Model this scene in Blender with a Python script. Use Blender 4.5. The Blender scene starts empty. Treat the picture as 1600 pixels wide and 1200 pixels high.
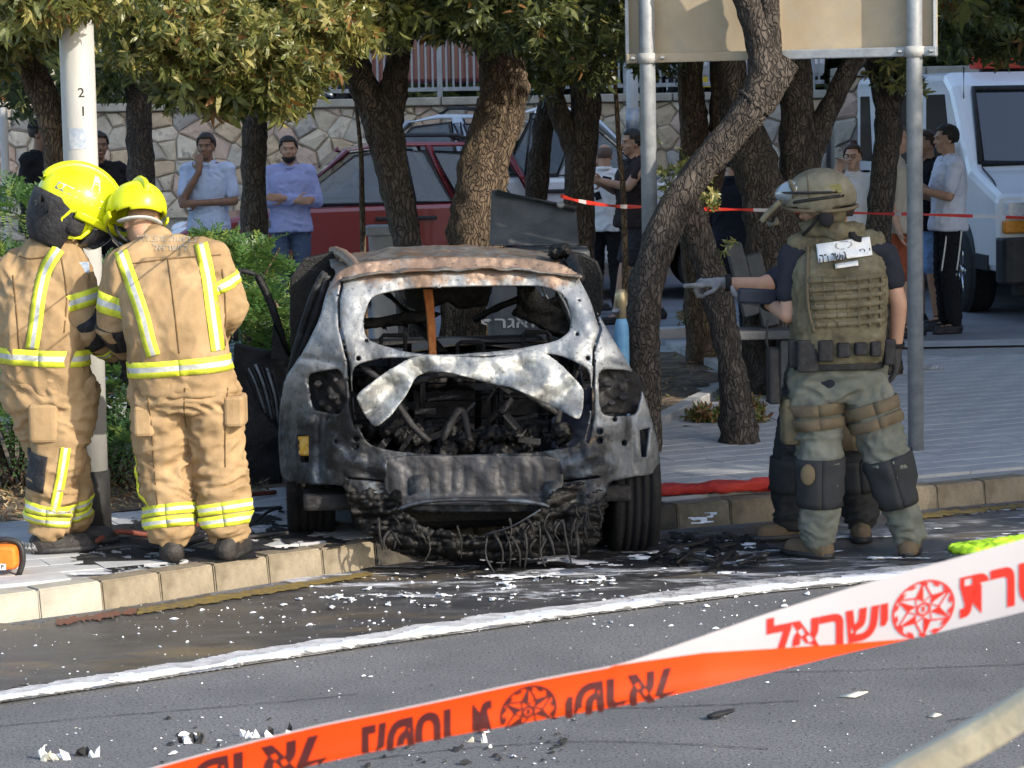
import bpy, bmesh, math, random
import numpy as np
from mathutils import Vector, Matrix, noise as mnoise
from mathutils.bvhtree import BVHTree
random.seed(7); rng = np.random.default_rng(7)
scene = bpy.context.scene
COL = scene.collection
R = math.radians

# ---------------------------------------------------------------- camera
FPX = 4200.0                      # focal length in photo pixels (1600 wide)
CAMH = 2.15
cam_d = bpy.data.cameras.new('camera'); cam = bpy.data.objects.new('camera', cam_d); COL.objects.link(cam)
cam_d.sensor_width = 36.0; cam_d.lens = 36.0 * FPX / 1600.0
cam_d.clip_start = 0.1; cam_d.clip_end = 500
PITCH = math.atan(430.0 / FPX); ROLL = R(1.1)
CAMM = Matrix.Rotation(R(90) - PITCH, 4, 'X') @ Matrix.Rotation(-ROLL, 4, 'Z')
CAMM.translation = (0, 0, CAMH)
cam.matrix_world = CAMM
cam_d.dof.use_dof = True; cam_d.dof.focus_distance = 13.5; cam_d.dof.aperture_fstop = 18
scene.camera = cam

# ---------------------------------------------------------------- sky, sun, exposure
SUNV = Vector((0.74, -0.62, 0.52)).normalized()     # direction towards the sun
w = bpy.data.worlds.new('World'); scene.world = w; w.use_nodes = True
nt = w.node_tree; bg = nt.nodes['Background']
sky = nt.nodes.new('ShaderNodeTexSky'); sky.sky_type = 'NISHITA'; sky.sun_disc = False
sky.sun_elevation = math.asin(SUNV.z); sky.sun_rotation = math.atan2(SUNV.x, SUNV.y)
sky.air_density = 1.0; sky.dust_density = 1.5; sky.ozone_density = 1.0
nt.links.new(sky.outputs[0], bg.inputs[0]); bg.inputs[1].default_value = 0.15
sl = bpy.data.lights.new('sun', 'SUN'); sl.energy = 2.75; sl.angle = R(0.6); sl.color = (1.0, 0.90, 0.75)
so = bpy.data.objects.new('sun', sl); COL.objects.link(so)
so.rotation_euler = (-SUNV).to_track_quat('-Z', 'Y').to_euler(); so.location = SUNV * 40
vs = scene.view_settings; vs.view_transform = 'Standard'; vs.look = 'None'; vs.gamma = 1; vs.use_curve_mapping = False
vs.exposure = 1.25
scene.cycles.max_bounces = 6; scene.cycles.diffuse_bounces = 3; scene.cycles.transparent_max_bounces = 8
scene.cycles.use_denoising = True

# ---------------------------------------------------------------- mapping helpers
def ray(px, py):
    d = Vector(((px - 800.0) / FPX, (600.0 - py) / FPX, -1.0))
    return CAMM.to_3x3() @ d
def pix(px, py, Y):
    d = ray(px, py); return Vector((0, 0, CAMH)) + d * (Y / d.y)
M3 = np.array(CAMM.to_3x3())
def pixa(px, py, Y):
    px = np.asarray(px, float); py = np.asarray(py, float)
    d = np.stack([(px - 800) / FPX, (600 - py) / FPX, -np.ones_like(px)], -1) @ M3.T
    t = np.asarray(Y) / d[..., 1]
    return d * t[..., None] + np.array([0, 0, CAMH])
GA, GB = 0.12, 0.008
def pavez(Y): return GA + GB * max(0.0, Y - 13.0)
def road(px, py, z=0.0):
    d = ray(px, py); return Vector((0, 0, CAMH)) + d * ((z - CAMH) / d.z)
def pave(px, py):
    d = ray(px, py); t = (GA - GB * 13.0 - CAMH) / (d.z - GB * d.y)
    p = Vector((0, 0, CAMH)) + d * t; p.z = pavez(p.y); return p
def toloc(p): return Vector((p[0], p[1], p[2]))

# ---------------------------------------------------------------- materials
MATS = {}
def M(name, c1, c2=None, scale=8.0, rough=0.7, metal=0.0, bump=0.0, bscale=None, lo=0.35, hi=0.65,
      stretch=(1, 1, 1), spec=0.3, detail=8, c3=None, s3=2.0, lo3=0.5, hi3=0.65, trans=0.0, rvar=0.0, bdist=0.02, kind='noise', alpha=1.0):
    if name in MATS: return MATS[name]
    m = bpy.data.materials.new(name); m.use_nodes = True; MATS[name] = m
    t = m.node_tree; N = t.nodes; L = t.links; b = N['Principled BSDF']
    b.inputs['Roughness'].default_value = rough; b.inputs['Metallic'].default_value = metal
    b.inputs['Specular IOR Level'].default_value = spec; b.inputs['Alpha'].default_value = alpha
    if trans: b.inputs['Transmission Weight'].default_value = trans
    tc = N.new('ShaderNodeTexCoord'); mp = N.new('ShaderNodeMapping'); mp.inputs['Scale'].default_value = stretch
    L.new(tc.outputs['Object'], mp.inputs['Vector'])
    def nz(s, d=detail):
        n = N.new('ShaderNodeTexNoise'); n.inputs['Scale'].default_value = s; n.inputs['Detail'].default_value = d
        n.inputs['Roughness'].default_value = 0.62; L.new(mp.outputs[0], n.inputs['Vector']); return n.outputs['Fac']
    def ramp(f, lo, hi, a, bb):
        r = N.new('ShaderNodeValToRGB'); r.color_ramp.elements[0].position = lo; r.color_ramp.elements[1].position = hi
        r.color_ramp.elements[0].color = (*a, 1); r.color_ramp.elements[1].color = (*bb, 1); L.new(f, r.inputs[0]); return r.outputs[0]
    base = None
    if c2 is None: b.inputs['Base Color'].default_value = (*c1, 1)
    else:
        f = nz(scale); base = ramp(f, lo, hi, c1, c2)
        if rvar:
            rr = N.new('ShaderNodeMapRange'); rr.inputs[3].default_value = rough - rvar; rr.inputs[4].default_value = rough + rvar
            L.new(f, rr.inputs[0]); L.new(rr.outputs[0], b.inputs['Roughness'])
        if c3 is not None:
            k = ramp(nz(s3), lo3, hi3, (0, 0, 0), (1, 1, 1)); mx = N.new('ShaderNodeMix'); mx.data_type = 'RGBA'
            L.new(k, mx.inputs[0]); L.new(base, mx.inputs[6]); mx.inputs[7].default_value = (*c3, 1); base = mx.outputs[2]
        L.new(base, b.inputs['Base Color'])
    if bump:
        bp = N.new('ShaderNodeBump'); bp.inputs['Strength'].default_value = bump; bp.inputs['Distance'].default_value = bdist
        L.new(nz(bscale or scale * 3), bp.inputs['Height']); L.new(bp.outputs[0], b.inputs['Normal'])
    return m
def thin(name, c1, c2, scale=6.0, rough=0.5, tfac=0.35, tcol=None, spec=0.4, rand=True):
    """leaf / plastic film: principled mixed with translucency"""
    if name in MATS: return MATS[name]
    m = M(name, c1, c2, scale=scale, rough=rough, spec=spec); t = m.node_tree; N = t.nodes; L = t.links
    b = N['Principled BSDF']; out = N['Material Output']
    tr = N.new('ShaderNodeBsdfTranslucent'); tr.inputs[0].default_value = (*(tcol or c2), 1)
    mx = N.new('ShaderNodeMixShader'); mx.inputs[0].default_value = tfac
    L.new(b.outputs[0], mx.inputs[1]); L.new(tr.outputs[0], mx.inputs[2]); L.new(mx.outputs[0], out.inputs[0])
    return m
def glass(name, tint, rough=0.03, alpha=0.75):
    if name in MATS: return MATS[name]
    m = bpy.data.materials.new(name); m.use_nodes = True; MATS[name] = m
    N = m.node_tree.nodes; L = m.node_tree.links; b = N['Principled BSDF']
    b.inputs['Base Color'].default_value = (*tint, 1); b.inputs['Roughness'].default_value = rough
    b.inputs['Specular IOR Level'].default_value = 0.8; b.inputs['Alpha'].default_value = alpha
    b.inputs['Coat Weight'].default_value = 0.6; b.inputs['Coat Roughness'].default_value = 0.02
    return m

# ---------------------------------------------------------------- objects
def mesh_of(verts, faces, mats=None, fm=None, smooth=True):
    me = bpy.data.meshes.new('m')
    if isinstance(verts, np.ndarray): verts = verts.tolist()
    if isinstance(faces, np.ndarray): faces = faces.tolist()
    me.from_pydata([tuple(v) for v in verts], [], faces)
    for m in (mats or []): me.materials.append(m)
    if fm is not None: me.polygons.foreach_set('material_index', np.asarray(fm, dtype=np.int32))
    me.polygons.foreach_set('use_smooth', np.full(len(me.polygons), bool(smooth)))
    me.update(); return me
def tag(o, label=None, cat=None, group=None, kind=None):
    if label: o['label'] = label
    if cat: o['category'] = cat
    if group: o['group'] = group
    if kind: o['kind'] = kind
    return o
def thing(name, label, cat, base, group=None, rz=0.0):
    o = bpy.data.objects.new(name, None); COL.objects.link(o); o.empty_display_size = 0.2
    o.location = base; o.rotation_euler[2] = rz
    return tag(o, label, cat, group)
def rootof(o):
    while o.parent: o = o.parent
    return o
def link(name, me, parent=None, base=None, local=False):
    """me is in world coordinates (unless local); shift it to the parent's (or given) base"""
    me.name = name; o = bpy.data.objects.new(name, me); COL.objects.link(o)
    if parent is not None:
        if not local:
            off = Vector(rootof(parent).location)
            me.transform(Matrix.Translation(-off))
        o.parent = parent
    elif base is not None:
        if not local: me.transform(Matrix.Translation(-Vector(base)))
        o.location = base
    return o
def part(name, vf, mat, parent=None, base=None, smooth=True, local=False, bevel=0, solid=0, auto=None):
    v, f = vf[0], vf[1]
    mats = mat if isinstance(mat, list) else [mat]
    me = mesh_of(v, f, mats, vf[2] if len(vf) > 2 else None, smooth)
    o = link(name, me, parent, base, local)
    if solid:
        s = o.modifiers.new('s', 'SOLIDIFY'); s.thickness = solid; s.offset = 0
    if bevel:
        b = o.modifiers.new('b', 'BEVEL'); b.width = bevel; b.segments = 2; b.limit_method = 'ANGLE'; b.angle_limit = R(35)
        if smooth:
            for e in me.polygons: e.use_smooth = False
    return o
def copy_tree(o, parent=None):
    c = o.copy(); COL.objects.link(c); c.parent = parent
    for ch in list(o.children): copy_tree(ch, c)
    return c

# ---------------------------------------------------------------- shape helpers (verts, faces)
def join(*vfs):
    V = []; F = []; FM = []; n = 0
    for vf in vfs:
        v = [tuple(x) for x in vf[0]]; V += v; F += [tuple(int(i) + n for i in f) for f in vf[1]]
        FM += list(vf[2]) if len(vf) > 2 else [0] * len(vf[1]); n += len(v)
    return V, F, FM
def setm(vf, i): return vf[0], vf[1], [i] * len(vf[1])
def box(c, s, rot=None):
    c = Vector(c); v = []
    for x in (-.5, .5):
        for y in (-.5, .5):
            for z in (-.5, .5):
                p = Vector((x * s[0], y * s[1], z * s[2]))
                if rot is not None: p = rot @ p
                v.append(tuple(c + p))
    return v, [(0, 1, 3, 2), (4, 6, 7, 5), (0, 4, 5, 1), (2, 3, 7, 6), (0, 2, 6, 4), (1, 5, 7, 3)]
def frame_of(d):
    d = Vector(d).normalized(); u = Vector((0, 0, 1)) if abs(d.z) < 0.9 else Vector((0, 1, 0))
    a = d.cross(u).normalized(); b = a.cross(d).normalized(); return a, b
def tube(path, rad, seg=12, cap=True, nz=0.0, nf=6.0, flat=1.0, ridges=0.0, seed=0):
    path = [Vector(p) for p in path]; n = len(path)
    rad = rad if hasattr(rad, '__len__') else [rad] * n
    V = []; F = []; a = None
    for i, p in enumerate(path):
        d = (path[min(i + 1, n - 1)] - path[max(i - 1, 0)]).normalized()
        if a is None: a, b = frame_of(d)
        else:
            a = (a - d * a.dot(d)).normalized(); b = d.cross(a).normalized()
        for k in range(seg):
            t = 2 * math.pi * k / seg; r = rad[i]
            if nz:
                q = p + (a * math.cos(t) + b * math.sin(t)) * r
                r *= 1 + nz * mnoise.noise(Vector((q.x * nf + seed, q.y * nf, q.z * nf * .55))) + nz * .5 * mnoise.noise(q * nf * 3)
                if ridges: r *= 1 + ridges * mnoise.noise(Vector((math.cos(t) * 4 + seed, math.sin(t) * 4, i * .35)))
            V.append(p + a * (math.cos(t) * r) + b * (math.sin(t) * r * flat))
    for i in range(n - 1):
        for k in range(seg):
            k2 = (k + 1) % seg; F.append((i * seg + k, i * seg + k2, (i + 1) * seg + k2, (i + 1) * seg + k))
    if cap:
        F.append(tuple(range(seg))[::-1]); F.append(tuple((n - 1) * seg + k for k in range(seg)))
    return V, F
def resample(path, n, smooth=True):
    P = [Vector(p) for p in path]; out = []
    m = len(P) - 1
    for i in range(n):
        t = i / (n - 1) * m; k = min(int(t), m - 1); u = t - k
        p0 = P[max(k - 1, 0)]; p1 = P[k]; p2 = P[k + 1]; p3 = P[min(k + 2, m)]
        out.append(0.5 * ((2 * p1) + (p2 - p0) * u + (2 * p0 - 5 * p1 + 4 * p2 - p3) * u * u + (3 * p1 - p0 - 3 * p2 + p3) * u ** 3))
    return out
def interp(xs, ys, n): return list(np.interp(np.linspace(0, 1, n), xs, ys))
def prism(poly, a, b, ax='y'):
    """polygon of 2D points extruded along an axis from a to b. ax y: (x,z); x: (y,z); z: (x,y)"""
    n = len(poly); V = []
    for t in (a, b):
        for (p, q) in poly:
            V.append({'y': (p, t, q), 'x': (t, p, q), 'z': (p, q, t)}[ax])
    F = [tuple(range(n)), tuple(range(2 * n - 1, n - 1, -1))]
    for i in range(n): j = (i + 1) % n; F.append((i, i + n, j + n, j))
    return V, F
def fixn(o):
    bm = bmesh.new(); bm.from_mesh(o.data); bmesh.ops.recalc_face_normals(bm, faces=bm.faces); bm.to_mesh(o.data); bm.free(); return o
def lathe(prof, seg=24, c=(0, 0, 0), ax='z'):
    V = []; F = []; n = len(prof)
    for k in range(seg):
        t = 2 * math.pi * k / seg
        for (r, h) in prof:
            x, y, z = r * math.cos(t), r * math.sin(t), h
            if ax == 'x': x, y, z = z, x, y
            if ax == 'y': x, y, z = x, z, y
            V.append((c[0] + x, c[1] + y, c[2] + z))
    for k in range(seg):
        k2 = (k + 1) % seg
        for i in range(n - 1): F.append((k * n + i, k2 * n + i, k2 * n + i + 1, k * n + i + 1))
    return V, F
def xf(vf, mat):
    out = [tuple(mat @ Vector(v)) for v in vf[0]]
    return (out, *vf[1:])
def ellip(c, r, seg=18, rings=12, rot=None):
    V = []; F = []; c = Vector(c)
    for i in range(rings + 1):
        ph = math.pi * i / rings
        for k in range(seg):
            t = 2 * math.pi * k / seg
            p = Vector((r[0] * math.sin(ph) * math.cos(t), r[1] * math.sin(ph) * math.sin(t), r[2] * math.cos(ph)))
            V.append(c + (rot @ p if rot is not None else p))
    for i in range(rings):
        for k in range(seg):
            k2 = (k + 1) % seg; F.append((i * seg + k, (i + 1) * seg + k, (i + 1) * seg + k2, i * seg + k2))
    return V, F
def capsule(a, b, ra, rb, seg=14):
    a = Vector(a); b = Vector(b); d = b - a; L = d.length
    if L < 1e-5: return ellip(a, (ra, ra, ra))
    d /= L; P = []; Rr = []
    for t in (-90, -60, -30, 0):
        P.append(a + d * ra * math.sin(R(t))); Rr.append(max(ra * math.cos(R(t)), 1e-4))
    for i in (1, 2): P.append(a + d * L * i / 3); Rr.append(ra + (rb - ra) * i / 3)
    for t in (0, 30, 60, 90):
        P.append(b + d * rb * math.sin(R(t))); Rr.append(max(rb * math.cos(R(t)), 1e-4))
    u, v = frame_of(d); V = []; F = []
    for p, r in zip(P, Rr):
        for k in range(seg):
            t = 2 * math.pi * k / seg; V.append(p + u * math.cos(t) * r + v * math.sin(t) * r)
    n = len(P)
    for i in range(n - 1):
        for k in range(seg): k2 = (k + 1) % seg; F.append((i * seg + k, i * seg + k2, (i + 1) * seg + k2, (i + 1) * seg + k))
    return V, F
def loft(secs, seg=24, ex=2.4):
    """secs: (center, lateral vector*halfwidth, forward vector*halfdepth)"""
    V = []; F = []
    for c, a, b in secs:
        c = Vector(c)
        for k in range(seg):
            t = 2 * math.pi * k / seg; ct, st = math.cos(t), math.sin(t)
            x = math.copysign(abs(ct) ** (2 / ex), ct); y = math.copysign(abs(st) ** (2 / ex), st)
            V.append(c + a * x + b * y)
    n = len(secs)
    for i in range(n - 1):
        for k in range(seg): k2 = (k + 1) % seg; F.append((i * seg + k, i * seg + k2, (i + 1) * seg + k2, (i + 1) * seg + k))
    F.append(tuple(range(seg))[::-1]); F.append(tuple((n - 1) * seg + k for k in range(seg)))
    return V, F
def remesh(prims, voxel=0.009, smooth=4, amp=0.0, freq=9.0, squash=1.0, seed=0, amp2=0.0, freq2=30):
    """union of shapes into one continuous skin, with cloth-like folds"""
    me = mesh_of(*join(*prims)[:2]); bm = bmesh.new(); bm.from_mesh(me)
    bmesh.ops.recalc_face_normals(bm, faces=bm.faces); bm.to_mesh(me); bm.free()
    o = bpy.data.objects.new('tmp', me); COL.objects.link(o)
    r = o.modifiers.new('r', 'REMESH'); r.mode = 'VOXEL'; r.voxel_size = voxel; r.adaptivity = 0
    s = o.modifiers.new('s', 'SMOOTH'); s.factor = 0.5; s.iterations = smooth
    dg = bpy.context.evaluated_depsgraph_get(); dg.update()
    out = bpy.data.meshes.new_from_object(o.evaluated_get(dg))
    bpy.data.objects.remove(o); bpy.data.meshes.remove(me)
    if amp or amp2:
        n = len(out.vertices); co = np.empty(n * 3); no = np.empty(n * 3)
        out.vertices.foreach_get('co', co); out.vertices.foreach_get('normal', no)
        co = co.reshape(-1, 3); no = no.reshape(-1, 3); d = np.empty(n)
        for i in range(n):
            x, y, z = co[i]; q = Vector((x * freq + seed * 3.1, y * freq, z * freq * squash))
            wv = mnoise.noise(q * .6) * 1.2
            a = mnoise.noise(Vector((q.x + wv, q.y + wv, q.z + wv * 2)))
            a = (1 - 2 * abs(a)) - 0.45 + .4 * (1 - 2.2 * abs(mnoise.noise(q * 2.3 + Vector((wv, 0, wv))))) - .12
            d[i] = amp * a + (amp2 * mnoise.noise(Vector((x, y, z)) * freq2) if amp2 else 0)
        co += no * d[:, None]; out.vertices.foreach_set('co', co.ravel())
    out.polygons.foreach_set('use_smooth', np.full(len(out.polygons), True)); out.update()
    return out
def skin(name, prims, mat, parent, **kw):
    me = remesh(prims, **kw); me.materials.append(mat); return link(name, me, parent)
def text_vf(body, bold=0.0, width=None, height=None):
    c = bpy.data.curves.new('t', 'FONT'); c.body = body; c.offset = bold; c.resolution_u = 3
    o = bpy.data.objects.new('t', c); COL.objects.link(o)
    dg = bpy.context.evaluated_depsgraph_get(); dg.update(); me = bpy.data.meshes.new_from_object(o.evaluated_get(dg))
    V = np.array([v.co[:] for v in me.vertices]); F = [tuple(p.vertices) for p in me.polygons]
    bpy.data.objects.remove(o); bpy.data.curves.remove(c); bpy.data.meshes.remove(me)
    V[:, :2] -= V[:, :2].min(0); s = V[:, :2].max(0)
    if width: V[:, 0] *= width / s[0]
    if height: V[:, 1] *= height / s[1]
    if height and not width: V[:, 0] *= height / s[1]
    if width and not height: V[:, 1] *= width / s[0]
    return V, F
def subdiv_clip(V, F, cuts=2, planes=()):
    """2D text refined and clipped by planes (point, normal to drop)"""
    bm = bmesh.new(); bm.from_mesh(mesh_of(V, F))
    bmesh.ops.triangulate(bm, faces=bm.faces[:])
    for p, n in planes:
        bmesh.ops.bisect_plane(bm, geom=bm.verts[:] + bm.edges[:] + bm.faces[:], plane_co=p, plane_no=n, clear_outer=True)
    bmesh.ops.triangulate(bm, faces=bm.faces[:])
    for _ in range(cuts):
        es = [e for e in bm.edges if e.calc_length() > 0.05 * max(1e-9, 1)]
        break
    bm.verts.index_update(); V = np.array([v.co[:] for v in bm.verts]); F = [tuple(v.index for v in f.verts) for f in bm.faces]
    bm.free(); return V, F
def sdpoly(px, py, poly):
    """signed distance to a polygon, negative inside"""
    P = np.asarray(poly, float); d = np.full(px.shape, 1e9); ins = np.zeros(px.shape, bool)
    for i in range(len(P)):
        a = P[i]; b = P[(i + 1) % len(P)]; e = b - a; wx = px - a[0]; wy = py - a[1]
        t = np.clip((wx * e[0] + wy * e[1]) / (e @ e + 1e-12), 0, 1)
        d = np.minimum(d, np.hypot(wx - e[0] * t, wy - e[1] * t))
        c = ((a[1] > py) != (b[1] > py)) & (px < (b[0] - a[0]) * (py - a[1]) / (b[1] - a[1] + 1e-12) + a[0]); ins ^= c
    return np.where(ins, -d, d)
def rpoly(poly, n=6, r=0.3):
    """round a polygon's corners"""
    out = []; P = [Vector((*p, 0)) for p in poly]; m = len(P)
    for i in range(m):
        a = P[i - 1]; b = P[i]; c = P[(i + 1) % m]; p = b.lerp(a, r); q = b.lerp(c, r)
        for k in range(n):
            t = k / (n - 1); v = p.lerp(b, t).lerp(b.lerp(q, t), t); out.append((v.x, v.y))
    return out
def sheet(u0, u1, v0, v1, du, dv, sdf, pos):
    """a sheet over (u,v), cut to sdf<0 with edges snapped to the outline, placed by pos(U,V)"""
    us = np.arange(u0, u1 + du * .5, du); vs_ = np.arange(v0, v1 + dv * .5, dv); U, V = np.meshgrid(us, vs_, indexing='ij')
    S = sdf(U, V); e = 1e-3 * du; gx = (sdf(U + e, V) - S) / e; gy = (sdf(U, V + e) - S) / e
    g2 = gx ** 2 + gy ** 2 + 1e-9; ex_ = np.abs(S * gx / g2) / du; ey_ = np.abs(S * gy / g2) / dv; k = np.maximum(ex_, ey_) < 0.62
    U = np.where(k, U - S * gx / g2, U); V = np.where(k, V - S * gy / g2, V)
    Uc = (U[:-1, :-1] + U[1:, 1:] + U[1:, :-1] + U[:-1, 1:]) / 4; Vc = (V[:-1, :-1] + V[1:, 1:] + V[1:, :-1] + V[:-1, 1:]) / 4
    keep = sdf(Uc, Vc) < 0; n, m = U.shape; P = pos(U.ravel(), V.ravel())
    I, J = np.nonzero(keep); F = np.stack([I * m + J, (I + 1) * m + J, (I + 1) * m + J + 1, I * m + J + 1], 1)
    used = np.unique(F); remap = np.full(n * m, -1); remap[used] = np.arange(len(used))
    return P[used], remap[F]
def vnoise(x, y, seed=0):
    x = np.asarray(x, float); y = np.asarray(y, float); tot = np.zeros_like(x); amp = .5; rg = np.random.default_rng(seed); T = rg.random((256, 256))
    for o_ in range(4):
        xi = np.floor(x).astype(int); yi = np.floor(y).astype(int); u = x - xi; v = y - yi; u = u * u * (3 - 2 * u); v = v * v * (3 - 2 * v)
        g = lambda a, b_: T[(xi + a) & 255, (yi + b_) & 255]
        tot += amp * ((g(0, 0) * (1 - u) + g(1, 0) * u) * (1 - v) + (g(0, 1) * (1 - u) + g(1, 1) * u) * v); x = x * 2.03 + 7; y = y * 2.03 + 3; amp *= .55
    return tot / .95
# ================================================================ SETTING
m_asph = M('asphalt', (0.105, 0.108, 0.114), (0.175, 0.176, 0.182), scale=1.3, rough=0.85, bump=0.7, bscale=170, bdist=0.008, lo=.3, hi=.7, c3=(0.055, 0.058, 0.066), s3=85, lo3=.5, hi3=.62, spec=.25)
m_wet = M('wet_sooty_asphalt', (0.03, 0.031, 0.035), (0.08, 0.078, 0.078), scale=5, rough=0.38, bump=0.6, bscale=160, bdist=0.008, c3=(0.17, 0.125, 0.065), s3=1.6, lo3=.55, hi3=.75, rvar=.2, spec=.4, stretch=(.6, 1.6, 1))
m_pave = M('paving_concrete', (0.28, 0.285, 0.29), (0.42, 0.415, 0.41), scale=3, rough=0.85, bump=.35, bscale=90, bdist=.006)
m_joint = M('paving_joint_sand', (0.25, 0.25, 0.25), (0.34, 0.335, 0.33), scale=20, rough=.95, bump=.3)
m_kerb = M('kerb_concrete', (0.14, 0.115, 0.08), (0.26, 0.22, 0.16), scale=7, rough=.9, bump=.5, bscale=60, bdist=.012, c3=(.18, .15, .11), s3=5, lo3=.55, hi3=.75)
m_kerbw = M('kerb_whitened', (0.27, 0.25, 0.21), (0.38, 0.355, 0.3), scale=6, rough=.9, bump=.4, bscale=60, bdist=.01)
m_soil = M('soil_with_litter', (0.09, 0.065, 0.045), (0.27, 0.21, 0.15), scale=9, rough=1, bump=1, bscale=40, bdist=.03, c3=(.05, .04, .03), s3=4)
m_lot = M('parking_asphalt', (0.15, 0.16, 0.175), (0.23, 0.235, 0.25), scale=1.5, rough=.9, bump=.3, bscale=120, bdist=.006)

def plane_poly(pts): return [tuple(p) for p in pts], [tuple(range(len(pts)))]
o = part('road', plane_poly([(-150, -30, 0), (150, -30, 0), (150, 300, 0), (-150, 300, 0)]), m_asph, base=(0, 0, 0)); tag(o, kind='structure')

# kerb line on the road
KPX = [(-900, 1115), (-420, 1042), (-60, 984), (0, 975), (200, 948), (400, 915), (640, 880), (830, 853), (1025, 830), (1240, 812), (1440, 797), (1600, 782), (2000, 742), (2700, 690)]
KP = resample([road(*p) for p in KPX], 260)
side = [Vector((p.x, p.y, 0)) for p in KP]
# pavement: strip mesh from the kerb to far away (rises very slightly)
V = []; F = []
for i, p in enumerate(side):
    for t, Y in enumerate((None, 18.0, 24.0, 120.0)):
        y = p.y + .12 if Y is None else max(Y, p.y + .2 + t * .01)
        V.append((p.x if t < 2 else p.x * (1 + t * 2), y, pavez(y) - 0.012))
for i in range(len(side) - 1):
    for t in range(3): a = i * 4 + t; F.append((a, a + 4, a + 5, a + 1))
o = part('pavement', (V, F), m_joint, base=(0, 0, 0)); tag(o, kind='structure'); PAVE = o

# kerb stones, each one a piece
kerb = bpy.data.objects.new('kerb', None); COL.objects.link(kerb); tag(kerb, kind='structure'); kerb.location = (0, 0, 0)
seglen = [(side[i + 1] - side[i]).length for i in range(len(side) - 1)]; cum = np.concatenate([[0], np.cumsum(seglen)])
SX = np.array([p.x for p in side]); SY = np.array([p.y for p in side])
def kat(s): return Vector((np.interp(s, cum, SX), np.interp(s, cum, SY), 0))
def kerb_stone(L):
    bm = bmesh.new(); g = bmesh.ops.create_cube(bm, size=1.0)
    for v in bm.verts:
        v.co.x *= L; v.co.y = v.co.y * .15; v.co.z = v.co.z * .16
        if v.co.z > 0 and v.co.y < 0: v.co.y += .02
    bmesh.ops.bevel(bm, geom=bm.edges[:], offset=.007, segments=2, affect='EDGES')
    me = bpy.data.meshes.new('kerb_stone'); bm.to_mesh(me); bm.free(); return me
KM = []
for k in range(3):
    me = kerb_stone(.297); me.materials.append([m_kerb, m_kerb, m_kerbw][k]); KM.append(me)
me = kerb_stone(.292); me.materials.append(M('soot_shade_kerb', (.02, .02, .02), (.09, .08, .065), scale=8, rough=.9, bump=.5, bscale=60, bdist=.01)); KM.append(me)  # stones under the wreck: soot, plus the shade there painted in black
s = 0.2; i = 0
while s < cum[-1] - .5:
    a = kat(s); b = kat(s + .3); c = (a + b) / 2; d = b - a
    if abs(c.x) < 5 and c.y < 22:
        nrm = Vector((-d.y, d.x, 0)).normalized()
        under_wreck = -.75 < c.x < .85; white = (not under_wreck) and (c.x < -1.92 or (c.x > 2.15 and i % 3 == 0))
        o = bpy.data.objects.new('kerb_stone', KM[3] if under_wreck else KM[2] if white else KM[i % 2]); COL.objects.link(o); o.parent = kerb
        o.location = c + nrm * .075 + Vector((0, 0, .045 + random.uniform(-.004, .004)))
        o.rotation_euler = (random.uniform(-.015, .015), random.uniform(-.01, .01), math.atan2(d.y, d.x) + random.uniform(-.012, .012)); i += 1
    s += .3
def kdist(x, y):
    """signed distance behind the kerb line"""
    j = int(np.argmin((SX - x) ** 2 + (SY - y) ** 2)); j = min(max(j, 1), len(SX) - 2)
    d = Vector((SX[j + 1] - SX[j - 1], SY[j + 1] - SY[j - 1], 0)).normalized()
    return (x - SX[j]) * -d.y + (y - SY[j]) * d.x

# soil beds (pavement coordinates traced on the ground)
BED1 = [pave(*p) for p in [(1030, 664), (1075, 640), (1130, 610), (1165, 590), (1130, 572), (1060, 541), (960, 536), (700, 540), (700, 664)]]
BED2 = [pave(*p) for p in [(-120, 700), (-120, 842), (0, 822), (130, 806), (300, 788), (420, 776), (520, 740), (560, 640), (300, 560), (-120, 560)]]
BED3 = [pave(*p) for p in [(1066, 668), (1206, 664), (1196, 640), (1085, 642)]]
def inpoly(x, y, P):
    c = False
    for i in range(len(P)):
        a = P[i]; b = P[i - 1]
        if (a.y > y) != (b.y > y) and x < (b.x - a.x) * (y - a.y) / (b.y - a.y) + a.x: c = not c
    return c
for nm, P in (('soil_bed', BED1), ('soil_bed', BED2), ('soil_bed', BED3)):
    o = part(nm, plane_poly([(p.x, p.y, pavez(p.y) + .004) for p in P]), m_soil, base=(0, 0, 0)); tag(o, kind='structure')
# low edging kerb strips round the beds
def edging(pxs, h=.05, wd=.1):
    pts = [pave(*p) for p in pxs]
    e = bpy.data.objects.new('bed_edging', None); COL.objects.link(e); tag(e, kind='structure')
    for a, b in zip(pts[:-1], pts[1:]):
        L = (b - a).length; n = max(1, int(L / .5)); d = (b - a) / n; ang = math.atan2(d.y, d.x)
        for k in range(n):
            c = a + d * (k + .5); rot = Matrix.Rotation(ang, 3, 'Z')
            part('edging_stone', box((c.x, c.y, pavez(c.y) + h / 2 - .02), (d.length - .008, wd, h + .04), rot), m_pave, e, bevel=.008)
edging([(1030, 662), (1078, 636), (1135, 606)]); edging([(1055, 543), (1165, 592)], .06, .16); edging([(1020, 530), (1300, 512)], .09, .2)

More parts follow.
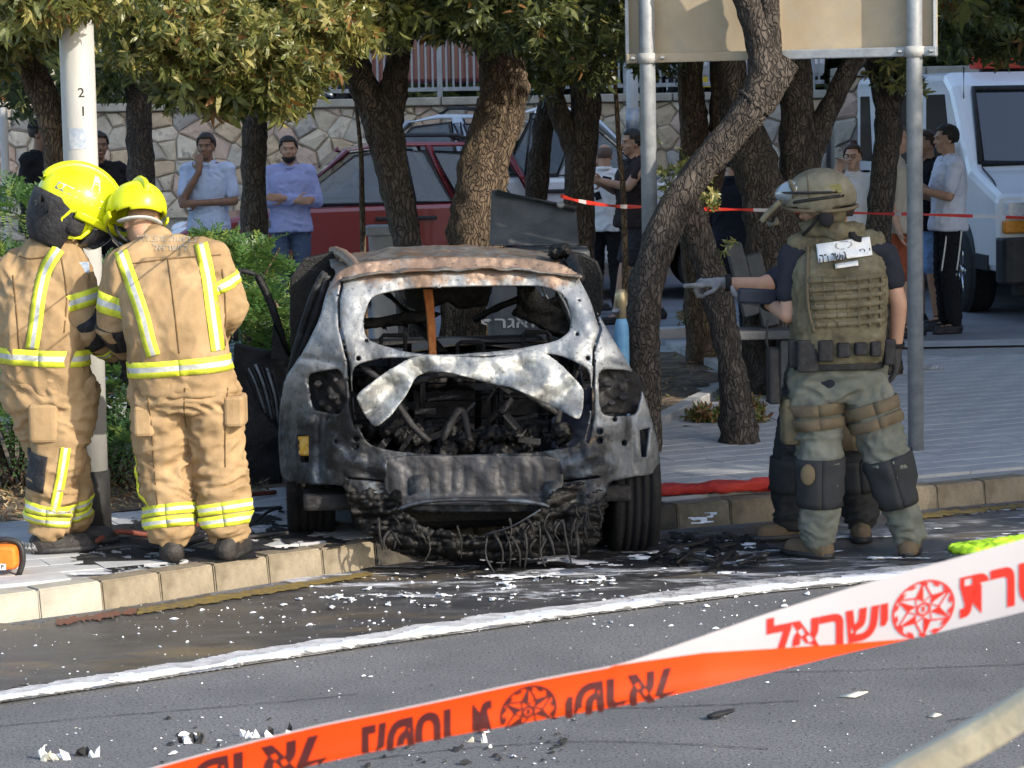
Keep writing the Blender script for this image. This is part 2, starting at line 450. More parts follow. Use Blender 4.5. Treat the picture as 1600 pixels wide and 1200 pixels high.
# paving slabs, aligned with the kerb on the right, each one a piece
slabs = []
ang = math.atan2(1.0, 2.3); ca, sa = math.cos(ang), math.sin(ang); S1, S2 = .40, .20
for iu in range(-22, 34):
    for iv in range(-70, 90):
        u = iu * S1 + (iv % 2) * S1 * .5; v = iv * S2; x = .8 + u * ca - v * sa; y = 13.9 + u * sa + v * ca
        if y < 10.5 or y > 21.5 or abs(x) > .2 * y + .25: continue
        if kdist(x, y) < .26 or inpoly(x, y, BED1) or inpoly(x, y, BED2): continue
        if -1.0 < x < .55 and y > 13.2: continue
        slabs.append((y if x > 0 else y - 1.5, x, y))
slabs.sort(); slabs = slabs[:300]
bm = bmesh.new(); bmesh.ops.create_cube(bm, size=1.0)
for v in bm.verts: v.co = Vector((v.co.x * (S1 - .004), v.co.y * (S2 - .004), v.co.z * .05))
bmesh.ops.bevel(bm, geom=[e for e in bm.edges if e.verts[0].co.z > 0 and e.verts[1].co.z > 0], offset=.002, segments=1, affect='EDGES')
sm = bpy.data.meshes.new('paving_slab'); bm.to_mesh(sm); bm.free(); SMS = []
for k in range(4):
    c = .335 + .012 * k; m2 = M('slab_tone_%d' % k, (c - .03, c - .025, c - .015), (c + .06, c + .06, c + .055), scale=6, rough=.85, bump=.35, bscale=90, bdist=.006)
    mm = sm.copy(); mm.materials.append(m2); SMS.append(mm)
for k, (_, x, y) in enumerate(slabs):
    o = bpy.data.objects.new('paving_slab', SMS[random.randrange(4)]); COL.objects.link(o); o.parent = PAVE
    o.location = (x, y, pavez(y) - .02 + random.uniform(-.0008, .0008)); o.rotation_euler = (random.uniform(-.001, .001), random.uniform(-.001, .001), ang)
# the rest of the paving as a plain sheet between slab area and the car park
def sheet_at(name, pts, mat, dz=.006):
    o = part(name, plane_poly([(p[0], p[1], pavez(p[1]) + dz) for p in pts]), mat, base=(0, 0, 0)); tag(o, kind='structure'); return o
sheet_at('car_park', [(-30, 21.9), (30, 21.9), (60, 60), (-60, 60)], m_lot)
ymax = max(s_[2] for s_ in slabs if s_[1] > .9)
sheet_at('far_paving', [(.9, 21.4), (6, 21.4), (6, 21.9), (-8, 21.9), (-8, 17.5), (-1.5, 17.5), (-1.2, 21.4)], m_pave)

# wet sooty area of road in front of the car, and the foam line
def ground_sheet(name, poly, mat, z, du=8, kind='structure', wob=6, base=(0, 0, 0), wf=.05):
    P = np.array(poly, float); u0, v0 = P.min(0) - 12; u1, v1 = P.max(0) + 12
    def sdf(U, V): return sdpoly(U, V, poly) + wob * np.sin(U * wf + V * .07) * np.sin(U * wf * .43 + 1) + wob * .5 * np.sin(U * wf * 3.7 + V * .3)
    def pos(U, V):
        d = np.stack([(U - 800) / FPX, (600 - V) / FPX, -np.ones_like(U)], -1) @ M3.T
        return d * ((z - CAMH) / d[:, 2])[:, None] + np.array([0, 0, CAMH])
    v, f = sheet(u0, u1, v0, v1, du, max(2, du / 3), sdf, pos); o = part(name, (v, f), mat, base=base); tag(o, kind=kind); return o
ground_sheet('wet_road_patch', [(-60, 990), (0, 978), (300, 934), (640, 884), (1030, 834), (1240, 815), (1440, 800), (1640, 782), (1640, 850), (1340, 898), (1000, 938), (800, 962), (400, 1021), (0, 1080), (-60, 1088)], m_wet, .004, 10, wob=3)
m_crack = M('crack_tar', (.03, .03, .032), rough=.9)
for pts in ([(1150, 1052), (1300, 1050), (1450, 1045), (1640, 1038)], [(-40, 1140), (200, 1118), (420, 1100), (560, 1086)], [(900, 1110), (1100, 1104), (1250, 1096)], [(560, 1190), (760, 1168), (960, 1160), (1200, 1172)], [(1480, 1128), (1560, 1118), (1640, 1112)]):
    P = resample([road(*q) for q in pts], 60); rc = random.Random(len(pts) + int(pts[0][0])); V = []
    for q in P:
        w_ = .0015 + .003 * rc.random(); j = rc.uniform(-.006, .006); V += [(q.x, q.y + j + w_, .005), (q.x, q.y + j - w_, .005)]
    o = part('road_crack', (V, [(2 * k, 2 * k + 2, 2 * k + 3, 2 * k + 1) for k in range(59)]), m_crack, base=(0, 0, 0)); tag(o, kind='structure')
# yellow and red remnants of kerb paint in the gutter
m_yel = M('worn_yellow_paint', (.22, .15, .03), (.1, .085, .05), scale=30, rough=.8, bump=.3)
m_redp = M('worn_red_paint', (.17, .06, .035), (.09, .06, .045), scale=30, rough=.8)
ground_sheet('yellow_gutter_paint', [(215, 951), (400, 920), (580, 893), (582, 899), (400, 930), (215, 960)], m_yel, .012, 5, wob=1.2, wf=.11)
ground_sheet('red_gutter_paint', [(90, 968), (215, 950), (215, 958), (90, 976)], m_redp, .012, 5, wob=2, wf=.2)
ground_sheet('yellow_gutter_paint', [(1425, 803), (1600, 786), (1600, 792), (1425, 811)], m_yel, .012, 5, wob=1.5, wf=.2)

# ---------------------------------------------------------------- stone wall with coping and railing
rngw = np.random.default_rng(3)
m_mortar = M('mortar', (.27, .245, .2), (.38, .35, .29), scale=15, rough=.95, bump=.4)
STONES = [M('wall_stone_%d' % k, c, tuple(x * 1.35 for x in c), scale=4, rough=.9, bump=.7, bscale=16, bdist=.03, c3=tuple(x * .4 for x in c), s3=6, lo3=.58, hi3=.72) for k, c in
          enumerate([(.42, .365, .28), (.36, .325, .27), (.48, .43, .35), (.40, .315, .215), (.29, .27, .24), (.41, .31, .245)])]
def clip(poly, p, n):
    out = []
    for i in range(len(poly)):
        a = poly[i - 1]; b = poly[i]; da = (a - p) @ n; db = (b - p) @ n
        if da <= 0: out.append(a) if False else None
        if (da <= 0) != (db <= 0): out.append(a + (b - a) * (da / (da - db)))
        if db <= 0: out.append(b)
    return out
def stone_wall(name, label, x0, x1, Y, z0, z1, cell=(.36, .42), cope=.09, zs=None):
    t = thing(name, label, 'wall', (x0, Y, z0))
    part('mortar_core', box(((x0 + x1) / 2, Y + .2, (z0 + z1) / 2), (x1 - x0, .36, z1 - z0)), m_mortar, t, smooth=False)
    zb = z0; z0 = zs or z0; nx = int((x1 - x0) / cell[0]); nz = int((z1 - z0) / cell[1]); S = []
    for i in range(nx):
        for j in range(nz + 1):
            S.append(((i + .5 + rngw.uniform(-.49, .49)) * (x1 - x0) / nx + x0, (j + (i % 2) * .5 + rngw.uniform(-.49, .49)) * (z1 - z0) / nz + z0))
    S = np.array(S); k = 0
    for s_ in S:
        poly = [np.array(q) for q in ((x0, z0), (x1, z0), (x1, z1), (x0, z1))]
        near = S[np.argsort(((S - s_) ** 2).sum(1))[1:14]]
        for q in near:
            poly = clip(poly, (s_ + q) / 2, (q - s_) / np.linalg.norm(q - s_))
            if len(poly) < 3: break
        if len(poly) < 3: continue
        c = np.mean(poly, 0); rr = np.mean([np.linalg.norm(p - c) for p in poly])
        if rr < .05: continue
        if k >= 300: break
        P1 = [c + (p - c) * (1 - .005 / rr) for p in poly]; P2 = [c + (p - c) * (1 - .034 / rr) for p in poly]; n = len(poly)
        d1 = rngw.uniform(-.01, .006); d2 = d1 + rngw.uniform(.008, .045)
        V = [(p[0], Y + .02, p[1]) for p in P1] + [(p[0], Y - d1, p[1]) for p in P1] + [(p[0], Y - d2 + rngw.uniform(-.012, .012), p[1]) for p in P2] + [(c[0], Y - d2 - .01, c[1])]
        F = []
        for i in range(n):
            j = (i + 1) % n; F += [(i, j, n + j, n + i), (n + i, n + j, 2 * n + j, 2 * n + i), (2 * n + i, 2 * n + j, 3 * n)]
        part('wall_stone', (V, F), STONES[rngw.integers(len(STONES))], t, smooth=False); k += 1
    n = int((x1 - x0) / .8); 
    for i in range(n):
        L = (x1 - x0) / n; part('coping_slab', box((x0 + (i + .5) * L, Y + .16, z1 + cope / 2 + .002), (L - .012, .5, cope)), m_kerbw, t, bevel=.012)
    return t
WY = 30.0
wz = pix(600, 158, WY).z
stone_wall('stone_wall', 'long random-stone retaining wall with pale coping behind the parked cars', -5.0, 3.55, WY, .2, wz - .06, cell=(.19, .21), zs=1.0)
stone_wall('stone_wall', 'taller stone wall section at the far left behind the lamp post', -6.6, -5.02, WY - .25, .2, pix(60, 122, WY).z, cell=(.22, .24), zs=.8)
stone_wall('stone_wall', 'pinkish stone wall section behind the white ambulance van', 3.6, 6.6, WY - .3, .2, pix(1520, 116, WY).z, cell=(.22, .24), zs=.6)
# railing on top of the wall
m_rail = M('galvanised_rail', (.22, .235, .25), (.3, .315, .33), scale=12, rough=.45, metal=.4)
t = thing('railing', 'grey metal bar railing on top of the stone wall', 'railing', (-5, WY + .2, wz + .03))
zr = wz + .03
part('bottom_rail', box((-.7, WY + .2, zr + .09), (8.5, .04, .045)), m_rail, t, bevel=.004)
part('top_rail', box((-.7, WY + .2, zr + 1.05), (8.5, .045, .045)), m_rail, t, bevel=.004)
bmesh_bar = mesh_of(*box((0, 0, .5), (.022, .022, .97)), [m_rail], None, False)
for i in range(110):
    x = -4.9 + i * .077
    if i % 27 == 0: part('post', box((x, WY + .2, zr + .55), (.06, .06, 1.1)), m_rail, t, bevel=.005); continue
    o = bpy.data.objects.new('bar', bmesh_bar); COL.objects.link(o); o.parent = t; o.location = Vector((x, WY + .2, zr + .07)) - Vector(t.location)
# ================================================================ TREES AND SHRUBS
def barkm(name, dark, light):
    m = M(name, dark, light, scale=16, rough=.95, stretch=(1, 1, .3), lo=.3, hi=.7, c3=tuple(x * 1.6 for x in light), s3=5, lo3=.58, hi3=.8); N = m.node_tree.nodes; L = m.node_tree.links; b = N['Principled BSDF']
    tc = N.new('ShaderNodeTexCoord'); nz = N.new('ShaderNodeTexNoise'); nz.inputs['Scale'].default_value = 7; L.new(tc.outputs['Object'], nz.inputs['Vector'])
    mx = N.new('ShaderNodeMix'); mx.data_type = 'VECTOR'; mx.inputs[0].default_value = .12; L.new(tc.outputs['Object'], mx.inputs[4]); L.new(nz.outputs['Color'], mx.inputs[5])
    mp = N.new('ShaderNodeMapping'); mp.inputs['Scale'].default_value = (1, 1, .22); L.new(mx.outputs[1], mp.inputs[0])
    v = N.new('ShaderNodeTexVoronoi'); v.feature = 'DISTANCE_TO_EDGE'; v.inputs['Scale'].default_value = 52; L.new(mp.outputs[0], v.inputs['Vector'])
    r = N.new('ShaderNodeMapRange'); r.inputs[1].default_value = .0; r.inputs[2].default_value = .16; L.new(v.outputs[0], r.inputs[0])
    old = b.inputs['Base Color'].links[0].from_socket; mm = N.new('ShaderNodeMix'); mm.data_type = 'RGBA'; L.new(r.outputs[0], mm.inputs[0]); mm.inputs[6].default_value = (*[x * 1.0 for x in dark], 1); L.new(old, mm.inputs[7]); L.new(mm.outputs[2], b.inputs['Base Color'])
    bp = N.new('ShaderNodeBump'); bp.inputs['Strength'].default_value = 1; bp.inputs['Distance'].default_value = .012; L.new(r.outputs[0], bp.inputs['Height']); L.new(bp.outputs[0], b.inputs['Normal']); return m
m_bark = barkm('dark_bark', (.038, .032, .028), (.12, .10, .084)); m_bark2 = barkm('brown_bark', (.06, .044, .032), (.19, .14, .095))
LEAFM = [thin('leaf_olive', (.095, .115, .035), (.19, .205, .07), 3, .36, .35, (.26, .28, .06)),
         thin('leaf_dark', (.04, .058, .025), (.085, .108, .045), 3, .36, .28, (.11, .14, .03)),
         thin('leaf_yellow', (.22, .205, .06), (.34, .31, .11), 3, .45, .35, (.3, .26, .05)),
         thin('leaf_brown', (.16, .08, .03), (.28, .15, .05), 3, .6, .3, (.3, .14, .04))]
def leaf_cloud(blobs, mats, mix=(.6, .25, .12, .03), seed=1, droop=.25):
    """blobs: (centre, radii, clusters, leaf length). Leaves stand in whorls at twig ends."""
    r = np.random.default_rng(seed); VV = []; FF = []; FM = []; n0 = 0
    for c, rad, ncl, ll in blobs:
        c = np.array(c); rad = np.array(rad)
        d = r.normal(size=(ncl, 3)); d /= np.linalg.norm(d, axis=1)[:, None]
        rr = r.uniform(.15, 1, ncl) ** .45
        # lumpy outline
        lump = 1 + .28 * np.sin(d[:, 0] * 5 + seed) * np.sin(d[:, 2] * 6 + 2 * seed) + r.normal(0, .08, ncl)
        P = c + d * rad * (rr * lump)[:, None]
        tw = d * .7 + r.normal(0, .5, (ncl, 3)); tw[:, 2] -= droop; tw /= np.linalg.norm(tw, axis=1)[:, None]
        nl = 9; P = np.repeat(P, nl, 0); T = np.repeat(tw, nl, 0); N = len(P)
        cm = np.repeat(r.choice(len(mats), ncl, p=mix), nl); sw = r.random(N) < .3; cm = np.where(sw, r.choice(len(mats), N, p=mix), cm)
        L = np.repeat(ll * r.uniform(.7, 1.25, ncl), nl) * r.uniform(.6, 1.15, N); P = P - T * (np.tile(np.arange(nl), ncl) * .1 * L)[:, None] * 1.1
        a = r.normal(size=(N, 3)); a -= T * (a * T).sum(1)[:, None]; a /= np.linalg.norm(a, axis=1)[:, None]
        D = T * r.uniform(.25, .9, N)[:, None] + a; D[:, 2] -= r.uniform(0, .4, N); D /= np.linalg.norm(D, axis=1)[:, None]
        S = np.cross(D, T + r.normal(0, .25, (N, 3))); S /= np.linalg.norm(S, axis=1)[:, None] + 1e-9; U = np.cross(S, D)
        w_ = L * r.uniform(.10, .15, N); Lc = L[:, None]; wc = w_[:, None]
        pts = [P, P + D * Lc * .35 + S * wc + U * wc * .5, P + D * Lc * .35 - S * wc + U * wc * .5,
               P + D * Lc * .72 + S * wc * .8 + U * wc * .1, P + D * Lc * .72 - S * wc * .8 + U * wc * .1, P + D * Lc - U * wc * .8]
        V = np.stack(pts, 1).reshape(-1, 3); b = n0 + np.arange(N)[:, None] * 6
        f = np.concatenate([b + np.array([[0, 1, 2, 2]]), b + np.array([[1, 3, 4, 2]]), b + np.array([[3, 5, 4, 4]])], 1).reshape(-1, 4)
        VV.append(V); FF.append(f); FM.append(np.repeat(cm, 3)); n0 += len(V)
    V = np.concatenate(VV); F = np.concatenate(FF); fm = np.concatenate(FM)
    faces = [tuple(q[:3]) if q[2] == q[3] else tuple(q) for q in F.tolist()]
    return V, faces, fm
def trunk_vf(paths):
    out = []
    for i, (pts, rads) in enumerate(paths):
        n = max(14, len(pts) * 9); P = resample(pts, n); rr = interp(np.linspace(0, 1, len(rads)), rads, n)
        rk = random.Random(i * 7 + int(P[0].x * 50)); rr = [q * (1 + (.16 * math.exp(-((j_ / n - kn) / .03) ** 2))) for j_, q in enumerate(rr) for kn in [rk.choice((.25, .45, .62, .8))]] if False else rr; out.append(tube(P, rr, 32, nz=.2, nf=6, ridges=.16, seed=i * 5))
    return join(*out)[:2]
def tree(label, paths, blobs, bark=None, mix=(.6, .25, .12, .03), seed=1, group='street trees', mats=LEAFM, droop=.25):
    for pts, rads in paths[:1]:
        b = Vector(pts[0]); g = pavez(b.y) if kdist(b.x, b.y) > 0 else 0
        if b.z > g - .02:
            pts.insert(0, Vector((b.x, b.y, g - .05))); rads.insert(0, rads[0] * 1.12)
    base = Vector(paths[0][0][0]); base.z = pavez(base.y) if kdist(base.x, base.y) > 0 else 0
    t = thing('street_tree', label, 'tree', base, group)
    part('trunk', trunk_vf(paths), bark or m_bark, t)
    if blobs: part('crown', leaf_cloud(blobs, mats, mix, seed, droop), mats, t, smooth=False)
    return t
def PX(Y, *pts): return [pix(x, y, Y) for x, y in pts]
def rw(Y, *px): return [p / 2 * Y / FPX for p in px]
def B(px, py, Y, rx, ry, rz, n, ll=.12):
    s = Y / FPX; return (pix(px, py, Y), (rx * s, rz, ry * s), n, ll)
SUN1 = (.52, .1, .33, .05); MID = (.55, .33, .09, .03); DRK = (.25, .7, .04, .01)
# far-left tree leaning behind the lamp post
tree('reddish-brown leaning trunk behind the white lamp post at the far left', [(PX(17.2, (97, 420), (92, 300), (78, 180), (52, 110), (20, 40), (-20, -60)), rw(17.2, 44, 40, 40, 42, 40, 34))],
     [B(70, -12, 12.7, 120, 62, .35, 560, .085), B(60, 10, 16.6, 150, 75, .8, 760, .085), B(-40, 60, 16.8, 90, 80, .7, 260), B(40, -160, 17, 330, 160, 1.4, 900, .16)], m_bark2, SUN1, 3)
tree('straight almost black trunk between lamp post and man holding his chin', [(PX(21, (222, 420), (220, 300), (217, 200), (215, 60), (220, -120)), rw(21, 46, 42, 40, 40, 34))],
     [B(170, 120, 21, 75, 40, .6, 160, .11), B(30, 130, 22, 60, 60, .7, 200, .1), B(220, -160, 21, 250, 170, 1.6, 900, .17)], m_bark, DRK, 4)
tree('trunk under the big sunlit crown left of the bearded man', [(PX(19.5, (400, 520), (398, 380), (396, 250), (398, 160), (380, 40), (360, -90)), rw(19.5, 46, 40, 38, 40, 38, 30))],
     [B(300, 55, 15.8, 130, 88, .8, 2100, .075), B(430, 70, 15.9, 110, 92, .75, 1900, .075), B(225, 20, 15.6, 80, 75, .6, 800, .085), B(500, 20, 16, 95, 90, .7, 1000, .085),
      B(350, 130, 15.8, 110, 40, .5, 300, .12), B(440, 140, 15.8, 60, 40, .4, 180, .12), B(360, -170, 16.5, 280, 150, 1.2, 1100, .16)], m_bark, SUN1, 5)
tree('black forked trunk standing in front of the red car doors', [(PX(18, (652, 560), (640, 400), (617, 290), (597, 190), (560, 120), (548, 60), (520, -60)), rw(18, 62, 50, 46, 58, 44, 36, 30)),
      (PX(18, (600, 200), (615, 140), (625, 80), (650, 0), (680, -90)), rw(18, 54, 42, 36, 34, 28))],
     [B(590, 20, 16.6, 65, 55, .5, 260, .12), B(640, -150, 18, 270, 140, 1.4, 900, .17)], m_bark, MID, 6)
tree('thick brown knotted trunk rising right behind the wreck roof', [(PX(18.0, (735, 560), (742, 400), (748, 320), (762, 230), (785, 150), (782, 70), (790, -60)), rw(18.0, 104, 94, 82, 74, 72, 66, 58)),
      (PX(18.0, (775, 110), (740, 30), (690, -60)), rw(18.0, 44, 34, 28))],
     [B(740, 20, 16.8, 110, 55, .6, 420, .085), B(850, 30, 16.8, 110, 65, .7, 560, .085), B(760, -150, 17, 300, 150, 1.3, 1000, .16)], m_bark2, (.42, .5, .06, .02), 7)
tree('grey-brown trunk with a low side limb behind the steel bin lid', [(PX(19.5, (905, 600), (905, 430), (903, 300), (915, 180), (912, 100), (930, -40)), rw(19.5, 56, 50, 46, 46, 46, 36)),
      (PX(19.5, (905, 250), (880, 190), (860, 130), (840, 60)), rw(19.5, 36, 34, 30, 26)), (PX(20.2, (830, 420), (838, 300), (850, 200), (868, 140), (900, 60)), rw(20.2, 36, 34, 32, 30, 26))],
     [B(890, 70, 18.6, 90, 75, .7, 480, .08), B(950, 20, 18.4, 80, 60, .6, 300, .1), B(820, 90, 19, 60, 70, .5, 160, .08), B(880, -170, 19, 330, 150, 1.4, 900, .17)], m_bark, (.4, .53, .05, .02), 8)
# the big crooked pair of trunks at the centre right
tree('big crooked dark trunk bending right beside the wreck', [(PX(15.6, (1003, 720), (1003, 600), (1007, 480), (1030, 380), (1075, 290), (1140, 210), (1185, 150), (1192, 80), (1168, 0), (1150, -90)), rw(15.6, 62, 54, 54, 52, 48, 50, 58, 48, 46, 42)),
      (PX(15.6, (1175, 165), (1215, 120), (1235, 95)), rw(15.6, 60, 46, 32)), (PX(15.6, (1192, 130), (1200, 60), (1195, -60)), rw(15.6, 50, 36, 30))],
     [B(1160, -430, 15.6, 320, 130, 1.2, 1000, .16)], m_bark, MID, 9)
tree('slanted young trunk with brown leaves round its foot', [(PX(15.9, (1152, 655), (1140, 560), (1118, 450), (1085, 360), (1062, 300)), rw(15.9, 58, 44, 46, 48, 52))],
     [B(1135, 385, 15.8, 16, 24, .06, 5, .05)], m_bark, MID, 10)
tree('rear trunk with a small red patch beside the sign post', [(PX(20.5, (1100, 560), (1088, 400), (1085, 300), (1084, 200), (1078, 100), (1075, -60)), rw(20.5, 52, 46, 44, 42, 40, 36)),
      (PX(20.5, (1100, 330), (1125, 230), (1128, 120), (1135, -40)), rw(20.5, 30, 34, 38, 34))],
     [B(1075, 290, 17, 60, 70, .5, 60, .07), B(1020, 60, 20, 80, 60, .6, 220, .11), B(1100, -150, 20, 330, 150, 1.4, 800, .18)], m_bark2, (.5, .4, .08, .02), 11)
tree('broad multi-stemmed dark trunk behind the helmeted officer', [(PX(18.5, (1215, 620), (1212, 470), (1205, 360), (1180, 260), (1150, 170), (1140, 40)), rw(18.5, 110, 96, 86, 74, 50, 40)),
      (PX(18.7, (1240, 480), (1245, 300), (1245, 160), (1240, 40)), rw(18.7, 70, 60, 52, 46)), (PX(18.7, (1245, 330), (1275, 220), (1315, 130), (1360, 60), (1400, 0)), rw(18.7, 50, 38, 32, 30, 26))],
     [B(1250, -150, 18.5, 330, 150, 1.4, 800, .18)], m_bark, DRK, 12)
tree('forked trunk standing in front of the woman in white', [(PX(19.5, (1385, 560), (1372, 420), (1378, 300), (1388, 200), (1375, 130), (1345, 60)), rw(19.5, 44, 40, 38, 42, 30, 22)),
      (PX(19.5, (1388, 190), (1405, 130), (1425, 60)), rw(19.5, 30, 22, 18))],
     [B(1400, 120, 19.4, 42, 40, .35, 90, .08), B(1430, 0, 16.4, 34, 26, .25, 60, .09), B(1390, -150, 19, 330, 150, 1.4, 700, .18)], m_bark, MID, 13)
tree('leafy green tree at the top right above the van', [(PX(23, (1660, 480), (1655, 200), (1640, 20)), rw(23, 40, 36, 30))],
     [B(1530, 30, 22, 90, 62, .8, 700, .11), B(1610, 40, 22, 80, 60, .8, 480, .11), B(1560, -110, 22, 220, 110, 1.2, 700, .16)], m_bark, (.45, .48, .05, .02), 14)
# thin saplings
for lab, pts, bl, sd in (('thin bare sapling stem beside the sign post', ((975, 330), (968, 240), (962, 140), (958, 60)), [B(975, 60, 19, 26, 20, .15, 16, .06)], 15),
                         ('thin leafless stem in front of the wall right of centre-left trunk', ((566, 330), (564, 240), (556, 160)), None, 16)):
    base = pix(*pts[0], 19); base.z = pavez(19)
    t = thing('sapling', lab, 'sapling', base)
    part('stem', tube(resample([base] + [pix(x, y, 19) for x, y in pts], 16), interp([0, 1], [.025, .012], 16), 8), m_bark2, t)
    if bl: part('foliage', leaf_cloud(bl, LEAFM, MID, sd), LEAFM, t, smooth=False)
# unseen trees added beyond the frame's right edge and behind the camera side: they shade the pavement and the officers
def shade_tree(label, x, y, h, r, n, seed, ll=.2):
    z = 0 if kdist(x, y) < 0 else pavez(y)
    tree(label, [([(x, y, z), (x + .1, y, z + h * .4), (x, y + .1, z + h * .85)], [.2, .16, .1])], [((x, y, z + h), (r, r, r * .8), n, ll)], m_bark, MID, seed)
SH = lambda p, t: Vector(p) + SUNV * t
for k, (p, d, r, n) in enumerate([((1.85, 12.65, 1.15), 7.2, 1.12, 2100), ((3.4, 14.9, .5), 8.0, 1.5, 1800), ((1.9, 16.2, .3), 8.6, 1.3, 1500), ((1.0, 15.7, .7), 8.5, .95, 1200)]):
    c = SH(p, d); shade_tree('unseen leafy tree added for shade beyond the right edge, ' + ['nearest the officers', 'second along the kerb', 'third along the kerb', 'over the crooked trunk'][k], c.x, c.y, c.z - .1, r, n, 30 + k, .19)
# unseen block added beyond the right edge: its shadow covers the car park and the wall
m_render = M('pale_render', (.42, .39, .34), (.5, .47, .42), scale=3, rough=.9, bump=.2, bscale=40)
m_win = glass('window_glass', (.02, .03, .04), alpha=1.0)
t = thing('shade_block', 'unseen pale block added beyond the right edge to shade the car park', 'building', (10.6, 10.4, 0))
part('wall', box((18.6, 20.4, 6.5), (16, 20, 13)), m_render, t, smooth=False)
part('roof', box((18.6, 20.4, 13.16), (16.4, 20.4, .3)), m_pave, t, smooth=False)
for fl_ in range(4):
    for k in range(5):
        wn = part('window', box((10.57, 12.6 + k * 4, 2.2 + fl_ * 3), (.1, 1.5, 1.4)), m_win, t, smooth=False)
        part('sill', box((10.5, 12.6 + k * 4, 1.45 + fl_ * 3), (.25, 1.7, .08)), m_pave, wn, smooth=False)
# dark mass of trees and a pale house far behind the wall, so that no bare sky shows there
m_far = M('far_foliage', (.018, .03, .014), (.06, .085, .035), scale=3, rough=.9, bump=1, bscale=5, bdist=.3)
fl = leaf_cloud([((x, 37 + (i % 3), 3.2 + (i % 2)), (2.2, 1.4, 2.6), 520, .34) for i, x in enumerate(np.arange(-11, 12, 1.6))], LEAFM[:2], (.3, .7), 50)
o = part('distant_trees', fl, LEAFM[:2], base=(0, 37, 0), smooth=False); tag(o, kind='stuff')
o = part('distant_trees', leaf_cloud([((x, 42, 2.6), (2.6, 1.0, 4.5), 420, .6) for x in np.arange(-16, 17, 2.0)], LEAFM[:2], (.2, .8), 51), LEAFM[:2], base=(0, 42, 0), smooth=False); tag(o, kind='stuff')

# ---- feathery shrubs: fronds of small leaflets
FERN = [thin('shrub_green', (.06, .13, .035), (.11, .21, .06), 3, .45, .35, (.14, .26, .05)), thin('shrub_deep', (.03, .075, .03), (.06, .12, .045), 3, .45, .25, (.06, .13, .04)), thin('shrub_lime', (.16, .24, .05), (.24, .32, .09), 3, .45, .35, (.3, .38, .08))]
def fronds(c, rad, n, L, seed, mix=(.55, .35, .1), leaf=.045):
    r = np.random.default_rng(seed); c = np.array(c); rad = np.array(rad)
    d = r.normal(size=(n, 3)); d /= np.linalg.norm(d, axis=1)[:, None]; d[:, 2] = np.abs(d[:, 2]) * .9 - .25
    P = c + d * rad * (r.uniform(.2, 1, n) ** .5)[:, None]; D = d + r.normal(0, .5, (n, 3)); D[:, 2] += .1; D /= np.linalg.norm(D, axis=1)[:, None]
    S = np.cross(D, r.normal(0, .4, (n, 3)) + np.array([0, 0, 1])); S /= np.linalg.norm(S, axis=1)[:, None]; U = np.cross(S, D)
    V = []; F = []; FM = []; k0 = 0; k = 9
    LL = L * r.uniform(.6, 1.2, n); cm = r.choice(3, n, p=mix)
    for i in range(k):
        t = (i + 1) / k
        for sg in (-1, 1):
            b = P + D * (LL * t)[:, None] - np.array([0, 0, 1]) * (LL * t * t * .35)[:, None]
            e = leaf * (1.15 - .6 * t) * r.uniform(.8, 1.2, n)[:, None]; out = S * sg * .9 + D * .45 + r.normal(0, .12, (n, 3))
            q = np.stack([b, b + out * e * .5 + D * e * .22, b + out * e, b + out * e * .5 - D * e * .22], 1).reshape(-1, 3)
            V.append(q); F.append(k0 + np.arange(n)[:, None] * 4 + np.array([[0, 1, 2, 3]])); FM.append(cm); k0 += len(q)
    return np.concatenate(V), np.concatenate(F), np.concatenate(FM)
def shrub(label, blobs, seed, mix=(.55, .35, .1)):
    b0 = Vector(blobs[0][0]); b0.z = pavez(b0.y); t = thing('leafy_shrub', label, 'shrub', b0, 'feathery shrubs on the bed')
    vf = join(*[fronds(c, r, n, L, seed + i, mix) for i, (c, r, n, L) in enumerate(blobs)])
    part('foliage', vf, FERN, t, smooth=False)
    r = random.Random(seed)
    part('stems', join(*[tube(resample([b0 + Vector((r.uniform(-.1, .1), r.uniform(-.1, .1), 0)), b0 + Vector((r.uniform(-.3, .3), r.uniform(-.2, .2), .5)), Vector(blobs[i % len(blobs)][0]) + Vector((r.uniform(-.3, .3), 0, r.uniform(0, .2)))], 8), interp([0, 1], [.016, .006], 8), 6) for i in range(7)]), m_bark2, t)
def SB(px, py, Y, rx, ry, n, L=.22, dz=.35): s_ = Y / FPX; return (pix(px, py, Y), (rx * s_, dz, ry * s_), n, L)
shrub('tall bright green feathery shrub at the left edge behind the firefighter', [SB(0, 480, 14.6, 75, 140, 420), SB(20, 330, 14.6, 50, 45, 120), SB(-20, 640, 14.4, 90, 90, 320), SB(40, 600, 14.8, 50, 110, 200)], 61, (.6, .25, .15))
shrub('dark green feathery shrub behind the lamp post', [SB(190, 600, 14.6, 75, 110, 420), SB(160, 470, 15, 50, 80, 180), SB(110, 680, 14.4, 70, 60, 180), SB(205, 690, 14.2, 40, 40, 120)], 62, (.4, .55, .05))
shrub('sunlit lime-green shrub left of the wreck', [SB(405, 500, 15.6, 45, 70, 240), SB(385, 420, 16.4, 60, 45, 200), SB(330, 400, 16.6, 60, 40, 160), SB(430, 560, 15.5, 40, 60, 160), SB(300, 470, 16, 60, 80, 200)], 63, (.6, .2, .2))
